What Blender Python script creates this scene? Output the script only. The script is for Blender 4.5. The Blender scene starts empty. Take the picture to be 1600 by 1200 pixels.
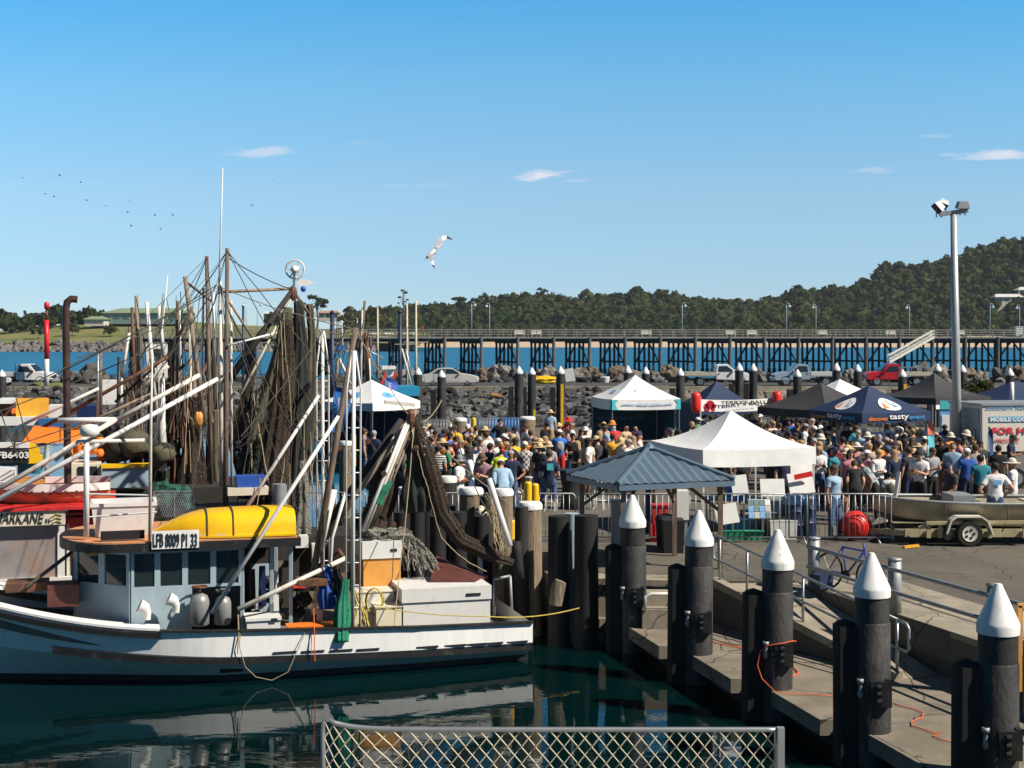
import bpy, math, random
import numpy as np
from mathutils import Vector, Matrix, noise as mnoise
random.seed(7)
RNG = np.random.default_rng(7)
SC = bpy.context.scene
COL = SC.collection
F, HC, CXP, HYP = 2222.0, 6.0, 800.0, 525.0      # focal length in photo pixels, eye height, principal column, horizon row
R = math.radians
def at(px, py, Y): return Vector(((px-CXP)*Y/F, Y, HC+(HYP-py)*Y/F))
def gnd(px, py, z): return at(px, py, F*(HC-z)/(py-HYP))
def V(*a): return Vector(a)
MATS = {}
def new_mat(name):
    m = bpy.data.materials.new(name); m.use_nodes = True
    nt = m.node_tree; b = nt.nodes['Principled BSDF']
    return m, nt, b
def mat(name, col, rough=0.6, metal=0.0, var=0.12, scale=6.0, col2=None, thr=0.55, soft=0.12, scale2=2.5, bump=0.0, bscale=30.0, alpha=None, spec=0.5, trans=0.0, coord='Object', stretch=None):
    """One painted / weathered surface: base colour with a little mottling, optional patches of a second colour, optional bump."""
    if name in MATS: return MATS[name]
    m, nt, b = new_mat(name); N = nt.nodes; L = nt.links
    tc = N.new('ShaderNodeTexCoord'); src = tc.outputs[coord] if coord != 'World' else N.new('ShaderNodeNewGeometry').outputs['Position']
    if stretch:
        mp = N.new('ShaderNodeMapping'); mp.inputs['Scale'].default_value = stretch
        L.new(src, mp.inputs['Vector']); src = mp.outputs['Vector']
    n1 = N.new('ShaderNodeTexNoise'); n1.inputs['Scale'].default_value = scale; n1.inputs['Detail'].default_value = 5
    L.new(src, n1.inputs['Vector'])
    mr = N.new('ShaderNodeMapRange'); mr.inputs['From Min'].default_value = 0.25; mr.inputs['From Max'].default_value = 0.75
    mr.inputs['To Min'].default_value = 1-var; mr.inputs['To Max'].default_value = 1+var
    L.new(n1.outputs['Fac'], mr.inputs['Value'])
    mul = N.new('ShaderNodeMix'); mul.data_type = 'RGBA'; mul.blend_type = 'MULTIPLY'; mul.inputs['Factor'].default_value = 1
    cmb = N.new('ShaderNodeCombineColor')
    for i in range(3): L.new(mr.outputs['Result'], cmb.inputs[i])
    mul.inputs[6].default_value = (*col, 1); L.new(cmb.outputs['Color'], mul.inputs[7])
    out = mul.outputs[2]
    if col2:
        n2 = N.new('ShaderNodeTexNoise'); n2.inputs['Scale'].default_value = scale2; n2.inputs['Detail'].default_value = 7; n2.inputs['Roughness'].default_value = 0.65
        L.new(src, n2.inputs['Vector'])
        m2 = N.new('ShaderNodeMapRange'); m2.inputs['From Min'].default_value = thr-soft; m2.inputs['From Max'].default_value = thr+soft
        L.new(n2.outputs['Fac'], m2.inputs['Value'])
        mx = N.new('ShaderNodeMix'); mx.data_type = 'RGBA'; L.new(m2.outputs['Result'], mx.inputs['Factor'])
        L.new(out, mx.inputs[6]); mx.inputs[7].default_value = (*col2, 1); out = mx.outputs[2]
    L.new(out, b.inputs['Base Color'])
    b.inputs['Roughness'].default_value = rough; b.inputs['Metallic'].default_value = metal
    b.inputs['Specular IOR Level'].default_value = spec
    if trans: b.inputs['Transmission Weight'].default_value = trans
    if alpha is not None: b.inputs['Alpha'].default_value = alpha
    if bump:
        n3 = N.new('ShaderNodeTexNoise'); n3.inputs['Scale'].default_value = bscale; n3.inputs['Detail'].default_value = 6
        L.new(src, n3.inputs['Vector'])
        bp = N.new('ShaderNodeBump'); bp.inputs['Strength'].default_value = bump; bp.inputs['Distance'].default_value = 0.05
        L.new(n3.outputs['Fac'], bp.inputs['Height']); L.new(bp.outputs['Normal'], b.inputs['Normal'])
    MATS[name] = m
    return m
def net_mat(name, col, hole=0.45, scale=40.0, col2=None):
    """Knotted fishing net: a fine open mesh, uneven in density."""
    if name in MATS: return MATS[name]
    m, nt, b = new_mat(name); N = nt.nodes; L = nt.links
    tc = N.new('ShaderNodeTexCoord')
    n1 = N.new('ShaderNodeTexNoise'); n1.inputs['Scale'].default_value = scale; n1.inputs['Detail'].default_value = 4
    mp = N.new('ShaderNodeMapping'); mp.inputs['Scale'].default_value = (1, 1, 0.35)
    L.new(tc.outputs['Object'], mp.inputs['Vector']); L.new(mp.outputs['Vector'], n1.inputs['Vector'])
    th = N.new('ShaderNodeMath'); th.operation = 'GREATER_THAN'; th.inputs[1].default_value = hole
    L.new(n1.outputs['Fac'], th.inputs[0]); L.new(th.outputs[0], b.inputs['Alpha'])
    n2 = N.new('ShaderNodeTexNoise'); n2.inputs['Scale'].default_value = 2.0; n2.inputs['Detail'].default_value = 6
    L.new(mp.outputs['Vector'], n2.inputs['Vector'])
    cr = N.new('ShaderNodeMix'); cr.data_type = 'RGBA'; L.new(n2.outputs['Fac'], cr.inputs['Factor'])
    c2 = col2 or tuple(c*0.45 for c in col)
    cr.inputs[6].default_value = (*c2, 1); cr.inputs[7].default_value = (*col, 1)
    L.new(cr.outputs[2], b.inputs['Base Color']); b.inputs['Roughness'].default_value = 0.9
    MATS[name] = m
    return m
def glass_mat(name, col=(0.02, 0.03, 0.035), rough=0.04):
    return mat(name, col, rough=rough, var=0.05, spec=0.9)
def ground_mat(name, c1, c2, dark, sc_, crack):
    """trodden ground: broad pale and dark wear, oil spots, hairline cracks"""
    if name in MATS: return MATS[name]
    m, nt, b = new_mat(name); N = nt.nodes; L = nt.links; g = N.new('ShaderNodeNewGeometry').outputs['Position']
    def noise_(s, d, lo, hi):
        n = N.new('ShaderNodeTexNoise'); n.inputs['Scale'].default_value = s; n.inputs['Detail'].default_value = d; n.inputs['Roughness'].default_value = .65; L.new(g, n.inputs['Vector'])
        r = N.new('ShaderNodeMapRange'); r.inputs['From Min'].default_value = lo; r.inputs['From Max'].default_value = hi; L.new(n.outputs['Fac'], r.inputs['Value']); return r.outputs['Result'], n
    def mix(f, a, c):
        x = N.new('ShaderNodeMix'); x.data_type = 'RGBA'; L.new(f, x.inputs['Factor'])
        if isinstance(a, tuple): x.inputs[6].default_value = (*a, 1)
        else: L.new(a, x.inputs[6])
        x.inputs[7].default_value = (*c, 1); return x.outputs[2]
    o = mix(noise_(sc_*2.2, 6, .38, .66)[0], c1, c2)
    o = mix(noise_(sc_*7, 4, .60, .70)[0], o, tuple((p+q)/2 for p, q in zip(c1, dark)))
    o = mix(noise_(2.3, 3, .66, .72)[0], o, dark)
    f, fn_ = noise_(38, 3, .30, .72); o = mix(f, o, tuple(q*1.15 for q in c1)) if False else o
    w = N.new('ShaderNodeTexNoise'); w.inputs['Scale'].default_value = 1.1; L.new(g, w.inputs['Vector'])
    vm = N.new('ShaderNodeVectorMath'); vm.operation = 'MULTIPLY_ADD'; L.new(w.outputs['Color'], vm.inputs[0]); vm.inputs[1].default_value = (.9, .9, 0); L.new(g, vm.inputs[2])
    v = N.new('ShaderNodeTexVoronoi'); v.feature = 'DISTANCE_TO_EDGE'; v.inputs['Scale'].default_value = .42; L.new(vm.outputs[0], v.inputs['Vector'])
    lt = N.new('ShaderNodeMath'); lt.operation = 'LESS_THAN'; lt.inputs[1].default_value = crack; L.new(v.outputs['Distance'], lt.inputs[0]); o = mix(lt.outputs[0], o, tuple(q*.8 for q in dark))
    L.new(o, b.inputs['Base Color']); b.inputs['Roughness'].default_value = .9
    bp = N.new('ShaderNodeBump'); bp.inputs['Strength'].default_value = .35; bp.inputs['Distance'].default_value = .02; L.new(fn_.outputs['Fac'], bp.inputs['Height']); L.new(bp.outputs['Normal'], b.inputs['Normal'])
    MATS[name] = m; return m
M = {}
def defmats():
    M['white'] = mat('white paint', (0.72, 0.72, 0.70), 0.45, var=0.06, col2=(0.46, 0.42, 0.36), thr=0.68, scale2=3)
    M['hullwhite'] = mat('white hull paint', (0.87, 0.88, 0.87), 0.4, var=0.07, scale=5, col2=(0.50, 0.34, 0.20), thr=0.70, soft=0.09, scale2=2.6, stretch=(1.6, 1.6, 0.22), bump=0.16, bscale=3)
    M['offwhite'] = mat('off white paint', (0.68, 0.65, 0.58), 0.5, var=0.1, col2=(0.34, 0.22, 0.13), thr=0.66, scale2=4)
    M['cream'] = mat('cream board', (0.72, 0.66, 0.50), 0.55, var=0.05)
    M['cap'] = mat('white pile cap plastic', (0.78, 0.79, 0.78), 0.5, var=0.05, scale=3, col2=(0.50, 0.46, 0.38), thr=0.63, soft=.10, scale2=3.2, coord='World', stretch=(2.2, 2.2, .5))
    M['sleeve'] = mat('black pile sleeve', (0.024, 0.024, 0.025), 0.62, var=0.25, scale=9, col2=(0.075, 0.07, 0.065), thr=0.60, scale2=3, bump=0.25, bscale=22, coord='World', stretch=(1, 1, .45))
    M['rubber'] = mat('black rubber', (0.010, 0.010, 0.011), 0.8, var=0.2)
    M['blackpaint'] = mat('black paint', (0.015, 0.015, 0.017), 0.5, var=0.2, col2=(0.10, 0.085, 0.07), thr=0.68, scale2=5)
    M['wheelblue'] = mat('pale blue grey paint', (0.34, 0.44, 0.50), 0.5, var=0.06, col2=(0.30, 0.26, 0.22), thr=0.66, soft=.08, scale2=4, stretch=(2, 2, .4), bump=.15, bscale=4)
    M['orangedeck'] = mat('faded orange roof paint', (0.62, 0.25, 0.10), 0.6, var=0.15, col2=(0.45, 0.30, 0.2), thr=0.6)
    M['orange'] = mat('bright orange tarp', (0.85, 0.20, 0.02), 0.55, var=0.12, bump=0.2, bscale=5)
    M['orangebox'] = mat('ochre orange paint', (0.72, 0.33, 0.07), 0.5, var=0.1, col2=(0.45, 0.22, 0.08), thr=0.66)
    M['amber'] = mat('amber board', (0.86, 0.42, 0.04), 0.5, var=0.12)
    M['yellow'] = mat('yellow gelcoat', (0.86, 0.50, 0.01), 0.3, var=0.06, col2=(0.70, 0.42, 0.04), thr=0.68)
    M['yellowpaint'] = mat('yellow bollard paint', (0.85, 0.50, 0.01), 0.45, var=0.08)
    M['red'] = mat('red paint', (0.62, 0.03, 0.03), 0.45, var=0.1)
    M['redball'] = mat('red buoy vinyl', (0.75, 0.03, 0.02), 0.4, var=0.08, col2=(0.5, 0.02, 0.02), thr=0.62)
    M['teal'] = mat('teal paint', (0.02, 0.22, 0.27), 0.45, var=0.12)
    M['bluepaint'] = mat('blue paint', (0.03, 0.13, 0.32), 0.45, var=0.1)
    M['tealcab'] = mat('turquoise blue paint', (0.02, 0.25, 0.45), 0.45, var=0.08)
    M['navy'] = mat('navy steel paint', (0.008, 0.02, 0.09), 0.45, var=0.15)
    M['rust'] = mat('rusty steel', (0.10, 0.05, 0.035), 0.7, 0.2, var=0.3, scale=12, col2=(0.24, 0.10, 0.04), thr=0.55, scale2=5)
    M['exhaust'] = mat('brown exhaust steel', (0.09, 0.05, 0.045), 0.42, 0.5, var=0.2, col2=(0.16, 0.08, 0.05), thr=0.6)
    M['wood'] = mat('weathered grey timber', (0.20, 0.16, 0.12), 0.85, var=0.3, scale=10, stretch=(6, 6, 0.6), bump=0.4, bscale=12)
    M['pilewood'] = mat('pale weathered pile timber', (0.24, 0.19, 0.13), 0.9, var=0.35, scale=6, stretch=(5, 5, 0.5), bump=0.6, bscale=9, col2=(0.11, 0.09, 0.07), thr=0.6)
    M['darkwood'] = mat('blackish timber', (0.025, 0.022, 0.02), 0.8, var=0.3, stretch=(5, 5, 0.6), bump=0.4, bscale=10)  # near-black timber, also used on boxes and panels standing in for darkness
    M['mast'] = mat('brown grey mast timber', (0.13, 0.09, 0.065), 0.75, var=0.3, scale=8, stretch=(5, 5, 0.5), col2=(0.26, 0.21, 0.16), thr=0.6, scale2=2)
    M['mast2'] = mat('grey brown spar paint', (0.28, 0.22, 0.16), 0.7, var=0.3, scale=8, stretch=(4, 4, 0.5), col2=(0.14, 0.07, 0.04), thr=0.6, scale2=3)
    M['varnish'] = mat('varnished planks', (0.60, 0.31, 0.14), 0.35, var=0.25, scale=5, stretch=(0.5, 3, 8))
    M['hatch'] = mat('red brown hatch', (0.10, 0.03, 0.022), 0.6, var=0.25)
    M['rope'] = mat('hemp rope', (0.36, 0.29, 0.18), 0.9, var=0.3, scale=20)
    M['paleline'] = mat('pale line', (0.55, 0.50, 0.38), 0.9, var=0.2)
    M['greyrope'] = mat('dark rope', (0.07, 0.065, 0.055), 0.9, var=0.3)
    M['yellowrope'] = mat('yellow rope', (0.55, 0.42, 0.08), 0.85, var=0.2)
    M['orangerope'] = mat('orange cord', (0.80, 0.13, 0.03), 0.7, var=0.1)
    M['greenrope'] = mat('green twine', (0.02, 0.28, 0.16), 0.85, var=0.2)
    M['galv'] = mat('galvanised steel', (0.36, 0.38, 0.40), 0.42, 0.65, var=0.15, scale=14)
    M['galvdull'] = mat('dull galvanised steel', (0.30, 0.32, 0.33), 0.55, 0.35, var=0.15, scale=10)
    M['alu'] = mat('bare aluminium', (0.42, 0.37, 0.26), 0.5, 0.45, var=0.18, scale=3, col2=(0.24, 0.2, 0.13), thr=0.6)
    M['trailer'] = mat('tan trailer paint', (0.42, 0.36, 0.22), 0.55, 0.1, var=0.15, col2=(0.2, 0.13, 0.07), thr=0.68)
    M['steelgrey'] = mat('light pole steel', (0.42, 0.44, 0.45), 0.5, 0.4, var=0.08)
    M['glass'] = glass_mat('dark window glass')
    M['chrome'] = mat('bright metal', (0.6, 0.6, 0.6), 0.25, 0.9, var=0.05)
    M['tarp'] = mat('white canvas', (0.81, 0.81, 0.80), 0.75, var=0.05, scale=2, bump=.55, bscale=1.6)
    M['tarpnavy'] = mat('navy canvas', (0.010, 0.028, 0.085), 0.7, var=0.2, bump=.5, bscale=1.8)
    M['tarpcharcoal'] = mat('charcoal canvas', (0.035, 0.036, 0.040), 0.75, var=0.2, bump=.5, bscale=1.8)
    M['tarpblue'] = mat('blue canvas', (0.02, 0.16, 0.50), 0.65, var=0.08)
    M['teal_wall'] = mat('dark teal canvas', (0.005, 0.07, 0.12), 0.7, var=0.2, scale=2)
    M['aqua'] = mat('aqua print', (0.08, 0.55, 0.62), 0.6, var=0.05)
    M['skyprint'] = mat('light blue print', (0.18, 0.42, 0.72), 0.6, var=0.05)
    M['roofsteel'] = mat('blue grey roof steel', (0.125, 0.185, 0.245), 0.4, 0.25, var=0.08, scale=3)
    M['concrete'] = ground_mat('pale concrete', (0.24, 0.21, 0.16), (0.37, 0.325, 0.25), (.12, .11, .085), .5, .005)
    M['concdark'] = mat('stained concrete in painted shade', (0.10, 0.085, 0.065), 0.9, var=0.25, scale=3, col2=(0.06, 0.055, 0.045), thr=0.55, scale2=1.5, bump=0.3, bscale=20)  # concrete darkened for the shaded wall faces; the patches are stains
    M['pontoon'] = ground_mat('pontoon concrete', (0.165, 0.142, 0.108), (0.26, 0.225, 0.172), (.06, .052, .042), .55, .005)
    M['asphalt'] = ground_mat('quay asphalt', (0.092, 0.083, 0.069), (0.145, 0.127, 0.10), (.045, .04, .034), .16, .006)
    M['road'] = mat('breakwater asphalt', (0.055, 0.055, 0.055), 0.9, var=0.2, scale=1)
    M['rock'] = mat('dark basalt rock', (0.11, 0.105, 0.10), 0.9, var=0.45, scale=0.8, col2=(0.26, 0.24, 0.21), thr=0.6, scale2=0.7, bump=0.6, bscale=5)
    M['rockfar'] = mat('shore rock', (0.13, 0.12, 0.115), 0.9, var=0.4, scale=0.3, col2=(0.22, 0.2, 0.18), thr=0.6, scale2=0.2)
    M['rockbrown'] = mat('brown boulder', (0.155, 0.118, 0.08), 0.9, var=0.35, scale=1.2, col2=(0.12, 0.10, 0.08), thr=0.55, bump=0.6, bscale=4)
    M['rockgrey'] = mat('grey boulder', (0.17, 0.16, 0.145), 0.9, var=0.35, scale=1.2, col2=(0.30, 0.28, 0.25), thr=0.6, bump=0.6, bscale=4)
    M['masonry'] = None
    M['sand'] = mat('beach sand', (0.50, 0.38, 0.26), 0.95, var=0.1, scale=0.05, stretch=(0.3, 1, 1))
    M['grassfar'] = mat('mown headland grass', (0.13, 0.155, 0.035), 0.95, var=0.3, scale=0.06, col2=(0.23, 0.18, 0.07), thr=0.58, scale2=0.03)
    M['jettywood'] = mat('dark jetty timber', (0.026, 0.026, 0.027), 0.85, var=0.3, scale=1.5)
    M['jettypale'] = mat('sunlit toned jetty pile', (0.12, 0.115, 0.11), 0.8, var=0.25, scale=1)  # paler tone painted for the sunlit front pile of each bent
    M['jettydeck'] = mat('grey jetty deck timber', (0.22, 0.205, 0.18), 0.85, var=0.2, scale=0.6)
    M['bluewhite'] = mat('pale blue lamp paint', (0.55, 0.66, 0.72), 0.4, var=0.05)
    M['lampglass'] = mat('clear lamp bowl', (0.75, 0.8, 0.82), 0.15, var=0.02)
    M['plastic_white'] = mat('white polyethylene', (0.74, 0.71, 0.70), 0.5, var=0.06, col2=(0.5, 0.42, 0.38), thr=0.68)
    M['gascyl'] = mat('grey gas cylinder paint', (0.26, 0.27, 0.27), 0.4, 0.2, var=0.1, col2=(0.25, 0.15, 0.1), thr=0.68, scale2=8)
    M['clear'] = mat('scratched clear vinyl', (0.40, 0.38, 0.38), 0.35, alpha=.62, var=0.25, scale=2, col2=(0.48, 0.30, 0.2), thr=0.58, scale2=1.5)
    M['bark'] = mat('bark', (0.12, 0.09, 0.07), 0.9, var=0.3)
    M['skin'] = mat('light skin', (0.55, 0.30, 0.20), 0.55, var=0.05)
    M['skintan'] = mat('tanned skin', (0.40, 0.20, 0.12), 0.55, var=0.05)
    M['skinbrown'] = mat('brown skin', (0.20, 0.10, 0.06), 0.55, var=0.05)
    M['text_black'] = mat('black lettering', (0.02, 0.02, 0.025), 0.6, var=0.02)
    M['text_white'] = mat('white lettering', (0.85, 0.85, 0.85), 0.6, var=0.02)
    M['text_red'] = mat('red lettering', (0.65, 0.02, 0.05), 0.6, var=0.02)
    M['text_blue'] = mat('blue lettering', (0.06, 0.30, 0.62), 0.6, var=0.02)
    M['text_orange'] = mat('orange lettering', (0.85, 0.22, 0.02), 0.6, var=0.02)
    M['text_grey'] = mat('grey lettering', (0.45, 0.47, 0.5), 0.6, var=0.02)
    M['text_teal'] = mat('muted teal lettering', (0.10, 0.22, 0.30), 0.6, var=0.02)
    M['text_gold'] = mat('gold emblem paint', (0.5, 0.36, 0.12), 0.6, var=0.02)
    M['bird'] = mat('white feathers', (0.80, 0.78, 0.76), 0.8, var=0.03)
    M['birdgrey'] = mat('grey wing feathers', (0.30, 0.32, 0.36), 0.8, var=0.1)
    M['birddark'] = mat('dark feathers', (0.04, 0.04, 0.045), 0.8, var=0.1)
    M['beak'] = mat('red beak', (0.6, 0.06, 0.03), 0.5, var=0.02)
    M['net'] = net_mat('olive brown net', (0.15, 0.132, 0.085), 0.37, 38, (0.045, 0.04, 0.028))
    M['netdense'] = net_mat('dense brown net', (0.068, 0.045, 0.030), 0.42, 50, (0.016, 0.012, 0.009))
    M['netblack'] = net_mat('black net', (0.03, 0.034, 0.03), 0.36, 45)
    M['netgrey'] = net_mat('grey monofilament net', (0.30, 0.29, 0.25), 0.44, 50)
    M['netgreen'] = net_mat('green trawl net', (0.02, 0.25, 0.15), 0.38, 50)
    M['foliage'] = None
class MB:
    def __init__(s): s.v = []; s.f = []; s.m = []; s.cur = 0
    def mi(s, i): s.cur = i; return s
    def add(s, verts, faces):
        o = len(s.v); s.v.extend([tuple(p) for p in verts])
        for f in faces: s.f.append(tuple(o+i for i in f)); s.m.append(s.cur)
        return s
    def box(s, c, size, rot=None, taper=1.0):
        c = Vector(c); hx, hy, hz = size[0]/2, size[1]/2, size[2]/2
        vs = []
        for z in (-hz, hz):
            k = taper if z > 0 else 1.0
            for x, y in ((-hx, -hy), (hx, -hy), (hx, hy), (-hx, hy)): vs.append(Vector((x*k, y*k, z)))
        if rot is not None: vs = [rot @ p for p in vs]
        return s.add([c+p for p in vs], [(3, 2, 1, 0), (4, 5, 6, 7), (0, 1, 5, 4), (1, 2, 6, 5), (2, 3, 7, 6), (3, 0, 4, 7)])
    def boxz(s, x, y, z0, z1, sx, sy, ang=0):
        return s.box((x, y, (z0+z1)/2), (sx, sy, z1-z0), Matrix.Rotation(ang, 3, 'Z'))
    def bar(s, p, q, w, h=None, up=(0, 0, 1)):
        p, q = Vector(p), Vector(q); h = h or w; d = q-p; l = d.length
        if l < 1e-6: return s
        x = d/l; u = Vector(up)
        if abs(x.dot(u)) > 0.98: u = Vector((0, 1, 0))
        y = u.cross(x).normalized(); z = x.cross(y)
        return s.box((p+q)/2, (l, w, h), Matrix((x, y, z)).transposed())
    def tube(s, pts, r, n=8, cap=True):
        pts = [Vector(p) for p in pts]
        rs = r if isinstance(r, (list, tuple)) else [r]*len(pts)
        rings = []; prev = None
        for i, p in enumerate(pts):
            a = pts[max(i-1, 0)]; b = pts[min(i+1, len(pts)-1)]; t = (b-a)
            t = t.normalized() if t.length > 1e-9 else Vector((0, 0, 1))
            if prev is None:
                u = Vector((1, 0, 0)) if abs(t.x) < 0.9 else Vector((0, 1, 0))
                u = (u - t*u.dot(t)).normalized()
            else:
                u = prev - t*prev.dot(t)
                u = u.normalized() if u.length > 1e-6 else prev
            prev = u; w = t.cross(u)
            rings.append([p+(u*math.cos(2*math.pi*k/n)+w*math.sin(2*math.pi*k/n))*rs[i] for k in range(n)])
        return s.loft(rings, cap)
    def loft(s, rings, cap=True, closed=True):
        n = len(rings[0]); o = len(s.v)
        for rg in rings: s.v.extend([tuple(p) for p in rg])
        for i in range(len(rings)-1):
            for k in range(n if closed else n-1):
                a = o+i*n+k; b = o+i*n+(k+1) % n
                s.f.append((a, b, b+n, a+n)); s.m.append(s.cur)
        if cap and closed:
            s.f.append(tuple(o+k for k in reversed(range(n)))); s.m.append(s.cur)
            e = o+(len(rings)-1)*n
            s.f.append(tuple(e+k for k in range(n))); s.m.append(s.cur)
        return s
    def lathe(s, prof, c=(0, 0, 0), n=20, axis=None, cap=True, sq=1.0):
        c = Vector(c); q = Vector((0, 0, 1)).rotation_difference(Vector(axis)).to_matrix() if axis is not None else Matrix.Identity(3)
        rings = [[c+q @ Vector((r*math.cos(2*math.pi*k/n), sq*r*math.sin(2*math.pi*k/n), z)) for k in range(n)] for r, z in prof]
        return s.loft(rings, cap)
    def prism(s, poly, z0, z1):
        n = len(poly); vs = [(p[0], p[1], z0) for p in poly]+[(p[0], p[1], z1) for p in poly]
        fs = [tuple(reversed(range(n))), tuple(range(n, 2*n))]+[(i, (i+1) % n, n+(i+1) % n, n+i) for i in range(n)]
        return s.add(vs, fs)
    def extrude(s, poly, off):
        """closed 3-D polygon pushed along off"""
        n = len(poly); off = Vector(off); vs = [Vector(p) for p in poly]; vs += [p+off for p in vs]
        return s.add(vs, [tuple(range(n)), tuple(reversed(range(n, 2*n)))]+[((i+1) % n, i, n+i, n+(i+1) % n) for i in range(n)])
    def quad(s, a, b, c, d): return s.add([a, b, c, d], [(0, 1, 2, 3)])
    def sheet(s, fn, nu, nv):
        vs = [fn(i/nu, j/nv) for j in range(nv+1) for i in range(nu+1)]
        fs = [(j*(nu+1)+i, j*(nu+1)+i+1, (j+1)*(nu+1)+i+1, (j+1)*(nu+1)+i) for j in range(nv) for i in range(nu)]
        return s.add(vs, fs)
    def blob(s, c, r, seed=0, rough=0.25, n=1, sc=(1, 1, 1), flat=None):
        """angular lump (rock, bag): displaced icosphere"""
        vs, fs = ICO[n]; c = Vector(c); o = Vector((seed*3.17, seed*1.71, seed*0.37)); out = []
        for p in vs:
            k = 1+rough*2*(mnoise.noise(p*1.6+o))+rough*0.8*mnoise.noise(p*4+o)
            q = Vector((p.x*sc[0], p.y*sc[1], p.z*sc[2]))*r*k
            if flat is not None and q.z < -flat: q.z = -flat
            out.append(c+q)
        return s.add(out, fs)
    def merge(s, o, mtx=None, mi=None):
        b = len(s.v)
        s.v.extend([tuple(mtx @ Vector(p)) for p in o.v] if mtx is not None else o.v)
        for f, m in zip(o.f, o.m): s.f.append(tuple(b+i for i in f)); s.m.append(m if mi is None else mi)
        return s
    def build(s, name, mats, parent=None, smooth=False, org=None, angle=None):
        if mats is None: mats = []
        if not isinstance(mats, (list, tuple)): mats = [mats]
        me = bpy.data.meshes.new(name)
        if parent is not None: o0 = ORG.get(parent.name, Vector((0, 0, 0)))
        elif org is not None: o0 = Vector(org)
        else:
            a = np.array(s.v); o0 = Vector(((a[:, 0].min()+a[:, 0].max())/2, (a[:, 1].min()+a[:, 1].max())/2, a[:, 2].min()))
        vs = np.array(s.v, dtype=np.float64)-np.array(o0)
        me.from_pydata(vs.tolist(), [], s.f)
        for m in mats: me.materials.append(m)
        if len(mats) > 1: me.polygons.foreach_set('material_index', s.m)
        if smooth:
            me.polygons.foreach_set('use_smooth', [True]*len(me.polygons))
            if angle: me.set_sharp_from_angle(angle=R(angle))
        me.validate(); me.update()
        ob = bpy.data.objects.new(name, me); COL.objects.link(ob)
        if parent is not None: ob.parent = parent; ORG[ob.name] = o0
        else: ob.location = o0; ORG[ob.name] = o0
        return ob
ORG = {}
def _ico():
    t = (1+5**.5)/2
    v = [Vector(p).normalized() for p in ((-1, t, 0), (1, t, 0), (-1, -t, 0), (1, -t, 0), (0, -1, t), (0, 1, t), (0, -1, -t), (0, 1, -t), (t, 0, -1), (t, 0, 1), (-t, 0, -1), (-t, 0, 1))]
    f = [(0, 11, 5), (0, 5, 1), (0, 1, 7), (0, 7, 10), (0, 10, 11), (1, 5, 9), (5, 11, 4), (11, 10, 2), (10, 7, 6), (7, 1, 8), (3, 9, 4), (3, 4, 2), (3, 2, 6), (3, 6, 8), (3, 8, 9), (4, 9, 5), (2, 4, 11), (6, 2, 10), (8, 6, 7), (9, 8, 1)]
    out = [(v, f)]
    for _ in range(3):
        v = list(v); c = {}; nf = []
        def mid(a, b):
            k = (min(a, b), max(a, b))
            if k not in c: c[k] = len(v); v.append((v[a]+v[b]).normalized())
            return c[k]
        for a, b, d in f:
            x, y, z = mid(a, b), mid(b, d), mid(d, a)
            nf += [(a, x, z), (b, y, x), (d, z, y), (x, y, z)]
        f = nf; out.append((v, f))
    return out
ICO = _ico()
def tag(o, label=None, cat=None, group=None, kind=None):
    if label: o['label'] = label
    if cat: o['category'] = cat
    if group: o['group'] = group
    if kind: o['kind'] = kind
    return o
def thing(name, label, cat, loc=(0, 0, 0), group=None, rz=0.0):
    o = bpy.data.objects.new(name, None); COL.objects.link(o); o.location = loc; o.rotation_euler.z = rz
    o.empty_display_size = 0.2; ORG[o.name] = Vector(loc)
    return tag(o, label, cat, group)
def solo(mb, name, mats, label, cat, group=None, smooth=False, angle=None, kind=None):
    return tag(mb.build(name, mats, None, smooth, angle=angle), label, cat, group, kind)
def copy_tree(o, loc=None, rz=None, label=None, group=None, parent=None, scale=None):
    c = o.copy(); COL.objects.link(c)
    if parent is not None: c.parent = parent
    if loc is not None: c.location = loc
    if rz is not None: c.rotation_euler.z = rz
    if scale is not None: c.scale = (scale, scale, scale)
    if label: c['label'] = label
    if group: c['group'] = group
    for ch in list(o.children): copy_tree(ch, parent=c)
    return c
def sag(p, q, drop=0.1, n=8, wob=0.0):
    p, q = Vector(p), Vector(q); out = []
    for i in range(n+1):
        t = i/n; w = p.lerp(q, t); w.z -= drop*4*t*(1-t)
        if wob: w += Vector((random.uniform(-wob, wob), random.uniform(-wob, wob), random.uniform(-wob, wob)))*(1 if 0 < i < n else 0)
        out.append(w)
    return out
FONT = None
def text_mesh(body, size, depth=0.004, shear=0.0, bold=0.0, spacing=1.0):
    """letters as flat solid shapes: returns (verts, faces) in the xy plane, lower left at 0,0 ; and width, height"""
    cu = bpy.data.curves.new('lettering', 'FONT'); cu.body = body; cu.size = size; cu.extrude = depth; cu.shear = shear; cu.offset = bold
    cu.space_character = spacing; cu.resolution_u = 3
    ob = bpy.data.objects.new('lettering', cu); COL.objects.link(ob)
    dg = bpy.context.evaluated_depsgraph_get(); me = bpy.data.meshes.new_from_object(ob.evaluated_get(dg))
    vs = [v.co.copy() for v in me.vertices]; fs = [tuple(p.vertices) for p in me.polygons]
    bpy.data.objects.remove(ob); bpy.data.curves.remove(cu); bpy.data.meshes.remove(me)
    x0 = min(v.x for v in vs); y0 = min(v.y for v in vs); x1 = max(v.x for v in vs); y1 = max(v.y for v in vs)
    return [Vector((v.x-x0, v.y-y0, v.z)) for v in vs], fs, x1-x0, y1-y0
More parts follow.
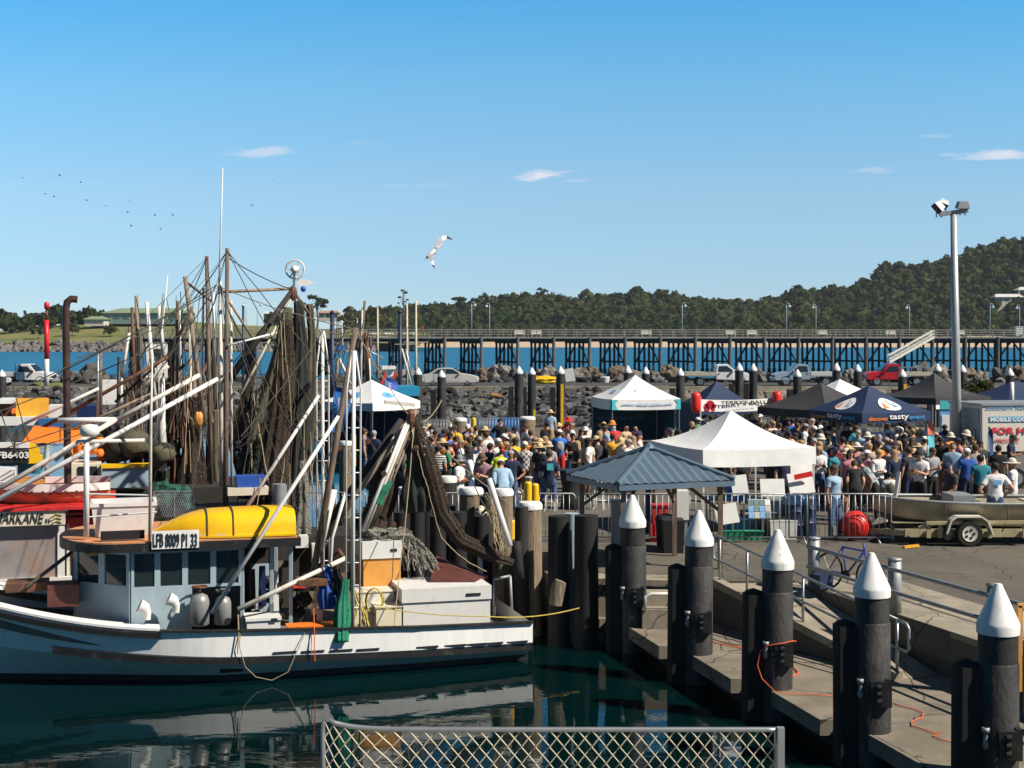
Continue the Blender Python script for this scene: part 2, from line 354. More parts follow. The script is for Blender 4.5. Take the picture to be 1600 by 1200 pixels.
def put_text(mb, body, origin, xdir, ydir, width=None, height=None, **kw):
    """write body on the plane at origin (lower left), along xdir / ydir, fitted to width and height"""
    vs, fs, w, h = text_mesh(body, 1.0, **kw)
    x = Vector(xdir).normalized(); y = Vector(ydir).normalized(); n = x.cross(y)
    sx = (width/w) if width else height/h; sy = (height/h) if height else sx
    o = Vector(origin)
    return mb.add([o+x*(v.x*sx)+y*(v.y*sy)+n*(v.z*1.0+0.004) for v in vs], fs)
defmats()
SUN_AZ, SUN_EL = 113.0, 44.0          # degrees clockwise from the view axis (+Y): sun over the right shoulder
cam = bpy.data.cameras.new('camera'); cam_o = bpy.data.objects.new('camera', cam); COL.objects.link(cam_o)
cam_o.location = (0, 0, HC); cam_o.rotation_euler = (R(90), 0, 0)
cam.sensor_width = 36; cam.lens = F/1600*36; cam.shift_y = -(600-HYP)/1600; cam.clip_start = 0.1; cam.clip_end = 6000
SC.camera = cam_o
sun = bpy.data.lights.new('sun', 'SUN'); sun.energy = 5.0; sun.angle = R(0.55); sun.color = (1.0, 0.91, 0.78)
sun_o = bpy.data.objects.new('sun', sun); COL.objects.link(sun_o)
SD = Vector((math.sin(R(SUN_AZ))*math.cos(R(SUN_EL)), math.cos(R(SUN_AZ))*math.cos(R(SUN_EL)), math.sin(R(SUN_EL))))
sun_o.rotation_euler = SD.to_track_quat('Z', 'Y').to_euler(); sun_o.location = SD*60
w = bpy.data.worlds.new('World'); SC.world = w; w.use_nodes = True
nt = w.node_tree; N = nt.nodes; L = nt.links; bg = N['Background']; bg.inputs['Strength'].default_value = 0.12
sky = N.new('ShaderNodeTexSky'); sky.sky_type = 'NISHITA'; sky.sun_disc = False; sky.sun_elevation = R(SUN_EL); sky.sun_rotation = R(SUN_AZ)
sky.altitude = 0; sky.air_density = 0.6; sky.dust_density = 0.1; sky.ozone_density = 6.0
tc = N.new('ShaderNodeTexCoord'); sp = N.new('ShaderNodeSeparateXYZ'); L.new(tc.outputs['Generated'], sp.inputs[0])
def math_n(op, a, b=None, c=None):
    n = N.new('ShaderNodeMath'); n.operation = op
    for i, x in enumerate((a, b, c)):
        if x is None: continue
        if isinstance(x, (int, float)): n.inputs[i].default_value = x
        else: L.new(x, n.inputs[i])
    return n.outputs[0]
yy = math_n('MAXIMUM', sp.outputs['Y'], 0.05)
u = math_n('DIVIDE', sp.outputs['X'], yy); v = math_n('DIVIDE', sp.outputs['Z'], yy)
cn = N.new('ShaderNodeTexNoise'); cn.inputs['Scale'].default_value = 1.0; cn.inputs['Detail'].default_value = 6; cn.inputs['Roughness'].default_value = 0.6
mp = N.new('ShaderNodeMapping'); mp.inputs['Scale'].default_value = (34, 34, 150); L.new(tc.outputs['Generated'], mp.inputs['Vector']); L.new(mp.outputs['Vector'], cn.inputs['Vector']); cn.inputs['Distortion'].default_value = .8
nz = math_n('SUBTRACT', cn.outputs['Fac'], 0.5)
tot = None
for px, py, a, b, dens in ((852, 274, 58, 11, .95), (1545, 242, 82, 9, .85), (405, 237, 62, 10, .50), (572, 224, 36, 6, .25), (1372, 266, 56, 6, .34), (1462, 213, 30, 5, .22), (640, 290, 70, 4, .16), (120, 345, 60, 4, .12), (900, 282, 30, 5, .3)):
    du = math_n('DIVIDE', math_n('SUBTRACT', u, (px-CXP)/F), a/F)
    dv = math_n('DIVIDE', math_n('SUBTRACT', v, (HYP-py)/F), b/F)
    dv2 = math_n('ADD', dv, math_n('MULTIPLY', du, -0.25))
    r2 = math_n('ADD', math_n('MULTIPLY', du, du), math_n('MULTIPLY', dv2, dv2))
    e = math_n('SUBTRACT', math_n('ADD', 1.0, math_n('MULTIPLY', nz, 4.2)), r2)
    sm = N.new('ShaderNodeMapRange'); sm.interpolation_type = 'SMOOTHSTEP'; sm.inputs['From Min'].default_value = 0; sm.inputs['From Max'].default_value = 1.5
    sm.inputs['To Max'].default_value = dens; L.new(e, sm.inputs['Value'])
    tot = sm.outputs['Result'] if tot is None else math_n('MAXIMUM', tot, sm.outputs['Result'])
tint = N.new('ShaderNodeMix'); tint.data_type = 'RGBA'; tint.blend_type = 'MULTIPLY'; tint.inputs['Factor'].default_value = 1
L.new(sky.outputs['Color'], tint.inputs[6]); cr = N.new('ShaderNodeValToRGB')      # clear coastal sky: pale near the horizon, cyan blue higher up, top stop darkened to cut ambient fill
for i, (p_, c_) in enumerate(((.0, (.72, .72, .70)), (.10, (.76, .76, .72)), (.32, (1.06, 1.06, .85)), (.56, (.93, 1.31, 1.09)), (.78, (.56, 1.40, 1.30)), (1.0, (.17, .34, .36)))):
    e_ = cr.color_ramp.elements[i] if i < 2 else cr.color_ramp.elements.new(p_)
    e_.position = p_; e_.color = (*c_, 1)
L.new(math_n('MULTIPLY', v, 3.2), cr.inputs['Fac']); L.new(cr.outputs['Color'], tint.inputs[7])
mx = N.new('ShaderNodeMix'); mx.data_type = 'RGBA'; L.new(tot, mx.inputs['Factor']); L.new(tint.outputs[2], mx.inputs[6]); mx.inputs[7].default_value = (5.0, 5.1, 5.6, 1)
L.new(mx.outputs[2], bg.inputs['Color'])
SC.view_settings.view_transform = 'Standard'; SC.view_settings.look = 'None'; SC.view_settings.exposure = 0.42; SC.view_settings.gamma = 1
SC.cycles.max_bounces = 6; SC.cycles.diffuse_bounces = 2; SC.cycles.glossy_bounces = 3; SC.cycles.transparent_max_bounces = 24; SC.cycles.transmission_bounces = 3
SC.cycles.use_denoising = True; SC.cycles.caustics_reflective = False; SC.cycles.caustics_refractive = False
def water_mat(name, col, rough, s1, b1, s2, b2, spec=0.5, stretch=(1, 1, 1)):
    m, nt, b = new_mat(name); N = nt.nodes; L = nt.links
    b.inputs['Base Color'].default_value = (*col, 1); b.inputs['Roughness'].default_value = rough; b.inputs['IOR'].default_value = 1.33
    b.inputs['Specular IOR Level'].default_value = spec
    g = N.new('ShaderNodeNewGeometry'); mp = N.new('ShaderNodeMapping'); mp.inputs['Scale'].default_value = stretch
    L.new(g.outputs['Position'], mp.inputs['Vector'])
    prev = None
    for sc_, st in ((s1, b1), (s2, b2)):
        n = N.new('ShaderNodeTexNoise'); n.inputs['Scale'].default_value = sc_; n.inputs['Detail'].default_value = 3; n.inputs['Distortion'].default_value = 0.4
        L.new(mp.outputs['Vector'], n.inputs['Vector'])
        bp = N.new('ShaderNodeBump'); bp.inputs['Strength'].default_value = 1; bp.inputs['Distance'].default_value = st
        L.new(n.outputs['Fac'], bp.inputs['Height'])
        if prev: L.new(prev, bp.inputs['Normal'])
        prev = bp.outputs['Normal']
    L.new(prev, b.inputs['Normal'])
    return m
hw = MB().quad((-160, -30, 0), (160, -30, 0), (160, 117, 0), (-160, 117, 0))
tag(hw.build('harbour_water', water_mat('calm harbour water', (0.0004, 0.0095, 0.0105), 0.02, 0.45, 0.013, 3.5, 0.0018, 0.45, (0.7, 1.3, 1))), kind='structure')
bw = MB().quad((-900, 117, 0), (900, 117, 0), (1400, 1300, 0), (-1400, 1300, 0))
tag(bw.build('bay_water', water_mat('wind rippled bay water', (0.006, 0.125, 0.25), 0.35, 0.35, 0.30, 1.6, 0.10, 0.22, (0.5, 1.4, 1))), kind='structure')
def interp(x, pts):
    if x <= pts[0][0]: return pts[0][1]
    for (a, b), (c, d) in zip(pts, pts[1:]):
        if x <= c: return b+(d-b)*(x-a)/(c-a)
    return pts[-1][1]
SKYLINE = [(520, 497), (560, 487), (600, 482), (650, 480), (700, 478), (735, 470), (760, 464), (800, 459), (850, 461), (900, 464), (960, 461), (1030, 456), (1100, 466), (1180, 471), (1235, 460), (1290, 453), (1340, 442), (1400, 418), (1450, 411), (1500, 396), (1560, 377), (1600, 367), (1800, 335), (2100, 330)]
YR = 1080.0
def ground_h(X, Y):
    px = CXP+F*X/Y
    top = HC+(HYP-interp(px, SKYLINE))*YR/F-8.0
    top += 1.5*mnoise.noise(Vector((X*0.02, Y*0.02, 0)))
    if Y < 880: return -0.5+4.0*max(0, min(1, (Y-735)/145))
    t = min(1, (Y-880)/(YR-880)); t = t**0.8
    h = 3.5+(top-3.5)*t
    if Y > YR: h = top-(Y-YR)*0.25
    return h
def px_sheet(mb, fn, k0, k1, y0, y1, nu, nv):
    return mb.sheet(lambda u, v: ((k0+(k1-k0)*u)*(y0+(y1-y0)*v), y0+(y1-y0)*v, fn((k0+(k1-k0)*u)*(y0+(y1-y0)*v), y0+(y1-y0)*v)), nu, nv)
tag(px_sheet(MB(), ground_h, -0.12, 0.62, 725, 884, 60, 10).build('beach', M['sand'], smooth=True), kind='structure')
tag(px_sheet(MB(), lambda X, Y: ground_h(X, Y)-0.3, -0.16, 0.66, 878, 1300, 120, 40).build('hill', mat('dark hill soil', (0.05, 0.05, 0.028), 0.95, scale=0.02), smooth=True), kind='structure')
def foliage_mat(name, greens, scale, randamp=0.55):
    m, nt, b = new_mat(name); N = nt.nodes; L = nt.links
    g = N.new('ShaderNodeNewGeometry'); n = N.new('ShaderNodeTexNoise'); n.inputs['Scale'].default_value = scale; n.inputs['Detail'].default_value = 5; n.inputs['Roughness'].default_value = 0.7
    L.new(g.outputs['Position'], n.inputs['Vector'])
    r = N.new('ShaderNodeValToRGB'); r.color_ramp.elements[0].position = 0.32; r.color_ramp.elements[1].position = 0.70
    r.color_ramp.elements[0].color = (*greens[0], 1); r.color_ramp.elements[1].color = (*greens[-1], 1)
    for i, c in enumerate(greens[1:-1]):
        e = r.color_ramp.elements.new(0.32+0.38*(i+1)/(len(greens)-1)); e.color = (*c, 1)
    L.new(n.outputs['Fac'], r.inputs['Fac'])
    mr = N.new('ShaderNodeMapRange'); mr.inputs['To Min'].default_value = 1-randamp; mr.inputs['To Max'].default_value = 1+randamp
    L.new(g.outputs['Random Per Island'], mr.inputs['Value'])
    mu = N.new('ShaderNodeMix'); mu.data_type = 'RGBA'; mu.blend_type = 'MULTIPLY'; mu.inputs['Factor'].default_value = 1
    cc = N.new('ShaderNodeCombineColor')
    for i in range(3): L.new(mr.outputs['Result'], cc.inputs[i])
    L.new(r.outputs['Color'], mu.inputs[6]); L.new(cc.outputs['Color'], mu.inputs[7]); L.new(mu.outputs[2], b.inputs['Base Color'])
    b.inputs['Roughness'].default_value = 0.8; b.inputs['Specular IOR Level'].default_value = 0.1
    tl = N.new('ShaderNodeBsdfTranslucent'); L.new(mu.outputs[2], tl.inputs['Color']); ms = N.new('ShaderNodeMixShader'); ms.inputs[0].default_value = .3
    L.new(b.outputs[0], ms.inputs[1]); L.new(tl.outputs[0], ms.inputs[2]); L.new(ms.outputs[0], N['Material Output'].inputs['Surface'])
    return m
M['forest'] = foliage_mat('coastal forest leaves', [(0.016, 0.035, 0.009), (0.032, 0.060, 0.014), (0.060, 0.066, 0.028), (0.036, 0.074, 0.014), (0.076, 0.076, 0.036)], 0.024, .22)
M['leafdark'] = foliage_mat('dark leaves', [(0.018, 0.032, 0.012), (0.036, 0.054, 0.016), (0.048, 0.062, 0.02)], 0.12)
M['leafolive'] = foliage_mat('olive leaves', [(0.045, 0.060, 0.018), (0.080, 0.090, 0.030), (0.060, 0.075, 0.022)], 0.1)
M['leafscrub'] = foliage_mat('shrub leaves', [(0.014, 0.022, 0.006), (0.040, 0.046, 0.012), (0.022, 0.03, 0.008)], 1.5)
def leaves(cs, rad, n, size, flat=0.75, shell=0.55, seed=1):
    """leaf-clump quads spread through ellipsoid crowns; cs (m,3) centres, rad (m,3) radii -> (verts, faces)"""
    rg = np.random.default_rng(seed); m = len(cs); cs = np.repeat(cs, n, 0); rad = np.repeat(rad, n, 0)
    d = rg.normal(size=(m*n, 3)); d /= np.linalg.norm(d, axis=1)[:, None]; d[:, 2] = np.where(d[:, 2] < -0.3, -d[:, 2], d[:, 2])
    rr = shell+(1-shell)*rg.random(m*n)**0.6
    rr *= 1+0.28*np.sin(d[:, 0]*5+cs[:, 0]*1.7)*np.cos(d[:, 2]*6+cs[:, 1])       # uneven outline
    c = cs+d*rad*rr[:, None]
    nn = d+rg.normal(size=d.shape)*0.55; nn /= np.linalg.norm(nn, axis=1)[:, None]
    t = np.cross(nn, rg.normal(size=d.shape)); t /= np.linalg.norm(t, axis=1)[:, None]; b = np.cross(nn, t)
    s = (size*rad.mean(1)*(0.6+0.8*rg.random(m*n)))[:, None]
    global LEAF_N; LEAF_N = np.repeat(d+rg.normal(size=d.shape)*.16, 4, 0)
    vs = np.stack([c-t*s-b*s*0.6, c+t*s*0.9-b*s*0.8, c+t*s*0.7+b*s*0.9, c-t*s*0.8+b*s*0.7], 1).reshape(-1, 3)
    fs = np.arange(m*n*4).reshape(-1, 4)
    return vs, fs
def leaf_obj(name, vs, fs, m, parent=None):
    mb = MB(); mb.v = [tuple(x) for x in vs.tolist()]; mb.f = [tuple(x) for x in fs.tolist()]; mb.m = [0]*len(mb.f)
    o = mb.build(name, m, parent); o.data.polygons.foreach_set('use_smooth', [True]*len(mb.f)); n_ = LEAF_N/np.linalg.norm(LEAF_N, axis=1)[:, None]
    if len(o.data.vertices) == len(n_): o.data.normals_split_custom_set_from_vertices(n_.tolist())
    return o
cs, rad = [], []
Y = 884.0
while Y < 1130:
    step = 5.2+(Y-884)*0.012
    x = -0.135*Y
    while x < 0.55*Y:
        xx = x+random.uniform(-2.4, 2.4); y2 = Y+random.uniform(-2.5, 2.5)
        r = random.uniform(2.3, 4.9)*(0.78 if Y < 915 else 1.0)
        if random.random() < 0.08: r *= random.uniform(1.15, 1.45)
        hgt = r*random.uniform(0.75, 1.25)
        if CXP+F*xx/y2 > 545:
            cs.append((xx, y2, ground_h(xx, y2)+hgt*0.55+(random.uniform(0, 3.2) if Y > 915 else 0))); rad.append((r, r, hgt))
        x += step*random.uniform(0.75, 1.2)
    Y += step*(0.62 if Y < 1085 else 1.6)
v1, f1 = leaves(np.array(cs), np.array(rad)*.86, 16, 0.46, shell=.8, seed=4); l1 = LEAF_N
vs, fs = leaves(np.array(cs), np.array(rad), 74, 0.20, seed=3); fs = np.concatenate([fs, f1+len(vs)]); vs = np.concatenate([vs, v1]); LEAF_N = np.concatenate([LEAF_N, l1])
tag(leaf_obj('forest', vs, fs, M['forest']), 'dense coastal forest covering the shore and hillside', 'forest', kind='stuff')
def far_tree(name, px, ytop, ybase, Y, wpx, label, style='round', leaf='leafdark', group=None, n=420):
    """a single tree at distance Y between image rows: trunk with limbs and a leafy crown"""
    base = at(px, ybase, Y); top = at(px, ytop, Y); h = top.z-base.z; rw = wpx/2*Y/F
    t = thing(name, label, 'tree', base, group)
    tr = MB(); tr.tube([base-Vector((0, 0, 1)), base+V(0.1*rw, 0, h*0.3), base+V(-0.05*rw, 0, h*0.65), base+V(0.05*rw, 0, h*0.9)], [h*0.035, h*0.028, h*0.018, h*0.008], 7)
    rg = random.Random(int(px*7+ytop)); lobes = []
    if style == 'umbrella': spec = [(rg.uniform(-.6, .6), rg.uniform(-.5, .5), rg.uniform(.62, .95), rg.uniform(.25, .42)) for _ in range(8)]
    elif style == 'sparse': spec = [(-.5, 0, .74, .3), (.35, .1, .9, .36), (-.1, .2, .97, .3), (.6, -.1, .66, .26), (-.65, 0, .55, .2), (.2, 0, .6, .2)]
    elif style == 'conifer': spec = [(rg.uniform(-.15, .15)*(1.1-z), rg.uniform(-.15, .15), z, .62*(1.08-z)) for z in (.2, .32, .45, .58, .7, .82, .93)]
    else: spec = [(rg.uniform(-.62, .62), rg.uniform(-.5, .5), rg.uniform(.25, .85), rg.uniform(.34, .55)) for _ in range(11)]
    for dx, dy, z, r in spec:
        c = base+V(dx*rw, dy*rw, z*h*0.94); lobes.append((c, (r*rw, r*rw, r*rw*(0.45 if style == 'conifer' else 0.75))))
        tr.tube([base+V(0, 0, h*max(0.2, z-0.3)), c], [h*0.012, h*0.004], 5)
    tr.build('trunk', M['bark'], t)
    vs, fs = leaves(np.array([tuple(c) for c, _ in lobes]), np.array([r for _, r in lobes]), n//len(lobes)+6, 0.24, shell=0.3, seed=int(px))
    leaf_obj('crown', vs, fs, M[leaf], t)
    return t
far_tree('tall_tree', 630, 450, 500, 940, 22, 'tall thin tree standing above the forest left of the flying gull', 'sparse', 'leafdark')
far_tree('dark_tree', 715, 461, 505, 950, 30, 'dark spreading tree poking above the forest behind the two jetty lamps', 'umbrella')
far_tree('round_tree', 1035, 447, 500, 1000, 30, 'round crowned tree topping the forest above the white and teal marquee', 'umbrella', 'leafdark')
far_tree('tall_forest_tree', 845, 448, 500, 1000, 34, 'feathery tall tree rising above the forest ridge near the middle', 'sparse', 'leafolive')
far_tree('hillside_tree', 1237, 441, 490, 1020, 26, 'upright dark tree on the skyline where the wooded hill begins', 'round')
far_tree('skyline_tree', 1302, 436, 490, 1030, 22, 'narrow tree on the hill skyline above the silver ute', 'round', 'leafdark')
far_tree('ridge_tree', 760, 456, 500, 1000, 40, 'broad tree at the western shoulder of the forest ridge', 'umbrella', 'leafolive')
far_tree('pine_tree', 495, 459, 515, 700, 42, 'dark flat topped pine behind the hanging nets of the trawlers', 'umbrella')
far_tree('bushy_tree', 470, 462, 512, 690, 24, 'bushy pine beside the flat topped pine behind the trawlers', 'round')
far_tree('shore_tree', 545, 474, 515, 720, 40, 'green shore tree beside the low pale roofed houses', 'round', 'leafolive')
far_tree('shore_tree', 590, 476, 515, 730, 46, 'wide green tree behind the blue marina posts', 'round', 'leafolive')
def head_h(X, Y):
    px = CXP+F*X/Y
    yt = interp(px, [(-400, 518), (0, 517), (60, 512), (110, 506), (170, 503), (300, 503), (380, 508), (470, 512), (540, 516), (640, 520)])
    top = HC+(HYP-yt)*680/F
    t = max(0, min(1, (Y-560)/110))
    return 3.2+(top-3.2)*t+0.25*mnoise.noise(Vector((X*.05, Y*.05, 1)))-max(0, Y-690)*0.02
tag(px_sheet(MB(), head_h, -0.55, -0.06, 552, 860, 70, 30).build('headland_terrain', M['grassfar'], smooth=True), kind='structure')
rk = MB()
for i in range(620):
    px = random.uniform(-330, 585); t = random.random(); Y = 540+16*t
    rk.blob(at(px, 0, Y).xy.to_3d()+V(0, 0, -0.3+3.6*t), random.uniform(0.8, 1.7), i, 0.3, 1)
tag(rk.build('shore_rocks', M['rockfar']), 'band of dark rocks lining the far headland shore', 'rocks', kind='stuff')
tag(MB().sheet(lambda u, v: (-420+365*u, 540+16*v, -1+4.2*v), 20, 2).build('shore_bank', M['rockfar']), kind='structure')
for i, (px, yt, yb, Y, wp, lab, lf) in enumerate([
    (20, 492, 519, 640, 70, 'dark low tree at the western end of the headland', 'leafdark'), (62, 487, 518, 650, 56, 'dark tree behind the red and white channel beacon', 'leafdark'),
    (98, 480, 514, 660, 60, 'dark tree between the red beacon and the brown exhaust pipe', 'leafdark'), (128, 481, 512, 664, 50, 'dark tree just right of the brown exhaust pipe', 'leafdark'),
    (148, 483, 510, 668, 44, 'dark tree at the end of the green roofed clubhouse', 'leafdark'), (172, 508, 523, 590, 26, 'single round bush on the grass slope below the green roofed clubhouse', 'leafolive'),
    (112, 504, 522, 595, 30, 'low bush on the grass beside the brown exhaust pipe', 'leafolive'), (60, 512, 525, 585, 24, 'small bush near the rocks behind the red beacon', 'leafolive'),
    (428, 488, 520, 680, 44, 'green tree behind the triangular trawl gantry', 'leafolive'), (455, 490, 520, 690, 40, 'olive tree behind the dark hanging net', 'leafolive')]):
    far_tree('headland_tree', px, yt, yb, Y, wp, lab, 'round', lf, 'trees on the headland', 600)
def far_house(name, x0, x1, ytop, yeave, yb, Y, label, wall, roof, hip=0.15, nwin=4, depth=10):
    if 'hillside' in name:
        while Y < 1075 and ground_h(at(x0, yb, Y).x, Y)+9 < at(x0, yb, Y).z: Y += 3
    a = at(x0, yb, Y); b = at(x1, yb, Y); ze = at(0, yeave, Y).z; zr = at(0, ytop, Y).z; z0 = a.z-(10 if 'hillside' in name else 1.5)
    t = thing(name, label, 'building', ((a.x+b.x)/2, Y, z0)); W = b.x-a.x
    MB().box(((a.x+b.x)/2, Y+depth/2, (z0+ze)/2), (W, depth, ze-z0)).build('wall', wall, t)
    o = 0.8; mb = MB(); x0, x1, y0, y1 = a.x-o, b.x+o, Y-o, Y+depth+o; ym = (y0+y1)/2; xi = W*hip
    mb.add([(x0, y0, ze), (x1, y0, ze), (x1, y1, ze), (x0, y1, ze), (x0+xi, ym, zr), (x1-xi, ym, zr)], [(0, 1, 5, 4), (1, 2, 5), (2, 3, 4, 5), (3, 0, 4), (3, 2, 1, 0)])
    mb.build('roof', roof, t)
    for i in range(nwin):
        cx = a.x+W*(i+.5)/nwin; ww = W/nwin*0.72; hh = min(2.2, (ze-z0)*0.42)
        f = MB().box((cx, Y-0.03, ze-hh*0.75), (ww+.2, 0.1, hh+.2)).build('window', M['white'], t)
        MB().box((cx, Y-0.09, ze-hh*0.75), (ww, 0.06, hh)).build('pane', M['glass'], f)
    return t
M['greenroof'] = mat('pale green roof sheet', (0.22, 0.28, 0.17), 0.6, var=0.1, scale=.3)
M['wallfar'] = mat('teal grey wall', (0.16, 0.24, 0.24), 0.7, var=0.1)
M['wallpale'] = mat('pale render', (0.55, 0.52, 0.46), 0.8, var=0.08)
M['terracotta'] = mat('faded tile roof', (0.42, 0.24, 0.16), 0.8, var=0.15)
M['whiteroof'] = mat('whitish roof sheet', (0.60, 0.60, 0.58), 0.6, var=0.1)
far_house('clubhouse', 160, 292, 481, 489, 501, 640, 'long clubhouse with a pale green roof and dark windows on the headland', M['wallfar'], M['greenroof'], 0.18, 9, 16)
far_house('clubhouse_annex', 132, 162, 494, 499, 504, 632, 'low annex with pale green roof joined to the clubhouse', M['wallpale'], M['greenroof'], 0.3, 3, 10)
far_house('shore_house', 498, 528, 485, 489, 497, 720, 'pale house with faded tile roof beside the blue marina post', M['wallpale'], M['terracotta'], 0.2, 3)
far_house('shore_house', 412, 440, 486, 490, 500, 690, 'flat pale house behind the triangular gantry', M['wallpale'], M['whiteroof'], 0.1, 3)
far_house('shore_house', 530, 556, 490, 493, 500, 730, 'white walled house left of the second blue marina post', M['white'], M['whiteroof'], 0.1, 2)
far_house('hillside_house', 1556, 1602, 459, 464, 469, 890, 'house with a whitish roof among the trees on the hill', M['wallpale'], M['whiteroof'], 0.12, 4)
far_house('hillside_villa', 1592, 1630, 448, 453, 459, 915, 'upper pale villa at the hill edge above the whitish roofed house', M['white'], M['whiteroof'], 0.2, 3)
hz = MB().box((0, 640, 59), (1900, 1340, 120)).build('haze', None); hm = bpy.data.materials.new('sea haze'); hm.use_nodes = True; hm.node_tree.nodes.remove(hm.node_tree.nodes['Principled BSDF'])
pv = hm.node_tree.nodes.new('ShaderNodeVolumePrincipled'); pv.inputs['Color'].default_value = (.80, .88, 1, 1); pv.inputs['Density'].default_value = .00007; pv.inputs['Anisotropy'].default_value = .1
hm.node_tree.links.new(pv.outputs[0], hm.node_tree.nodes['Material Output'].inputs['Volume']); hz.data.materials.clear(); hz.data.materials.append(hm); tag(hz, kind='stuff')
JA = R(9); JD = V(math.cos(JA), math.sin(JA), 0); JN = V(-math.sin(JA), math.cos(JA), 0); JO = V(-12.0, 219, 0); JZ = 5.75
def jp(s, t, z): return JO+JD*s+JN*t+V(0, 0, z)
def js(px, t=0.0):                       # distance along the jetty seen at column px
    k = (px-CXP)/F; o = JO+JN*t
    return (k*o.y-o.x)/(JD.x-k*JD.y)
jt = thing('jetty', 'long dark timber jetty on many piles crossing the bay behind the market', 'jetty', jp(40, 0, 0))
S0, S1, JW = -46.0, 118.0, 7.5
MB().bar(jp(S0, JW/2, JZ), jp(S1, JW/2, JZ), JW+.6, 0.28).build('deck', M['jettydeck'], jt)
be = MB()
for t in (0.3, 1.8, 3.6, 5.4, JW-.3): be.bar(jp(S0, t, JZ-.4), jp(S1, t, JZ-.4), .32, .5)
be.build('beam', M['jettywood'], jt)
for t in (-.15, JW+.15):
    rl = MB()
    for z in (.35, .75, 1.12): rl.bar(jp(S0, t, JZ+.14+z), jp(S1, t, JZ+.14+z), .09, .11)
    s = S0
    while s < S1: rl.bar(jp(s, t, JZ), jp(s, t, JZ+1.28), .12); s += 2.0
    rl.build('railing', M['jettydeck'], jt)
s = S0+2; bi = 0
while s < S1:
    b = MB(); rng = random.Random(bi)
    for t in (0.1, 1.9, 3.2, 4.6, 6.1, 7.4):
        q = s-.30*t; b.tube([jp(q+rng.uniform(-.1, .1), t, -1), jp(q, t, JZ-.6)], [.21, .18], 7)
        b.tube([jp(q, t, -0.5), jp(q, t, .7)], .3, 7)
    k = -.3*JW; b.bar(jp(s, -.2, JZ-.75), jp(s+k, JW+.2, JZ-.75), .36, .36); b.bar(jp(s+.18, -.1, 1.9), jp(s+k+.18, JW+.1, 1.9), .14, .3)
    b.bar(jp(s+.2, .1, 1.2), jp(s+.2-1.1, 3.6, JZ-.8), .12, .26); b.bar(jp(s-.2+k, 7.2, 1.2), jp(s-.2-1.1, 3.8, JZ-.8), .12, .26)
    bo = b.build('bent', M['jettywood'], jt)
    MB().tube([jp(s, -.35, -.6), jp(s, -.35, JZ+.05)], .24, 9).build('fender_pile', M['jettypale'], bo)
    s += 5.7; bi += 1
def jetty_lamp():
    t = thing('jetty_lamp', '', 'lamp post')
    MB().tube([(0, 0, 0), (0, 0, 4.6), (0, 0, 5.0)], [.07, .055, .05], 8).build('pole', M['bluewhite'], t, True)
    MB().tube([(0, 0, 4.9), (.05, 0, 5.25), (.25, 0, 5.42), (.45, 0, 5.32), (.5, 0, 5.1)], .035, 7).build('arm', M['bluewhite'], t, True)
    h = MB().lathe([(.05, 5.12), (.1, 5.05), (.26, 4.86), (.27, 4.83)], (.5, 0, 0), 12).build('lamp_head', M['bluewhite'], t, True)
    MB().lathe([(.2, 4.83), (.17, 4.7), (.02, 4.62)], (.5, 0, 0), 12).build('lamp_bowl', M['lampglass'], h, True)
    return t
lp = jetty_lamp()
LAMPS = [(737, 0, 'pale jetty lamp, first of the close pair above the dark spreading tree'), (765, 1, 'pale jetty lamp, second of the close pair above the dark spreading tree'), (1066, 0, 'single pale jetty lamp behind the peak of the navy marquee'),
         (1229, 0, 'pale jetty lamp above the bonnet of the silver ute'), (1275, 1, 'pale jetty lamp above the tray of the silver ute'), (1421, 1, 'pale jetty lamp above the red ute and the stair'),
         (1547, 0, 'pale jetty lamp just right of the tall floodlight pole'), (1593, 1, 'pale jetty lamp at the far right end beside the white box'), (402, 0, 'pale jetty lamp behind the triangular gantry of the trawlers'), (385, 1, 'thin pale jetty lamp beside the dark mast of the trawlers')]
for i, (px, side, lab) in enumerate(LAMPS):
    t = 0.1 if side == 0 else JW-.1; p = jp(js(px, t), t, JZ+.14)
    c = lp if i == 0 else copy_tree(lp)
    c.location = p; c.rotation_euler.z = JA+(0 if side == 0 else math.pi); tag(c, lab, None, 'lamps along the jetty')
for i, px in enumerate((812, 838, 1010, 1142, 1175, 1285, 1392, 1500)):
    p = jp(js(px, 1.2), 1.2, JZ+.14); b = MB(); b.box(p+V(0, 0, .45), (1.7, .5, .08), Matrix.Rotation(JA, 3, 'Z')).box(p+V(0, .2, .75), (1.7, .06, .5), Matrix.Rotation(JA, 3, 'Z'))
    for d in (-.7, .7): b.box(p+JD*d+V(0, 0, .22), (.08, .45, .44), Matrix.Rotation(JA, 3, 'Z'))
    solo(b, 'jetty_bench', M['wallpale'], ['low pale bench on the jetty, first right of the paired lamps', 'low pale bench on the jetty, second right of the paired lamps', 'pale jetty bench left of the single lamp', 'pale jetty bench right of the single lamp', 'pale jetty bench halfway between the single lamp and the silver ute', 'pale jetty bench over the tray of the silver ute', 'pale jetty bench over the tray of the red ute', 'pale jetty bench behind the tall floodlight pole'][i], 'bench', 'benches on the jetty')
st = thing('jetty_stair', 'whitish timber stair with rails slanting down from the jetty behind the red ute', 'stair', at(1430, 560, 214))
sa = jp(js(1458, -1), -1, JZ+.1); sb = at(1388, 566, sa.y-9)
for dx in (-.6, .6):
    o = V(0, dx, 0)
    MB().bar(sa+o, sb+o, .12, .4).build('stringer', M['wallpale'], st)
    r_ = MB()
    for z in (.55, 1.05): r_.bar(sa+o+V(0, 0, z), sb+o+V(0, 0, z), .09, .12)
    for i in range(9): p = sa.lerp(sb, i/8)+o; r_.bar(p, p+V(0, 0, 1.1), .1)
    r_.build('railing', M['wallpale'], st)
tr = MB()
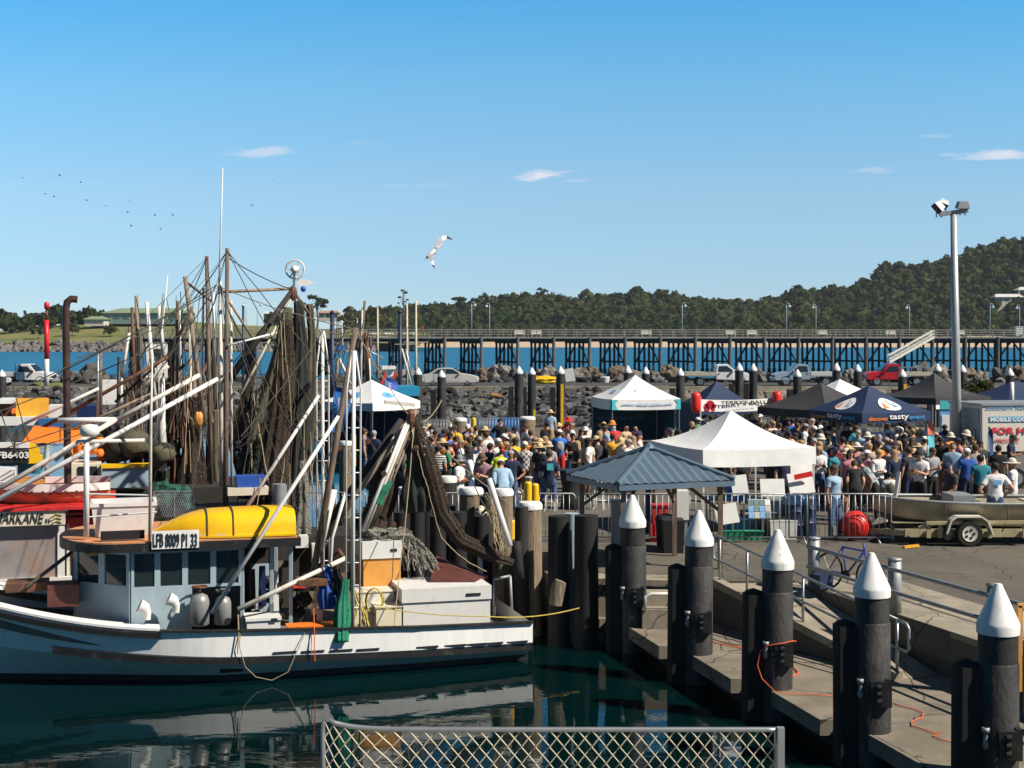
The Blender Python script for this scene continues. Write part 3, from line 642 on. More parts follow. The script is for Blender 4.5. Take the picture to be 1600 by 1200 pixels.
for i in range(26): tr.box(sa.lerp(sb, i/25)+V(0, 0, .1), (.32, 1.2, .06))
tr.build('tread', M['jettydeck'], st)
bx = MB(); p = jp(js(1592, .8), .8, JZ+.14); bx.box(p+V(0, 0, .8), (1.2, .8, 1.6)).box(p+V(0, 0, 1.65), (1.3, .9, .1))
solo(bx, 'jetty_box', M['white'], 'white upright box standing on the right end of the jetty', 'box')
BX0, BX1 = -95.0, 95.0
def xsec(mb, prof): return mb.extrude([V(BX0, y, z) for y, z in prof], (BX1-BX0, 0, 0))
tag(xsec(MB(), [(101.6, -1.5), (109.95, 1.25), (110.0, 1.9), (124.5, 1.9), (133, -1.5)]).build('breakwater', mat('breakwater core rubble', (0.09, 0.085, 0.08), 0.95, var=0.4, scale=.7, bump=.5, bscale=3)), kind='structure')
tag(MB().quad((BX0, 110.6, 1.95), (BX1, 110.6, 1.95), (BX1, 124, 1.95), (BX0, 124, 1.95)).build('road', M['road']), kind='structure')
solo(MB().box((0, 110.25, 1.93), (BX1-BX0, .6, .34)), 'kerb', M['concrete'], 'pale concrete kerb along the edge of the breakwater road', 'kerb')
def masonry():
    m, nt, b = new_mat('grouted stone wall'); N = nt.nodes; L = nt.links
    tc = N.new('ShaderNodeTexCoord'); v = N.new('ShaderNodeTexVoronoi'); v.inputs['Scale'].default_value = 2.6; v.feature = 'DISTANCE_TO_EDGE'
    v2 = N.new('ShaderNodeTexVoronoi'); v2.inputs['Scale'].default_value = 2.6
    for q in (v, v2): L.new(tc.outputs['Object'], q.inputs['Vector'])
    r = N.new('ShaderNodeValToRGB'); r.color_ramp.elements[0].position = .03; r.color_ramp.elements[1].position = .09; L.new(v.outputs['Distance'], r.inputs['Fac'])
    hs = N.new('ShaderNodeValToRGB'); hs.color_ramp.elements[0].color = (.07, .065, .06, 1); hs.color_ramp.elements[1].color = (.34, .30, .24, 1)
    sx = N.new('ShaderNodeSeparateColor'); L.new(v2.outputs['Color'], sx.inputs[0]); L.new(sx.outputs[0], hs.inputs['Fac'])
    mx = N.new('ShaderNodeMix'); mx.data_type = 'RGBA'; L.new(r.outputs['Color'], mx.inputs['Factor']); mx.inputs[6].default_value = (.42, .37, .29, 1); L.new(hs.outputs['Color'], mx.inputs[7])
    L.new(mx.outputs[2], b.inputs['Base Color']); b.inputs['Roughness'].default_value = .95
    bp = N.new('ShaderNodeBump'); bp.inputs['Strength'].default_value = .6; bp.inputs['Distance'].default_value = .15; L.new(v.outputs['Distance'], bp.inputs['Height']); L.new(bp.outputs['Normal'], b.inputs['Normal'])
    return m
wx0 = at(985, 0, 109.4).x
solo(MB().extrude([V(wx0, 109.2, -.6), V(wx0, 109.7, 1.78), V(wx0, 110.3, 1.78), V(wx0, 110.3, -.6)], (BX1-wx0, 0, 0)), 'seawall', masonry(), 'grouted grey stone seawall below the breakwater road', 'wall')
gl = at(610, 0, 108).x; mat_rock = foliage_mat('basalt rocks', [(.035, .037, .041), (.085, .087, .09), (.15, .148, .14)], .6, .7); mat_rock.node_tree.nodes['Mix Shader'].inputs[0].default_value = 0
rk = MB()
for i in range(2700):
    x = random.uniform(BX0*.72, wx0+1.5); t = random.random()
    if i >= 2300: x = random.uniform(wx0, BX1*.72); t = random.uniform(0, .45)
    rk.blob((x, 100.9+8.7*t, -.3+2.05*t), random.uniform(.24, .56), i, .32, 1, (1.15, 1, .85))
for i in range(420): rk.blob((random.uniform(BX0*.72, BX1*.72), random.uniform(124.7, 127.5), random.uniform(1.75, 2.15)), random.uniform(.3, .62), i+3000, .32, 1, (1.15, 1, .85))
tag(rk.build('breakwater_rocks', mat_rock), 'dark tumbled basalt rocks facing the breakwater', 'rocks', kind='stuff')
wd = gnd(768, 611, 1.9); wd = at(768, 618, 106.5)
solo(MB().bar(wd+V(-.9, 0, .15), wd+V(1.0, 0, -.1), .35, .14), 'drift_plank', M['pilewood'], 'pale flat timber plank lying on the dark breakwater rocks', 'plank')
rust_p = at(775, 617, 106.2); solo(MB().box(rust_p, (.7, .3, .16), Matrix.Rotation(.15, 3, 'Y')), 'rusty_sheet', M['orangebox'], 'rust orange scrap beside the plank on the breakwater rocks', 'scrap')
rp = at(1035, 0, 108); solo(MB().extrude([V(rp.x-2.2, 108.6, -.3), V(rp.x-1.0, 108.6, 1.75), V(rp.x+.5, 108.6, 1.75), V(rp.x-.6, 108.6, -.3)], (0, .7, 0)), 'concrete_buttress', M['concrete'], 'pale concrete buttress leaning on the seawall left of the white and teal marquee', 'buttress').location.x += at(905, 0, 108).x-rp.x+1
solo(MB().extrude([V(at(1205, 0, 108).x-.4, 108.4, 1.75), V(at(1205, 0, 108).x+.6, 108.4, 1.75), V(at(1205, 0, 108).x+2.4, 108.4, -.3), V(at(1205, 0, 108).x+.4, 108.4, -.3)], (0, .8, 0)), 'concrete_stair', M['concrete'], 'pale concrete stair slab on the seawall behind the orange buoys', 'stair')
def wheel(t, x, y, r, wd, side, rimm):
    w = MB().lathe([(r*.62, -wd/2), (r*.93, -wd/2), (r, -wd*.36), (r, wd*.36), (r*.93, wd/2), (r*.62, wd/2)], (x, y, r), 20, (0, 1, 0)).build('wheel', M['rubber'], t, True, angle=40)
    m = MB(); m.lathe([(.02, -wd*.49), (r*.62, -wd*.52), (r*.62, wd*.52), (.02, wd*.49)], (x, y, r), 16, (0, 1, 0))
    for k in range(5):
        a = 2*math.pi*k/5; m.bar((x, y+side*wd*.53, r), (x+math.cos(a)*r*.58, y+side*wd*.53, r+math.sin(a)*r*.58), .05, .03, up=(0, 1, 0))
    m.build('rim', rimm, w, True, angle=40)
def body_from_profile(prof, hw, tumble, m, z0):
    """side profile (x,z) pulled across the width with the upper part leaning in"""
    n = len(prof); rings = []
    for y, s in ((-hw, 1), (-hw*.96, 1), (hw*.96, 1), (hw, 1)):
        rg = []
        for x, z in prof:
            k = max(0, z-z0)*tumble; yy = y-math.copysign(k, y)
            edge = .0 if abs(y) < hw else .025
            rg.append(Vector((x*(1-edge*.3), yy, z-edge if z > .5 else z+edge)))
        rings.append(rg)
    return m.loft(rings)
def sedan(name, label, colm):
    t = thing(name, label, 'car')
    prof = [(-2.3, .38), (-2.35, .62), (-2.28, .88), (-1.75, .97), (-1.05, 1.38), (-.5, 1.46), (.2, 1.44), (1.05, .99), (1.6, .92), (2.15, .78), (2.35, .58), (2.32, .34), (1.9, .28), (-1.9, .28)]
    body_from_profile(prof, .89, .28, b := MB(), .9); b.build('body', colm, t, True, angle=35)
    for s in (-1, 1):
        def P(x, z): return Vector((x, s*(.895-max(0, z-.9)*.28), z))
        g = MB(); g.extrude([P(-1.35, 1.02), P(-.95, 1.34), P(-.42, 1.39), P(-.42, 1.0)], (0, s*.012, 0)).extrude([P(-.34, 1.0), P(-.34, 1.39), P(.18, 1.37), P(.82, 1.0)], (0, s*.012, 0)); g.build('side_window', M['glass'], t)
        MB().extrude([P(-1.3, .4), P(-1.3, .95), P(-.38, .96), P(-.38, .4)], (0, s*.008, 0)).extrude([P(-.35, .4), P(-.35, .96), P(.85, .96), P(.85, .4)], (0, s*.008, 0)).build('door', colm, t)
        wheel(t, -1.38, s*.78, .32, .2, s, M['chrome']); wheel(t, 1.42, s*.78, .32, .2, s, M['chrome'])
        MB().box((2.22, s*.66, .66), (.2, .36, .15)).build('headlight', M['lampglass'], t); MB().box((-2.26, s*.68, .78), (.12, .34, .15)).build('tail_light', M['red'], t)
        MB().box((.75, s*.95, 1.0), (.12, .18, .12)).build('mirror', colm, t)
    ws = MB().extrude([V(.3, -.6, 1.425), V(.3, .6, 1.425), V(1.0, .72, 1.04), V(1.0, -.72, 1.04)], (.02, 0, .025)); ws.build('windscreen', M['glass'], t)
    MB().extrude([V(-1.12, -.58, 1.37), V(-1.12, .58, 1.37), V(-1.68, .7, 1.01), V(-1.68, -.7, 1.01)], (-.02, 0, .03)).build('rear_window', M['glass'], t)
    MB().box((2.36, 0, .42), (.08, 1.5, .16)).build('bumper', M['blackpaint'], t)
    return t
def ute(name, label, colm, traym, old=False, sides=.28, canopy=False):
    """single cab utility with a drop side tray behind"""
    t = thing(name, label, 'ute')
    if old: prof = [(-.25, .55), (-.25, 1.1), (-.15, 1.72), (.1, 1.8), (.75, 1.78), (1.25, 1.2), (2.2, 1.12), (2.45, 1.0), (2.5, .62), (2.4, .5)]
    else: prof = [(-.25, .5), (-.28, 1.1), (-.15, 1.68), (.1, 1.76), (.7, 1.74), (1.4, 1.18), (2.2, 1.08), (2.52, .9), (2.6, .6), (2.5, .45)]
    body_from_profile(prof, .9, .22, b := MB(), 1.05); b.build('body', colm, t, True, angle=32)
    MB().box((-.6, 0, .52), (4.6, .8, .16)).build('chassis', M['blackpaint'], t)
    tr = MB(); tr.box((-1.55, 0, .84), (2.45, 1.82, .07))
    for s in (-1, 1): tr.box((-1.55, s*.9, .86+sides/2), (2.45, .04, sides))
    tr.box((-2.77, 0, .86+sides/2), (.04, 1.82, sides)).box((-.34, 0, .86+sides/2), (.04, 1.82, sides))
    tr.build('tray', traym, t)
    hb = MB()
    for s in (-1, 1): hb.bar((-.38, s*.75, .86), (-.38, s*.7, 1.72), .05)
    hb.bar((-.38, -.7, 1.72), (-.38, .7, 1.72), .05).bar((-.38, -.7, 1.35), (-.38, .7, 1.35), .04).build('headboard', M['galv'], t)
    for s in (-1, 1):
        def P(x, z): return Vector((x, s*(.905-max(0, z-1.05)*.22), z))
        fx = .72 if old else .7
        MB().extrude([P(-.12, 1.16), P(-.05, 1.6), P(.6, 1.62), P(1.05 if old else 1.2, 1.18)], (0, s*.012, 0)).build('side_window', M['glass'], t)
        d = MB().extrude([P(-.2, .55), P(-.2, 1.12), P(1.1, 1.14), P(1.1, .55)], (0, s*.008, 0)).build('door', colm, t)
        MB().box((-.05, s*.925, 1.0), (.16, .03, .04)).build('handle', M['blackpaint'], d)
        wheel(t, 1.65, s*.76, .36, .24, s, M['chrome']); wheel(t, -1.55, s*.76, .36, .24, s, M['chrome'])
        MB().box((2.45, s*.66, .84), (.22, .36, .17)).build('headlight', M['lampglass'], t); MB().box((-2.8, s*.7, .8), (.06, .3, .12)).build('tail_light', M['red'], t)
        MB().box((1.05, s*1.0, 1.22), (.12, .2, .18)).build('mirror', M['blackpaint'] if old else colm, t)
        MB().lathe([(.40, -.02), (.44, -.02), (.44, .02), (.40, .02), (.40, -.02)], (1.65, s*.89, .38), 18, (0, 1, 0), False).build('wheel_arch', M['blackpaint'], t)
    MB().extrude([V(.78, -.66, 1.72), V(.78, .66, 1.72), V(1.36, .78, 1.22), V(1.36, -.78, 1.22)], (.02, 0, .03)).build('windscreen', M['glass'], t)
    MB().box((2.6, 0, .52), (.14, 1.7, .2)).build('bumper', M['galvdull'] if old else colm, t)
    MB().box((2.55, 0, .78), (.08, .9, .18)).build('grille', M['blackpaint'], t)
    return t
def park(t, px, Y, rz): t.location = (at(px, 0, Y).x, Y, 1.96); t.rotation_euler.z = rz
M['carbeige'] = mat('champagne car paint', (0.66, 0.62, 0.56), 0.28, 0.25, var=0.02)
M['carwhite'] = mat('white car paint', (0.75, 0.76, 0.76), 0.3, var=0.02)
M['carsilver'] = mat('silver blue car paint', (0.42, 0.48, 0.53), 0.28, 0.4, var=0.02)
M['carred'] = mat('red car paint', (0.48, 0.012, 0.02), 0.32, var=0.06)
M['traypale'] = mat('pale timber tray', (0.52, 0.48, 0.38), 0.7, var=0.15)
M['traywhite'] = mat('white aluminium tray', (0.68, 0.68, 0.66), 0.5, 0.2, var=0.05)
park(sedan('silver_sedan', 'champagne silver sedan parked on the breakwater beside the rocks', M['carbeige']), 703, 115.5, R(2))
park(ute('white_ute', 'white single cab ute with dull tray facing away from the other two utes', M['carwhite'], M['traypale']), 1122, 115.5, 0)
park(ute('silver_ute', 'silver blue ute with white tray, nose towards the white ute', M['carsilver'], M['traywhite']), 1257, 115.5, R(180))
rt = ute('red_ute', 'red old ute with pale tray and galvanised rails below the jetty stair', M['carred'], M['traypale'], True); park(rt, 1398, 115.5, R(180))
rk_ = MB()
for x in (-2.7, -1.6, -.5):
    for s in (-1, 1): rk_.bar((x, s*.85, 1.1), (x, s*.85, 1.5), .05)
for s in (-1, 1): rk_.bar((-2.7, s*.85, 1.5), (-.5, s*.85, 1.5), .05)
ORG[rt.name] = V(0, 0, 0); rk_.build('tray_rail', M['galv'], rt)
park(ute('white_cab_ute', 'white ute with empty dark chassis parked beside the red and white beacon', M['carwhite'], M['traywhite'], True), 36, 114.5, 0)
wv = sedan('white_car', 'white car cut off by the left edge beside the white ute', M['carwhite']); park(wv, -22, 114.5, 0)
bp = at(73, 598, 112.5)
bt = thing('channel_beacon', 'tall red and white channel beacon pole on the breakwater', 'beacon', (bp.x, 112.5, 1.95))
def zz(py, Y): return HC+(HYP-py)*Y/F
MB().tube([(bp.x, 112.5, 1.95), (bp.x, 112.5, zz(561, 112.5))], .19, 12).build('white_base', M['white'], bt, True)
MB().tube([(bp.x, 112.5, zz(561, 112.5)), (bp.x-.02, 112.5, zz(500, 112.5))], .19, 12).build('red_shaft', mat('signal red paint', (0.70, 0.015, 0.03), .4, var=.05), bt, True)
MB().tube([(bp.x, 112.5, zz(500, 112.5)), (bp.x, 112.5, zz(483, 112.5))], .09, 10).build('neck', M['rust'], bt, True)
MB().lathe([(.2, 0), (.2, .5), (.05, .58)], (bp.x, 112.5, zz(483, 112.5)), 12).build('lantern', MATS['signal red paint'], bt, True)
for i, (px, py, r, lab) in enumerate(((145, 585, 1.2, 'dark boulder standing by the left end of the bay behind the grey post'), (112, 590, .8, 'low dark rock beside the brown exhaust pipe'), (135, 592, .9, 'dark rock with a pale top near the brown exhaust pipe'))):
    solo(MB().blob((at(px, 0, 122).x, 122, 1.9+r*.4), r, i+40, .3, 2), 'boulder', M['rock'], lab, 'boulder', smooth=False)
solo(MB().blob((at(75, 0, 113.5).x, 113.6, 1.95), 1.0, 3, .2, 2, (1.6, .6, .35)), 'dry_grass', M['grassfar'], 'dry olive grass patch at the foot of the channel beacon', 'grass', kind='stuff')
BW = [(598, 30, 'g'), (618, 26, 'b'), (640, 30, 'g'), (757, 30, 'b'), (782, 34, 'g'), (806, 26, 'd'), (832, 24, 'g'), (853, 32, 'g'), (875, 30, 'd'), (903, 30, 'g'), (924, 34, 'b'), (963, 34, 'b'), (990, 26, 'g'), (1020, 26, 'd'), (1048, 32, 'b'), (1182, 30, 'd'), (1205, 22, 'b'), (1325, 26, 'g'), (1442, 36, 'd'), (1466, 34, 'g'), (1490, 30, 'd'), (1512, 30, 'b'), (1535, 24, 'g'), (1566, 30, 'd'), (1592, 34, 'b')]
near = [(660, 750, 'champagne sedan'), (1070, 1168, 'white ute'), (1208, 1310, 'silver ute'), (1345, 1460, 'red ute')]
for i, (px, wpx, c) in enumerate(BW):
    Y = 126.2; r = wpx/2*Y/F*.95
    if px < 655: w = f"{['third', 'second', 'first'][i]} one left of the champagne sedan"
    elif px < 1060: w = f"{['first', 'second', 'third', 'fourth', 'fifth', 'sixth', 'seventh', 'eighth', 'ninth', 'tenth', 'eleventh', 'twelfth'][i-3]} one right of the champagne sedan"
    elif px < 1210: w = f"{'first' if px < 1190 else 'second'} one right of the white ute"
    elif px < 1340: w = 'alone between the silver and red utes'
    else: w = f"{['first', 'second', 'third', 'fourth', 'fifth', 'sixth', 'seventh'][i-18]} one right of the red ute"
    cn = {'g': 'grey', 'b': 'brown', 'd': 'dark'}[c]
    solo(MB().blob((at(px, 0, Y).x, Y, 1.75+r*.75), r, i+11, .3, 2, (1, .9, random.uniform(.85, 1.15))), 'boulder', M[{'g': 'rockgrey', 'b': 'rockbrown', 'd': 'rock'}[c]], f'{cn} boulder beyond the breakwater road, {w}', 'boulder', 'boulders beyond the breakwater road')
yk = at(852, 590, 121); solo(MB().blob((yk.x, 121, 2.25), .75, 5, .15, 2, (1.5, .6, .45)).bar((yk.x-1.0, 121, 2.6), (yk.x+.9, 121, 2.5), .08), 'kayak', M['yellowpaint'], 'yellow canoe lying against the grey boulders right of the sedan', 'canoe')
sg = at(890, 595, 111.4); t = thing('parking_sign', 'white signboard leaning by the breakwater road among the boulders', 'sign', (sg.x, 111.4, 1.95))
MB().box((sg.x, 111.4, 2.95), (.75, .05, 1.0), Matrix.Rotation(-.2, 3, 'Y')).build('panel', M['white'], t); MB().tube([(sg.x+.15, 111.45, 1.95), (sg.x+.05, 111.45, 2.6)], .04, 6).build('leg', M['galv'], t)
for px, wm, hh, lab in ((945, .9, .55, 'small white tub among the boulders behind the white and teal marquee'),):
    solo(MB().lathe([(.35, 0), (.45, .5), (.4, .55)], (at(px, 0, 124.2).x, 124.2, 1.9), 12), 'tub', M['white'], lab, 'tub', smooth=True, angle=40)
def marina_pile(twin=False):
    t = thing('marina_pile', '', 'pile')
    MB().tube([(0, 0, -1.2), (0, 0, 3.86)], .23, 14).build('sleeve', M['sleeve'], t, True, angle=50)
    MB().lathe([(.20, 3.84), (.21, 3.92), (.19, 3.98), (.05, 4.21), (.02, 4.24)], (0, 0, 0), 14).build('cap', M['cap'], t, True, angle=50)
    f = MB().bar((-.42, -.1, -1), (-.42, -.1, 3.2), .28, .3).build('fender', M['rubber'], t)
    return t
mp0 = marina_pile(); ys = MB().bar((.14, -.3, .8), (.14, -.3, 3.0), .12, .05, up=(0, 1, 0)).build('ladder_stripe', M['yellowpaint'], None); ys.location = (0, 0, 0); bpy.data.objects.remove(ys)
WORDS = ['first', 'second', 'third', 'fourth', 'fifth', 'sixth', 'seventh', 'eighth', 'ninth', 'tenth', 'eleventh', 'twelfth']
PL = [(653, 574, 76), (690, 578, 74), (811, 572, 74), (831, 574, 78), (876, 572, 74), (981, 571, 76), (1009, 573, 78), (1063, 575, 74), (1155, 567, 76), (1177, 568, 78), (1246, 577, 74), (1307, 567, 76), (1340, 569, 78), (1410, 577, 74), (1465, 568, 76), (1504, 570, 78), (1578, 575, 74), (3, 578, 80)]
place = ['tucked against the stern of the blue cabined boat', 'in front of the nose of the champagne sedan', 'first of a close pair left of the yellow canoe', 'second of a close pair left of the yellow canoe', 'in front of the leaning white signboard', 'just left of the white and teal marquee peak', 'just right of the white and teal marquee peak', 'at the tail of the white ute', 'in front of the cab of the white ute', 'just ahead of the white ute bonnet', 'in front of the silver ute door', 'behind the tray of the silver ute', 'between the silver ute and the red ute', 'in front of the red ute tray', 'behind the tail of the red ute', 'just right of the floodlight pole', 'above the mobile coolroom roof', 'in front of the white car at the left edge']
for i, ((px, py, Y), w) in enumerate(zip(PL, place)):
    c = mp0 if i == 0 else copy_tree(mp0)
    s = (zz(py, Y))/4.24
    c.location = (at(px, 0, Y).x, Y, 0); c.scale = (1, 1, s); tag(c, f'marina pile with white cap {w}', None, 'marina piles with white caps')
for px, Y, lab in ((878, 73.6, 'yellow depth board fixed on the black pile by the white signboard'), (835, 77.6, 'short yellow board low on the second pile of the close pair'), (1412, 73.6, 'yellow board on the black pile in front of the red ute tray')):
    z0 = zz(668, Y) if px != 835 else zz(665, Y); z1 = zz(600, Y) if px != 835 else zz(640, Y)
    solo(MB().box((at(px, 0, Y).x, Y-.28, (z0+z1)/2), (.14, .04, z1-z0)), 'depth_board', M['yellowpaint'], lab, 'board')
def post(px, y0, y1, Y, r, m, label, name='marina_post', cat='post', capm=None, r2=None):
    a, b = at(px, y1, Y), at(px, y0, Y); a.z = min(a.z, 0)-.5
    t = thing(name, label, cat, a); MB().tube([a, b], [r, r2 or r], 10).build('shaft', m, t, True)
    MB().lathe([(r*1.15, 0), (r*1.15, r*.7), (r*.4, r*1.5)], b, 10).build('cap', capm or m, t, True)
    return t
M['navypost'] = mat('navy post paint', (0.010, 0.024, 0.075), .5, var=.2)
post(519, 490, 640, 84, .13, M['navypost'], 'tall navy marina post right of the tall white lattice mast')
post(625, 489, 612, 84, .12, M['navypost'], 'tall navy marina post left of the pale yacht masts')
post(380, 480, 600, 95, .08, M['navypost'], 'thin navy post with a yellow band behind the dark masts')
def yacht_mast(px, y0, y1, Y, label):
    a, b = at(px, y1, Y), at(px, y0, Y)
    t = thing('yacht_mast', label, 'mast', a); MB().tube([a, b], [.085, .05], 8).build('spar', M['paleline'], t, True)
    MB().bar(a.lerp(b, .62)+V(-.7, 0, 0), a.lerp(b, .62)+V(.7, 0, 0), .05).build('spreader', M['paleline'], t)
    s = MB()
    for d in (-1.2, 1.2): s.tube([a+V(d, 0, .2), a.lerp(b, .62)+V(.6*d, 0, 0), b], .012, 4)
    s.build('stay', M['greyrope'], t)
yacht_mast(650, 470, 640, 80, 'pale slender yacht mast just left of the champagne sedan, taller one')
yacht_mast(636, 475, 640, 82, 'pale slender yacht mast beside the navy post, thinner one')
yacht_mast(590, 480, 600, 88, 'thin grey yacht mast above the blue marquee flag')
QZ = 1.25
ramp_top_l = V(3.85, 27.3, QZ); ramp_bot_l = V(6.15, 22.7, .52)
QA, QB = V(5.69, 26.9, QZ), V(6.54, 24.37, QZ); QDIR = (QB-QA); QEND = QA+QDIR*5.2
quay_poly = [(.75, 28.2), (3.85, 27.6), (5.46, 27.6), (QA.x-.05, QA.y+.1), (QEND.x-.05, QEND.y), (60, 12), (60, 74), (-8.3, 74), (-6.3, 64)]
qm = MB(); qm.prism(quay_poly, .75, QZ)
tag(qm.build('quay', M['asphalt']), kind='structure')
def edge_path(name, pts, w, z0, z1, m, label, inset=0.0, cat='kerb'):
    mb = MB()
    for a, b in zip(pts, pts[1:]):
        a, b = V(*a[:2], 0), V(*b[:2], 0); d = (b-a).normalized(); n = V(-d.y, d.x, 0)
        o = n*inset
        mb.extrude([a+o+V(0, 0, z0), a+o+V(0, 0, z1), a+o+n*w+V(0, 0, z1), a+o+n*w+V(0, 0, z0)], (b-a))
    return solo(mb, name, m, label, cat)
edge_path('quay_wall', [(-8.35, 74), (-6.35, 64), (.7, 28.17)], .9, -1.5, 1.0, M['concdark'], 'stained wharf wall behind the moored trawlers, shade painted into its colour', .35, 'wall')
edge_path('quay_wall', [(.72, 28.0), (3.80, 27.5)], .5, -1.5, 1.246, M['concrete'], 'pale concrete block wall below the metal roofed shelter', 0.0, 'wall')
edge_path('quay_wall', [(QA.x-.12, QA.y+.65), (QEND.x-.12, QEND.y)], .5, -.4, 1.24, M['concdark'], 'stained retaining wall under the grey tube rail, shade painted into its colour', 0.0, 'wall')
edge_path('quay_coping', [(QA.x-.16, QA.y+.6), (QEND.x-.16, QEND.y)], .75, 1.16, 1.262, M['concrete'], 'pale concrete coping under the grey tube rail', 0.0)
edge_path('quay_coping', [(.70, 27.95), (3.85, 27.42)], .62, 1.14, 1.262, M['concrete'], 'pale concrete coping in front of the metal roofed shelter', 0.0)
solo(MB().prism([(QA.x+.6, QA.y+1.2), (QEND.x+.6, QEND.y), (QEND.x+1.7, QEND.y), (QA.x+1.6, QA.y+1.4)], 1.2, 1.256), 'apron_slab', M['concrete'], 'worn pale concrete strip along the quay edge', 'slab').name = 'apron_slab'
rmp = MB(); wd = V(1.42, .55, 0)
rl, rb = ramp_top_l, ramp_bot_l
rmp.add([rl, rb, rb+V(.75, .3, 0), rl+V(1.65, .1, 0)]+[V(p.x, p.y, -.2) for p in (rl, rb, rb+V(.75, .3, 0), rl+V(1.65, .1, 0))], [(0, 1, 2, 3), (4, 7, 6, 5), (0, 4, 5, 1), (1, 5, 6, 2), (2, 6, 7, 3), (3, 7, 4, 0)])
tag(rmp.build('ramp', M['concrete']), kind='structure')
solo(MB().bar(rl+V(.02, 0, .05), rb+V(.02, 0, .05), .18, .14), 'ramp_kerb', M['concrete'], 'raised concrete kerb along the open side of the ramp', 'kerb')
solo(MB().extrude([V(rl.x-.03, rl.y, -.3), V(rl.x-.03, rl.y, rl.z-.03), V(rb.x-.03, rb.y, rb.z-.03), V(rb.x-.03, rb.y, -.3)], (-.04, -.02, 0)), 'ramp_wall', M['concdark'], 'stained side wall of the ramp facing the pontoon, darkened as its shaded face', 'wall')
P0, PS = V(2.32, 27.1, 0), V(.905, -2.42, 0)
def PP(i): return P0+PS*i
pz = .5; poly = []
for i in range(-1, 6):
    p = PP(i)
    a = p+V(-.30, .55, 0); b = p+PS+V(-.62, .55, 0)
    if i == -1: a = V(1.35, 27.9, 0)
    poly += [(a.x, a.y), (b.x, b.y)]
e = PP(6)
poly += [(e.x+3, e.y), (QEND.x+.1, QEND.y), (QA.x, QA.y), (5.5, 27.55), (3.6, 27.6), (1.4, 28.1)]
pt = MB().prism(poly, .27, pz)
cx_ = [(x+.35, y) for x, y in poly[:14]]+poly[14:]
solo(MB().prism(cx_, -.4, .268), 'pontoon_shade_block', M['rubber'], 'black inset block painted as the shaded void under the concrete pontoon edge', 'float')  # inset black block stands in for the shadowed void below the slab
tag(pt.build('pontoon', M['pontoon']), kind='structure')
def front_pile():
    t = thing('pontoon_pile', '', 'pile')
    MB().tube([(0, 0, -1.5), (0, 0, 2.4)], .238, 28).build('sleeve', M['sleeve'], t, True, angle=50)
    c = MB().lathe([(.256, 2.37), (.259, 2.47), (.256, 2.49), (.248, 2.51), (.15, 2.73), (.05, 2.95), (.036, 2.972), (.0, 2.98)], (0, 0, 0), 32).build('cap', M['cap'], t, True, angle=25)
    MB().lathe([(.250, -1), (.252, 2.0), (.24, 2.02)], (0, 0, 0), 28).build('lower_sleeve', M['sleeve'], t, True, angle=50)
    f = MB(); f.extrude([V(-.62, -.02, -1.5), V(-.62, .12, -1.5), V(-.54, .2, -1.5), V(-.36, .2, -1.5), V(-.30, .12, -1.5), V(-.30, -.14, -1.5), V(-.54, -.14, -1.5)], (0, 0, 3.46))
    f.lathe([(.15, 1.95), (.13, 2.0), (.02, 2.04)], (-.46, .03, 0), 10)
    f.v = [(x+.09, y, z) for x, y, z in f.v]; f.build('fender', M['rubber'], t, True, angle=40)
    br = MB(); br.box((.05, -.27, 1.08), (.22, .12, .34)).box((.19, -.2, 1.08), (.07, .2, .38)); b = br.build('bracket', M['blackpaint'], t)
    bo = MB()
    for z in (.98, 1.08, 1.18): bo.lathe([(.0, -.03), (.035, -.03), (.035, .03), (.0, .03)], (.05, -.34, z), 10, (1, 0, 0))
    bo.build('bolt', M['rubber'], b)
    MB().lathe([(.05, 1.2), (.05, 1.26), (.025, 1.26), (.03, 1.1), (.045, 1.05), (.03, 1.0)], (-.19, -.2, 0), 12).build('bollard_pin', M['galvdull'], t, True)
    return t
fp = front_pile()
FPW = ['furthest of the row, just right of the wooden piles', 'second from the shelter end, beside the shelter post', 'with orange cord wound round its bracket', 'beside the end post of the ramp handrail', 'nearest of the row, beside the timber frame']
for i in range(5):
    c = fp if i == 0 else copy_tree(fp); c.location = PP(i); c.rotation_euler = (R((.4, -.5, .3, -.4, .5)[i]), R((-.5, .4, .6, -.3, .2)[i]), R(-8+(i*7) % 5))
    tag(c, f'white capped pontoon pile, {FPW[i]}', None, 'pontoon piles with white cone caps')
c = copy_tree(fp); c.location = PP(5); c.rotation_euler.z = R(-8); tag(c, 'white capped pontoon pile just out of view past the nearest one', None, 'pontoon piles with white cone caps')
hr = thing('ramp_handrail', 'thin galvanised two bar handrail along the concrete ramp', 'handrail', rl)
rp = []
for t_ in (.03, .20, .52, .80, .985):
    p = rl.lerp(rb, t_)+V(.05, 0, 0); rp.append(p); MB().tube([p, p+V(0, 0, .95)], .026, 8).build('post', M['galv'], hr, True)
for z in (.93, .48):
    MB().tube([rp[0]+V(-.05, .12, z), *[p+V(0, 0, z) for p in rp]], .024, 8).build('rail', M['galv'], hr, True)
for e_, d in ((rp[0], V(-.10, .18, 0)), (rp[-1], V(.13, -.22, -.04))):
    MB().tube([e_+V(0, 0, .93), e_+d*.8+V(0, 0, .93), e_+d+V(0, 0, .86), e_+d+V(0, 0, .55), e_+d*.8+V(0, 0, .48), e_+V(0, 0, .48)], .024, 8).build('end_loop', M['galv'], hr, True)
qr = thing('quay_rail', 'heavy grey tube rail with thick round posts on the quay edge', 'railing', QA)
qp = [QA+QDIR*i+V(.02, 0, 0) for i in range(0, 6)]
for p in qp:
    po = MB().tube([p, p+V(0, 0, .92)], .115, 16).build('post', M['galvdull'], qr, True); MB().lathe([(.125, 0), (.125, .03), (.0, .05)], p+V(0, 0, .91), 16).build('post_cap', M['galvdull'], po, True)
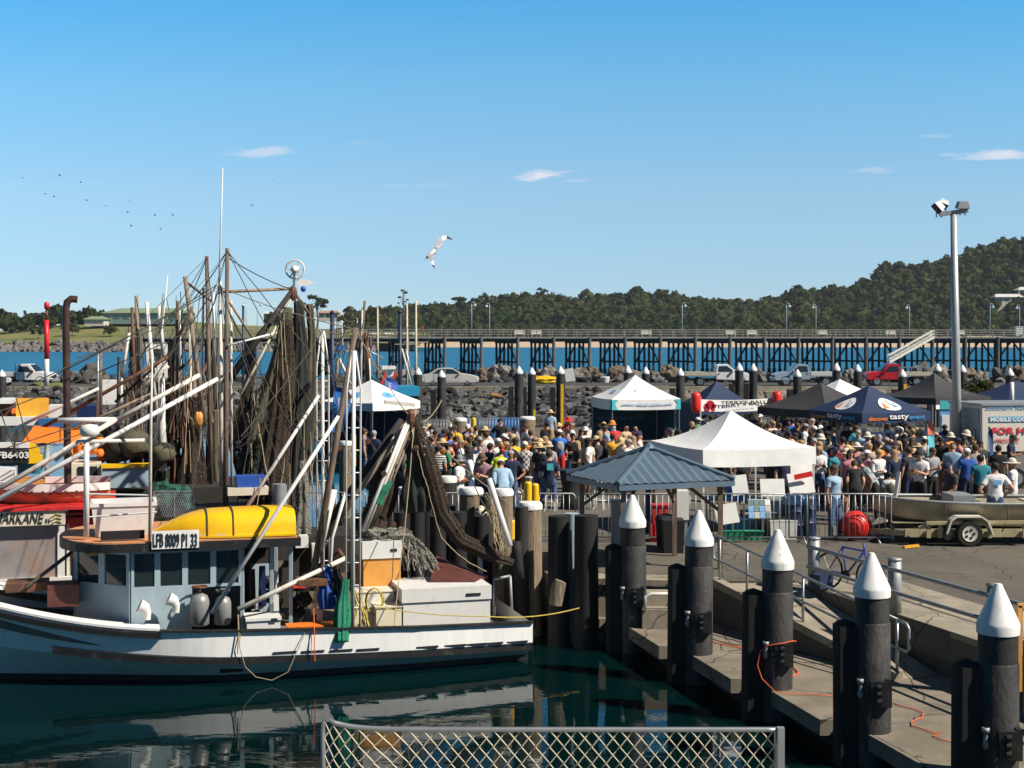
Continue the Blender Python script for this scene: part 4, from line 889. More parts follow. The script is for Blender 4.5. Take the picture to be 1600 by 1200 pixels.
for z in (.78, .40): MB().tube([p+V(-.13, -.05, z) for p in qp], .036, 8).build('rail', M['galvdull'], qr, True)
stp = thing('concrete_steps', 'pale concrete steps with a white trim down to the pontoon', 'steps', (2.9, 27.3, .5))
MB().box((2.95, 27.05, .68), (1.0, .7, .36)).build('lower_step', M['concrete'], stp); MB().box((2.95, 27.25, .98), (1.0, .4, .26)).build('upper_step', M['concrete'], stp)
MB().tube([(2.5, 26.68, .84), (2.5, 26.68, 1.12), (2.62, 26.7, 1.16), (3.4, 26.7, 1.16)], .03, 8).build('trim_rail', M['white'], stp, True)
def barrier(W=2.35):
    t = thing('crowd_barrier', '', 'barrier')
    f = MB(); f.tube([(-W/2, 0, .12), (-W/2, 0, 1.06), (-W/2+.06, 0, 1.12), (W/2-.06, 0, 1.12), (W/2, 0, 1.06), (W/2, 0, .12), (-W/2, 0, .12)], .019, 6)
    f.build('frame', M['galv'], t, True)
    b = MB(); n = 17
    for i in range(1, n): x = -W/2+W*i/n; b.tube([(x, 0, .12), (x, 0, 1.12)], .0095, 5)
    b.build('bars', M['galv'], t, True)
    for x in (-W*.36, W*.36): MB().tube([(x, -.3, .02), (x, 0, .13), (x, .3, .02)], .018, 6).build('foot', M['galv'], t, True)
    return t
ba = barrier(); fx = 8.72-2.35/2; FY = 32.7
LB = ['crowd barrier ending beside the aluminium trailer boat, in front of the red buoy', 'crowd barrier in front of the blue drums and printed poster', 'crowd barrier behind the shelter hung with a blank white board', 'crowd barrier behind the grey power pillar under the shelter', 'crowd barrier in front of the white bar stools', 'crowd barrier beside the yellow bollard pair']
for i in range(6):
    c = ba if i == 0 else copy_tree(ba)
    x = fx-i*2.42; c.location = (x, FY+.02*i if i < 4 else FY+.15*(i-3), QZ); c.rotation_euler.z = R((0, .6, -.5, 1, 2, -3)[i]); tag(c, LB[i], None, 'crowd barriers along the front of the market')
for i, (px, Y, lab) in enumerate(((702, 62, 'crowd barrier behind the crowd, beside the pale piling with a yellow guard'), (742, 62.4, 'crowd barrier behind the crowd, under the man in the black singlet'), (788, 62.8, 'crowd barrier behind the crowd with a small white notice'), (660, 61, 'crowd barrier behind the crowd near the blue and white marquee'))):
    c = copy_tree(ba); c.location = (at(px, 0, Y).x, Y, QZ); tag(c, lab, None, 'crowd barriers at the back of the market')
for i, (px, Y) in enumerate(((742, 63), (790, 63.3))):
    a = at(px, 0, Y); solo(MB().box((a.x, Y+.2, QZ+.62), (1.5, .03, 1.0)), 'blue_screen', M['tarpblue'] if i else mat('dull blue mesh', (.06, .14, .22), .8), ['dull blue mesh screen tied behind the barrier under the man in black', 'blue mesh screen tied behind the barrier with the white notice'][i], 'screen')
fy = 45.0; fb = V(at(1497, 0, fy).x, fy, QZ); ft = V(at(1490, 0, fy).x, fy, zz(335, fy))
fl = thing('floodlight_pole', 'tall grey steel pole with floodlights over the market', 'light pole', fb)
MB().tube([fb, fb.lerp(ft, .5), ft], [.155, .13, .10], 14).build('pole', M['steelgrey'], fl, True)
ca = at(1468, 335, fy); cb = at(1512, 329, fy); MB().bar(ca, cb, .12, .14).build('cross_arm', M['galvdull'], fl)
def flood(c, aim, s=.34):
    d = Vector(aim).normalized(); h = MB(); q = Vector((0, 0, 1)).rotation_difference(d).to_matrix()
    h.box(c, (s*1.05, s*1.0, s*.6), q, .72); o = h.build('lamp_head', M['galvdull'], fl)
    g = MB(); g.box(Vector(c)-d*(s*.31), (s*.95, s*.9, .03), q); g.build('lens', M['blackpaint'], o)
    for s_ in (-.08, .08): MB().tube([Vector(c)-V(s_, 0, .34), Vector(c)-V(s_, 0, .1)], .02, 5).build('bracket', M['galvdull'], o)
flood(at(1467, 323, fy), (.75, .2, .6)); flood(at(1474, 318, fy+.2), (.4, .4, .8), .3); flood(at(1504, 320, fy), (0, -.15, 1), .36)
for i in range(9): z = 2.2+i*.25; MB().bar((fb.x+.16, fy-.05, z), (fb.x+.30, fy-.05, z), .03).build('climbing_peg', M['galvdull'], fl)
pw = gnd(962, 868, QZ); solo(MB().box((pw.x, pw.y, QZ+.58), (.20, .24, 1.16)).box((pw.x, pw.y, QZ+1.18), (.24, .28, .05)), 'power_pillar', M['galvdull'], 'grey metal power pillar beside the shelter post', 'power pillar')
sh = thing('shelter', 'small open shelter with a blue grey corrugated hip roof', 'shelter', (3.2, 29, QZ))
c0 = at(965, 757, 28.0); ex = V(2.45, .92, 0); ey = V(-.92, 2.05, 0); ez = c0.z; pk = c0+ex*.5+ey*.5; pk.z = ez+.60
rid = [c0, c0+ex, c0+ex+ey, c0+ey]
r_a, r_b = pk-ey*.05, pk+ey*.05
def corr(a, b, c, n):
    """corrugated roof plane with eave a-b and apex c"""
    mb = MB(); nrm = (b-a).cross(c-a).normalized()
    up, dn = [], []
    N_ = n*4
    for i in range(N_+1):
        u_ = i/N_; e = a.lerp(b, u_); k = min(u_, 1-u_)*2
        w_ = math.cos(i*math.pi/2)*.016 if i % 2 == 0 else 0
        m_ = (a+b)/2; topp = e+(c-m_)*min(1, k)
        up.append(topp+nrm*w_*1.0); dn.append(e+nrm*w_)
    for i in range(N_):
        mb.add([dn[i], dn[i+1], up[i+1], up[i]], [(0, 1, 2, 3)]); mb.add([p-nrm*.02 for p in (dn[i], dn[i+1], up[i+1], up[i])], [(3, 2, 1, 0)])
    return mb
for k in range(4):
    corr(rid[k], rid[(k+1) % 4], pk, 13).build('roof_sheet', M['roofsteel'], sh)
rc = MB()
for p in rid: rc.tube([p+V(0, 0, .02), pk+V(0, 0, .03)], .05, 6)
rc.lathe([(.12, 0), (.1, .06), (.02, .12)], pk, 8).build('ridge_cap', M['roofsteel'], sh)
fa = MB()
for k in range(4): a, b = rid[k], rid[(k+1) % 4]; fa.bar(a.lerp(b, .01)-V(0, 0, .075), a.lerp(b, .99)-V(0, 0, .075), .05, .10)
fa.build('fascia', M['roofsteel'], sh)
for u_, v_ in ((.09, .09), (.91, .07), (.92, .9), (.1, .92)):
    p = c0+ex*u_+ey*v_; MB().bar((p.x, p.y, QZ), (p.x, p.y, ez-.02), .10, .10).build('post', M['mast'], sh)
    q = pk.lerp(p, .45); MB().bar((p.x, p.y, ez-.65), (q.x, q.y, ez-.05), .06, .06).build('brace', M['mast'], sh)
solo(MB().lathe([(.03, 0), (.2, .03), (.23, .62), (.25, .66), (.2, .74), (.02, .78)], gnd(1044, 872, QZ)+V(.1, 1.4, 0), 14), 'rubbish_bin', M['rubber'], 'black bin in the shade under the shelter', 'bin', smooth=True, angle=40)
bn = gnd(1062, 872, QZ); solo(MB().box((bn.x-.05, bn.y+.9, QZ+.36), (.42, .5, .72), None, 1.12), 'wheelie_bin', M['rubber'], 'black box bin at the pale steps under the shelter', 'bin')
rb_ = gnd(1040, 868, QZ)+V(0, 2.2, 0); solo(MB().box((rb_.x+.12, rb_.y, QZ+.62), (.36, .36, .40), None, 1.08).box((rb_.x+.12, rb_.y, QZ+.83), (.42, .42, .04)).box((rb_.x+.12, rb_.y, QZ+.21), (.5, .42, .4)), 'red_bin', M['red'], 'red plastic tub seen between the shelter posts', 'tub')
wc = gnd(1075, 872, QZ)+V(0, 1.4, 0); t = thing('fish_table', 'white upright cabinet standing under the shelter edge', 'cabinet', wc)
MB().box((wc.x, wc.y, QZ+.98), (.34, .4, .64)).build('cabinet_body', M['white'], t); MB().box((wc.x, wc.y, QZ+.33), (.28, .34, .66)).build('pedestal', M['galvdull'], t)
bpole = gnd(1026, 850, QZ)+V(0, 2.0, 0); solo(MB().tube([bpole, bpole+V(0, 0, 1.9)], .07, 10).lathe([(.16, 0), (.16, .03), (.08, .06)], bpole, 10), 'blue_post', M['navypost'], 'blue steel post standing behind the shelter', 'post', smooth=True, angle=50)
yb = gnd(1020, 850, QZ)+V(0, 3.2, 0); solo(MB().box(yb+V(0, 0, .95), (.9, .5, .06)).bar(yb+V(-.35, 0, 0), yb+V(-.35, 0, .95), .05).bar(yb+V(.35, 0, 0), yb+V(.35, 0, .95), .05), 'yellow_table', M['yellowpaint'], 'yellow topped table behind the shelter and barrier', 'table')
def marquee(name, label, c0, ex, ey, eave, peak, drop, m, frame=None, sagk=.10, mv=None, lean=0.0):
    """pop-up marquee: c0 nearest corner on the ground, ex/ey its two edges; returns thing and the roof surface function of a side"""
    c0, ex, ey = Vector(c0), Vector(ex), Vector(ey); cs = [c0, c0+ex, c0+ex+ey, c0+ey]
    t = thing(name, label, 'marquee', c0+(ex+ey)/2); pk = c0+(ex+ey)/2+V(0, 0, peak)
    def surf(k, u, v, off=0.0):
        a, b = cs[k]+V(0, 0, eave), cs[(k+1) % 4]+V(0, 0, eave)
        e = a.lerp(b, u); e.z -= .03*4*u*(1-u); p = e.lerp(pk, v); p.z -= sagk*(peak-eave)*4*v*(1-v)*(1+.35*4*(u-.5)**2*0)
        if off:
            n = (b-a).cross(pk-a).normalized(); p += n*off*(1 if n.z > 0 else -1)
        return p
    cn = MB()
    for k in range(4): cn.sheet(lambda u, v: surf(k, u, v), 10, 10)
    cn.build('canopy', m, t, True, angle=25)
    for k in range(4):
        a, b = cs[k]+V(0, 0, eave), cs[(k+1) % 4]+V(0, 0, eave); nrm = V(-(b-a).y, (b-a).x, 0).normalized()
        va = MB().sheet(lambda u, v: a.lerp(b, u)-V(0, 0, .03*4*u*(1-u)+drop*v)-nrm*(.012+.015*math.sin(u*9+k)*v), 16, 3)
        va.build('valance', mv or m, t, True)
    fm = frame or M['galv']
    for k in range(4):
        q = cs[k].lerp(cs[(k+2) % 4], .012); MB().bar((q.x, q.y, c0.z), (q.x, q.y, c0.z+eave), .042).build('leg', fm, t)
    fr = MB()
    for k in range(4):
        o_ = cs[(k+2) % 4]; a, b = cs[k].lerp(o_, .04)+V(0, 0, eave-.06), cs[(k+1) % 4].lerp(cs[(k+3) % 4], .04)+V(0, 0, eave-.06)
        for i in range(2):
            p, q = a.lerp(b, i/2), a.lerp(b, (i+1)/2); fr.bar(p, q-V(0, 0, .32), .025).bar(p-V(0, 0, .32), q, .025)
    fr.build('truss', fm, t)
    t['c'] = 0; del t['c']
    return t, surf, cs
def decal(t, surf, k, uc, vc, ru, rv, m, name='logo', n=28, off=.02, poly=None, parent=None):
    mb = MB(); pts = []
    if poly: pts = [surf(k, uc+x*ru, vc+y*rv, off) for x, y in poly]
    else: pts = [surf(k, uc+math.cos(2*math.pi*i/n)*ru, vc+math.sin(2*math.pi*i/n)*rv, off) for i in range(n)]
    mb.add(pts, [tuple(range(len(pts)))])
    return mb.build(name, m, parent or t)
def dirs(w, a): return V(w*math.cos(a), w*math.sin(a), 0), V(-w*math.sin(a), w*math.cos(a), 0)
def valance_text(t, cs, k, eave, drop, pieces, parent=None):
    a, b = cs[k]+V(0, 0, eave), cs[(k+1) % 4]+V(0, 0, eave); x = (b-a).normalized(); W = (b-a).length; n = V(x.y, -x.x, 0)
    for body, u0, u1, v0, v1, m in pieces:
        mb = MB(); put_text(mb, body, a+x*(u0*W)-V(0, 0, drop*v0)+n*.05, x, (0, 0, 1), (u1-u0)*W, drop*(v0-v1), bold=.012)
        mb.build('lettering', m, t)
cw = at(1098, 0, 33.2); ex, ey = dirs(2.95, R(17)); ey = ey*1.06
t1, s1, cs1 = marquee('white_marquee', 'plain white marquee with a tall peak behind the barriers', (cw.x, 33.2, QZ), ex, ey, zz(702, 33.4)-QZ, zz(641, 35)-QZ+.0, .40, M['tarp'], M['white'], .16)
c2 = at(956, 0, 60); ex, ey = dirs(3.05, R(13))
t2, s2, cs2 = marquee('white_teal_marquee', 'white marquee with aqua corners and dark teal back walls', (c2.x, 60, QZ), ex, ey, zz(624, 60)-QZ, zz(589, 61.4)-QZ+.08, .44, M['tarp'], None, .08)
for k, sx in ((0, 0), (0, 1), (3, 1)):
    a, b = cs2[k], cs2[(k+1) % 4]; x = (b-a).normalized(); n = V(x.y, -x.x, 0); p = (a if sx == 0 else b)+V(0, 0, zz(624, 60)-QZ)+n*.04; d = x*(1 if sx == 0 else -1)
    MB().add([p-V(0, 0, .02), p+d*.28-V(0, 0, .02), p+d*.14-V(0, 0, .2), p+d*.24-V(0, 0, .45), p-V(0, 0, .45)], [(0, 1, 2, 3, 4)]).build('corner_print', M['aqua'], t2)
valance_text(t2, cs2, 0, zz(624, 60)-QZ, .44, [('solitary islands marine park', .14, .88, .66, .40, M['skyprint'])])
decal(t2, s2, 0, .36, .42, .05, .06, M['tealcab'], poly=[(-1, -1), (-.2, 1), (0, .2), (-.4, -1)]); decal(t2, s2, 0, .46, .42, .05, .06, M['skyprint'], poly=[(-1, 0), (.2, 1), (1, .2), (.3, .4)])
decal(t2, s2, 3, .5, .35, .12, .08, M['skyprint'])
bk = MB(); a, b = cs2[3], cs2[2]; bk.extrude([a+V(0, 0, .1), b+V(0, 0, .1), b+V(0, 0, 1.75), a+V(0, 0, 1.75)], (0, .03, 0)); a, b = cs2[1], cs2[2]
bk.extrude([a.lerp(b, .25)+V(0, 0, .1), b+V(0, 0, .1), b+V(0, 0, 1.75), a.lerp(b, .25)+V(0, 0, 1.75)], (.03, 0, 0)); bko = bk.build('back_wall', M['teal_wall'], t2)
mb = MB(); put_text(mb, 'OUR MARINE PARK FOR LIFE', cs2[3]+V(.25, -.06, 1.02), cs2[2]-cs2[3], (0, 0, 1), 2.1, .17, bold=.02); mb.build('lettering', M['text_teal'], bko)
c3 = at(1092, 0, 66); ex, ey = dirs(3.0, R(14))
t3, s3, cs3 = marquee('navy_marquee', 'small plain navy marquee behind the banner with red buoys', (c3.x, 66, QZ), ex, ey, zz(637, 66)-QZ, zz(597, 67.4)-QZ+.05, .3, M['tarpnavy'], None, .07)
MB().extrude([cs3[3]+V(0, 0, 0), cs3[0]+V(0, 0, 0), cs3[0]+V(0, 0, 1.6), cs3[3]+V(0, 0, 1.6)], (.03, 0, 0)).build('side_wall', M['tarpnavy'], t3)
b0, b1 = at(1095, 0, 56), at(1206, 0, 57.2)
bt = thing('fundraiser_banner', 'white banner with red emblem and black lettering between two poles', 'banner', ((b0.x+b1.x)/2, 56.6, QZ))
zt, zb = zz(624, 56), zz(642.5, 56)
for p in (b0, b1): MB().bar((p.x, p.y+.03, QZ), (p.x, p.y+.03, zt+.1), .045).build('pole', M['white'], bt)
bx = (V(b1.x, b1.y, 0)-V(b0.x, b0.y, 0)); A = V(b0.x, b0.y, zb); xd = bx.normalized(); H = zt-zb
cl = MB().sheet(lambda u, v: A+bx*u+V(0, .04*math.sin(u*7), H*v-.05*4*u*(1-u)), 14, 4).build('cloth', M['tarp'], bt, True)
mb = MB(); put_text(mb, "TERRY'S BALLS", A+bx*.27+V(0, -.09, H*.56), xd, (0, 0, 1), bx.length*.70, H*.28, bold=.025); mb.build('lettering', M['text_black'], cl)
mb = MB(); put_text(mb, 'for a good cause on the coast', A+bx*.36+V(0, -.09, H*.22), xd, (0, 0, 1), bx.length*.40, H*.085); mb.build('small_lettering', M['text_grey'], cl)
em = MB(); c = A+bx*.125+V(0, -.10, H*.42)
for dx, dz, r in ((0, .06, .17), (-.16, 0, .09), (.16, 0, .09), (-.1, -.13, .09), (.1, -.13, .09)): em.lathe([(.0, -.008), (r, -.008), (r, .008), (.0, .008)], c+V(dx, -dx*0, dz), 12, (0, 1, 0))
em.build('emblem', M['text_red'], cl)
for p, lab in ((b0, 'red float hung on the left pole of the lettered banner'), (b1, 'red float hung on the right pole of the lettered banner')):
    s = -1 if p is b0 else 1
    solo(MB().lathe([(.05, -.42), (.17, -.36), (.2, -.2), (.2, .25), (.16, .38), (.05, .42)], (p.x+s*.2, p.y-.05, (zt+zb)/2+.1), 14), 'float', M['redball'], lab, 'float', 'red floats on the banner poles', True)
sf = at(1160, 0, 58); solo(MB().box((sf.x, 58.5, QZ+.65), (2.2, .03, 1.3), Matrix.Rotation(.1, 3, 'Z')), 'grey_screen', M['galvdull'], 'flat grey screen board standing under the lettered banner', 'screen')
c5 = at(1262, 0, 55); ex, ey = dirs(3.4, R(38))
t5, s5, cs5 = marquee('charcoal_marquee', 'charcoal marquee left of the navy one with round logos', (at(1292, 0, 52.5).x, 52.5, QZ), ex, ey, zz(641, 52.5)-QZ, zz(598, 55)-QZ+.02, .3, M['tarpcharcoal'], None, .10)
ex, ey = dirs(3.0, R(20)); t5b, s5b, cs5b = marquee('white_peak_marquee', 'white marquee whose peak shows behind the charcoal one', (at(1296, 0, 62).x, 62, QZ), ex, ey, zz(624, 62)-QZ, zz(592, 64)-QZ, .25, M['tarp'], None, .08)
ex, ey = dirs(3.0, R(25)); c4 = at(1347, 0, 48.6); e4, p4, d4 = zz(646, 48.6)-QZ, zz(602, 50.6)-QZ, .33
t4, s4, cs4 = marquee('logo_marquee', 'navy marquee with round white logos and white lettering', (c4.x, 48.6, QZ), ex, ey, e4, p4, d4, M['tarpnavy'], None, .06)
for k, uc in ((0, .52), (3, .52)):
    lo = decal(t4, s4, k, uc, .34, .205, .235, M['tarp'])
    decal(t4, s4, k, uc-.10, .30, .05, .14, M['text_orange'], 'logo_stroke', poly=[(-1, -1), (-.4, .6), (.0, .8), (.9, -.8), (.2, -.9), (-.1, .2), (-.4, -1)], off=.035, parent=lo)
    decal(t4, s4, k, uc+.04, .34, .05, .14, M['text_black'], 'logo_stroke', poly=[(-1, 1), (-.6, 1), (.8, -.9), (.4, -.9)], off=.035, parent=lo)
    decal(t4, s4, k, uc+.12, .32, .04, .1, M['skyprint'], 'logo_stroke', poly=[(-.8, -1), (-.3, 1), (1, .6), (.1, .1), (.6, -1)], off=.035, parent=lo)
for k in (0, 3):
    valance_text(t4, cs4, k, e4, d4, [('discover', .08, .36, .80, .40, M['text_orange']), ('tasty', .38, .66, .86, .22, M['text_white']), ('event', .67, .90, .76, .34, M['text_blue'])])
a, b = cs4[0], cs4[1]; sk = MB().extrude([a+V(0, .02, .75), b+V(0, .02, .75), b+V(0, .02, 1.45), a+V(0, .02, 1.45)], (.0, .03, 0)).build('counter_skirt', M['tarpblue'] if False else MATS['navy canvas'], t4)
mb = MB(); x = (b-a).normalized(); put_text(mb, '#', a+x*1.25+V(0, -.03, .85), x, (0, 0, 1), .35, .5); mb.build('lettering', M['text_white'], sk)
MB().extrude([a+x*1.75+V(0, -.02, 1.1), a+x*2.5+V(0, -.02, 1.1), a+x*2.5+V(0, -.02, 1.32), a+x*1.75+V(0, -.02, 1.32)], (0, -.01, 0)).build('sign_panel', M['white'], sk)
MB().extrude([a+x*.15+V(0, -.02, 1.0), a+x*.55+V(0, -.02, 1.0), a+x*.55+V(0, -.02, 1.36), a+x*.15+V(0, -.02, 1.36)], (0, -.01, 0)).build('menu_panel', M['white'], sk)
ex, ey = dirs(3.0, R(30)); t6, s6, cs6 = marquee('dark_marquee', 'charcoal marquee with steep folds behind the floodlight pole', (at(1462, 0, 54).x, 54, QZ), ex, ey, zz(622, 54)-QZ, zz(588, 56)-QZ+.15, .25, M['tarpcharcoal'], None, .20)
MB().sheet(lambda u, v: cs6[0].lerp(cs6[1], u)+V(0, -.05, zz(622, 54)-QZ-.26-.16*v), 6, 1).build('white_skirt', M['tarp'], t6)
ex, ey = dirs(3.2, R(20)); t7, s7, cs7 = marquee('blue_marquee', 'dull navy marquee at the right edge above the coolroom roof', (at(1578, 0, 60).x, 60, QZ), ex, ey, zz(626, 60)-QZ, zz(594, 62)-QZ, .3, M['tarpnavy'], None, .06)
solo(MB().tube([at(1581, 640, 57), at(1581, 597, 57)], .09, 8), 'white_post', M['white'], 'white round post standing before the navy marquee at the right edge', 'post', smooth=True)
ex, ey = dirs(2.75, R(52)); c0 = at(582, 0, 55)
t0, s0, cs0 = marquee('surf_marquee', 'white marquee with pale blue logos behind the white lattice masts', (c0.x, 55, QZ), ex, ey, zz(630, 55)-QZ, zz(593, 57)-QZ, .30, M['tarp'], None, .05)
for k in (0, 3): decal(t0, s0, k, .5, .36, .17, .13, M['skyprint']); lo = decal(t0, s0, k, .5, .36, .07, .05, M['redball'] if False else M['text_blue'], off=.035)
bk = MB(); bk.extrude([cs0[3], cs0[2], cs0[2]+V(0, 0, 1.7), cs0[3]+V(0, 0, 1.7)], (0, .03, 0)); bk.extrude([cs0[1], cs0[2], cs0[2]+V(0, 0, 1.7), cs0[1]+V(0, 0, 1.7)], (-.03, 0, 0)); bk.build('back_wall', M['tarpnavy'], t0)
def feather_flag(px, ytop, ybot, Y, wpx, lean, m, label, tip=None, txt=None, name='feather_flag'):
    a = V(at(px, 0, Y).x, Y, QZ); top = at(px+lean, ytop, Y); z0 = zz(ybot, Y); W = wpx*Y/F
    t = thing(name, label, 'flag', a)
    H = top.z-z0; L_ = lean*Y/F
    def edge(v): return V(a.x+L_*((z0-QZ+v*H)/(top.z-QZ)), Y, z0+v*H)
    MB().tube([a, edge(0), edge(.5), edge(.9), edge(1)+V(W*.25, 0, -.02)], [.02, .018, .015, .012, .008], 6).build('pole', M['galv'], t)
    def wd(v): return W*(0.55+.45*math.sin(min(1, v*1.05)*math.pi*.75)) if v < .82 else W*max(0, math.cos((v-.82)/.18*math.pi/2))**.7*.95
    mb = MB(); n = 18
    fnv = lambda u, v: edge(v)+V(wd(v)*u+.02, .05*math.sin(v*8+u*2), 0)
    mb.sheet(fnv, 5, n)
    fl_ = mb.build('cloth', m, t, True)
    if tip:
        z = MB(); z.sheet(lambda u, v: fnv(u, .78+.2*v)+V(0, -.02, 0), 4, 5); z.build('tip_print', tip, fl_, True)
    if txt:
        k = MB(); put_text(k, txt, edge(.16)+V(W*.62, -.14, 0), (L_/max(H, .1)*.6, 0, 1), (-1, 0, 0), H*.6, W*.4, bold=.01); k.build('lettering', M['text_white'], fl_)
    return t
feather_flag(516, 603, 675, 50, 26, 6, M['tarpblue'], 'tall blue feather flag with white writing left of the white and blue marquee', None, 'Newport')
M['flagblue'] = mat('royal blue flag', (.05, .12, .50), .6, var=.05)
feather_flag(600, 589, 628, 58, 18, 2, M['flagblue'], 'small royal blue feather flag behind the white and blue marquee', None, 'Newport')
M['tealflag'] = mat('turquoise flag', (.10, .50, .60), .6, var=.05); M['warmprint'] = mat('orange red print', (.80, .20, .12), .6, var=.3, scale=8)
feather_flag(1448, 655, 768, 40, 11, 1, M['tealflag'], 'turquoise feather flag with orange tip in the crowd before the logo marquee', M['warmprint'])
feather_flag(1543, 666, 768, 40, 8, 1, mat('deep blue flag', (.015, .06, .16), .6), 'dark blue feather flag in front of the white coolroom')
bnr = at(1489, 668, 50); t = thing('pull_up_banner', 'light blue pull-up banner standing beside the logo marquee', 'banner', (bnr.x, 50.5, QZ))
MB().box((bnr.x, 50.5, QZ+1.25), (.62, .03, 2.4)).build('panel', M['skyprint'], t); MB().box((bnr.x, 50.48, QZ+1.3), (.5, .03, 1.3)).build('print', M['tarp'], t); MB().box((bnr.x, 50.47, QZ+2.3), (.62, .03, .3)).build('header', M['aqua'], t); MB().box((bnr.x, 50.5, QZ+.04), (.7, .25, .08)).build('base', M['galv'], t)
shb = at(1530, 645, 66); t = thing('shrub', 'dark green shrub behind the coolroom and floodlight pole', 'shrub', (shb.x, 66, QZ))
MB().tube([V(shb.x-.2, 66, QZ), V(shb.x-.3, 66, 2.8), V(shb.x-.8, 66, 3.6)], [.1, .08, .03], 7).tube([V(shb.x-.2, 66, 2.2), V(shb.x+.7, 66, 3.3)], [.06, .03], 6).build('stem', M['bark'], t)
vs, fs = leaves(np.array([(shb.x-.5, 66, 3.2), (shb.x+.3, 66.3, 3.45), (shb.x+1.1, 66, 2.9), (shb.x+1.5, 65.6, 2.2), (shb.x, 65.6, 2.4), (shb.x-.7, 65.7, 2.2)]), np.array([(.75, .7, .6), (.6, .6, .55), (.7, .6, .6), (.6, .6, .5), (.8, .7, .6), (.6, .6, .6)]), 420, .10, shell=.35, seed=9)
leaf_obj('foliage', vs, fs, M['leafscrub'], t)
cy = 44.0; ca = at(1535, 0, cy); ct = thing('coolroom_trailer', 'white mobile coolroom trailer with blue and red lettering', 'trailer', (ca.x+1.6, cy+1, QZ))
ztop, zbot = zz(634, cy), zz(706, cy); cx0 = ca.x; LX = 3.6; ang = R(9)
cX, cYv = V(math.cos(ang), math.sin(ang), 0), V(-math.sin(ang)*2.2, math.cos(ang)*2.2, 0); O = V(cx0, cy, 0)
M['coolwhite'] = mat('coolroom panel', (.66, .63, .56), .5, var=.04)
MB().prism([tuple((O+p).xy) for p in (V(0, 0, 0), cX*LX, cX*LX+cYv, cYv)], zbot, ztop).build('body', M['coolwhite'], ct)
MB().prism([tuple((O+p).xy) for p in (-cX*.04-cYv*.02, cX*LX-cYv*.02, cX*LX+cYv*1.02, cYv*1.02-cX*.04)], ztop, ztop+.06).build('roof', M['galvdull'], ct)
d_ = MB(); d_.extrude([O+cYv*.08+V(0, 0, zbot+.1), O+cYv*.9+V(0, 0, zbot+.1), O+cYv*.9+V(0, 0, ztop-.1), O+cYv*.08+V(0, 0, ztop-.1)], -cX*.03); do = d_.build('door', mat('grey coolroom door', (.30, .33, .36), .5), ct)
MB().box(O+cYv*.2-cX*.07+V(0, 0, (zbot+ztop)/2-.2), (.06, .1, .3)).build('handle', M['galv'], do)
nO = -cYv.normalized()*.012
def ctext(body, px0, py1, w, h, m, **kw):
    mb = MB(); s = cy/F; o = O+cX*((px0-1535)*s)+V(0, 0, zz(py1, cy))+nO; put_text(mb, body, o, cX, (0, 0, 1), w*s, h*s, **kw); mb.build('lettering', m, ct)
ctext('Southern Refrigeration', 1540, 643, 116, 9, M['skyprint'], shear=.3)
s = cy/F; o = O+cX*(11*s)+nO; MB().extrude([o+V(0, 0, zz(660, cy)), o+cX*(100*s)+V(0, 0, zz(660, cy)), o+cX*(100*s)+V(0, 0, zz(651, cy)), o+V(0, 0, zz(651, cy))], nO*.5).build('blue_band', mat('coolroom blue', (.10, .38, .58), .5), ct)
nO = nO*1.9; ctext('MOBILE COOLROOM', 1548, 659, 95, 6.5, M['text_white'], bold=.02)
ctext('FOR HIRE', 1551, 679, 82, 11, M['text_red'], bold=.035); ctext('WINCH FREE', 1554, 692, 42, 6.5, M['text_red'])
for dx in (1.1, 1.9):
    p = O+cX*dx; w_ = MB().lathe([(.05, -.1), (.31, -.1), (.33, 0), (.31, .1), (.05, .1)], p+V(0, -.02, QZ+.33), 16, (0, 1, 0)).build('wheel', M['rubber'], ct, True, angle=40)
    MB().lathe([(.0, -.12), (.19, -.12), (.19, .12), (.0, .12)], p+V(0, -.02, QZ+.33), 12, (0, 1, 0)).build('rim', M['chrome'], w_, True, angle=40)
MB().prism([tuple((O+p).xy) for p in (cX*.1+cYv*.1, cX*(LX-.1)+cYv*.1, cX*(LX-.1)+cYv*.9, cX*.1+cYv*.9)], zbot-.12, zbot-.002).build('chassis', M['blackpaint'], ct)
vent = MB()
for i in range(6): z = zz(690-i*11, cy); vent.box(at(1520, 0, cy+1.4).xy.to_3d()+V(-.08, 0, z), (.1, .12, .05))
fl_v = at(1497, 0, 45); 
ty = 33.1
def tx(px): return at(px, 0, ty).x
tb = thing('aluminium_dinghy', 'open aluminium workboat sitting on the tan trailer', 'boat', (tx(1500), ty, QZ+.5))
zg = zz(781, ty); zk = zz(826, ty); x0, x1 = tx(1364), tx(1364)+5.6; hb = .86
def ring(x, b, zt_, zb_, ch):
    return [V(x, ty+b, zt_), V(x, ty+b*.97, zt_-.12), V(x, ty+b*.8, zb_+ch), V(x, ty, zb_), V(x, ty-b*.8, zb_+ch), V(x, ty-b*.97, zt_-.12), V(x, ty-b, zt_)]
rs = []
for k, (f_, b, dz, dk, ch) in enumerate(((0, .05, .10, .45, .02), (.04, .28, .09, .28, .12), (.12, .52, .06, .1, .2), (.25, .75, .03, .02, .2), (.45, .86, 0, 0, .16), (.75, .86, 0, 0, .13), (1, .8, .02, .02, .12))):
    rs.append(ring(x0+(x1-x0)*f_, b, zg+dz, zk+dk, ch))
MB().loft(rs, False, False).build('hull', M['alu'], tb, True, angle=30)
gw = MB(); gw.tube([r_[-1] for r_ in rs], .035, 7).tube([r_[0] for r_ in rs], .035, 7); gw.build('gunwale', M['galvdull'], tb, True)
MB().sheet(lambda u, v: V(x0+.3+(x1-x0-.4)*u, ty-.7+1.4*v, zk+.22), 4, 2).build('floor', M['alu'], tb)
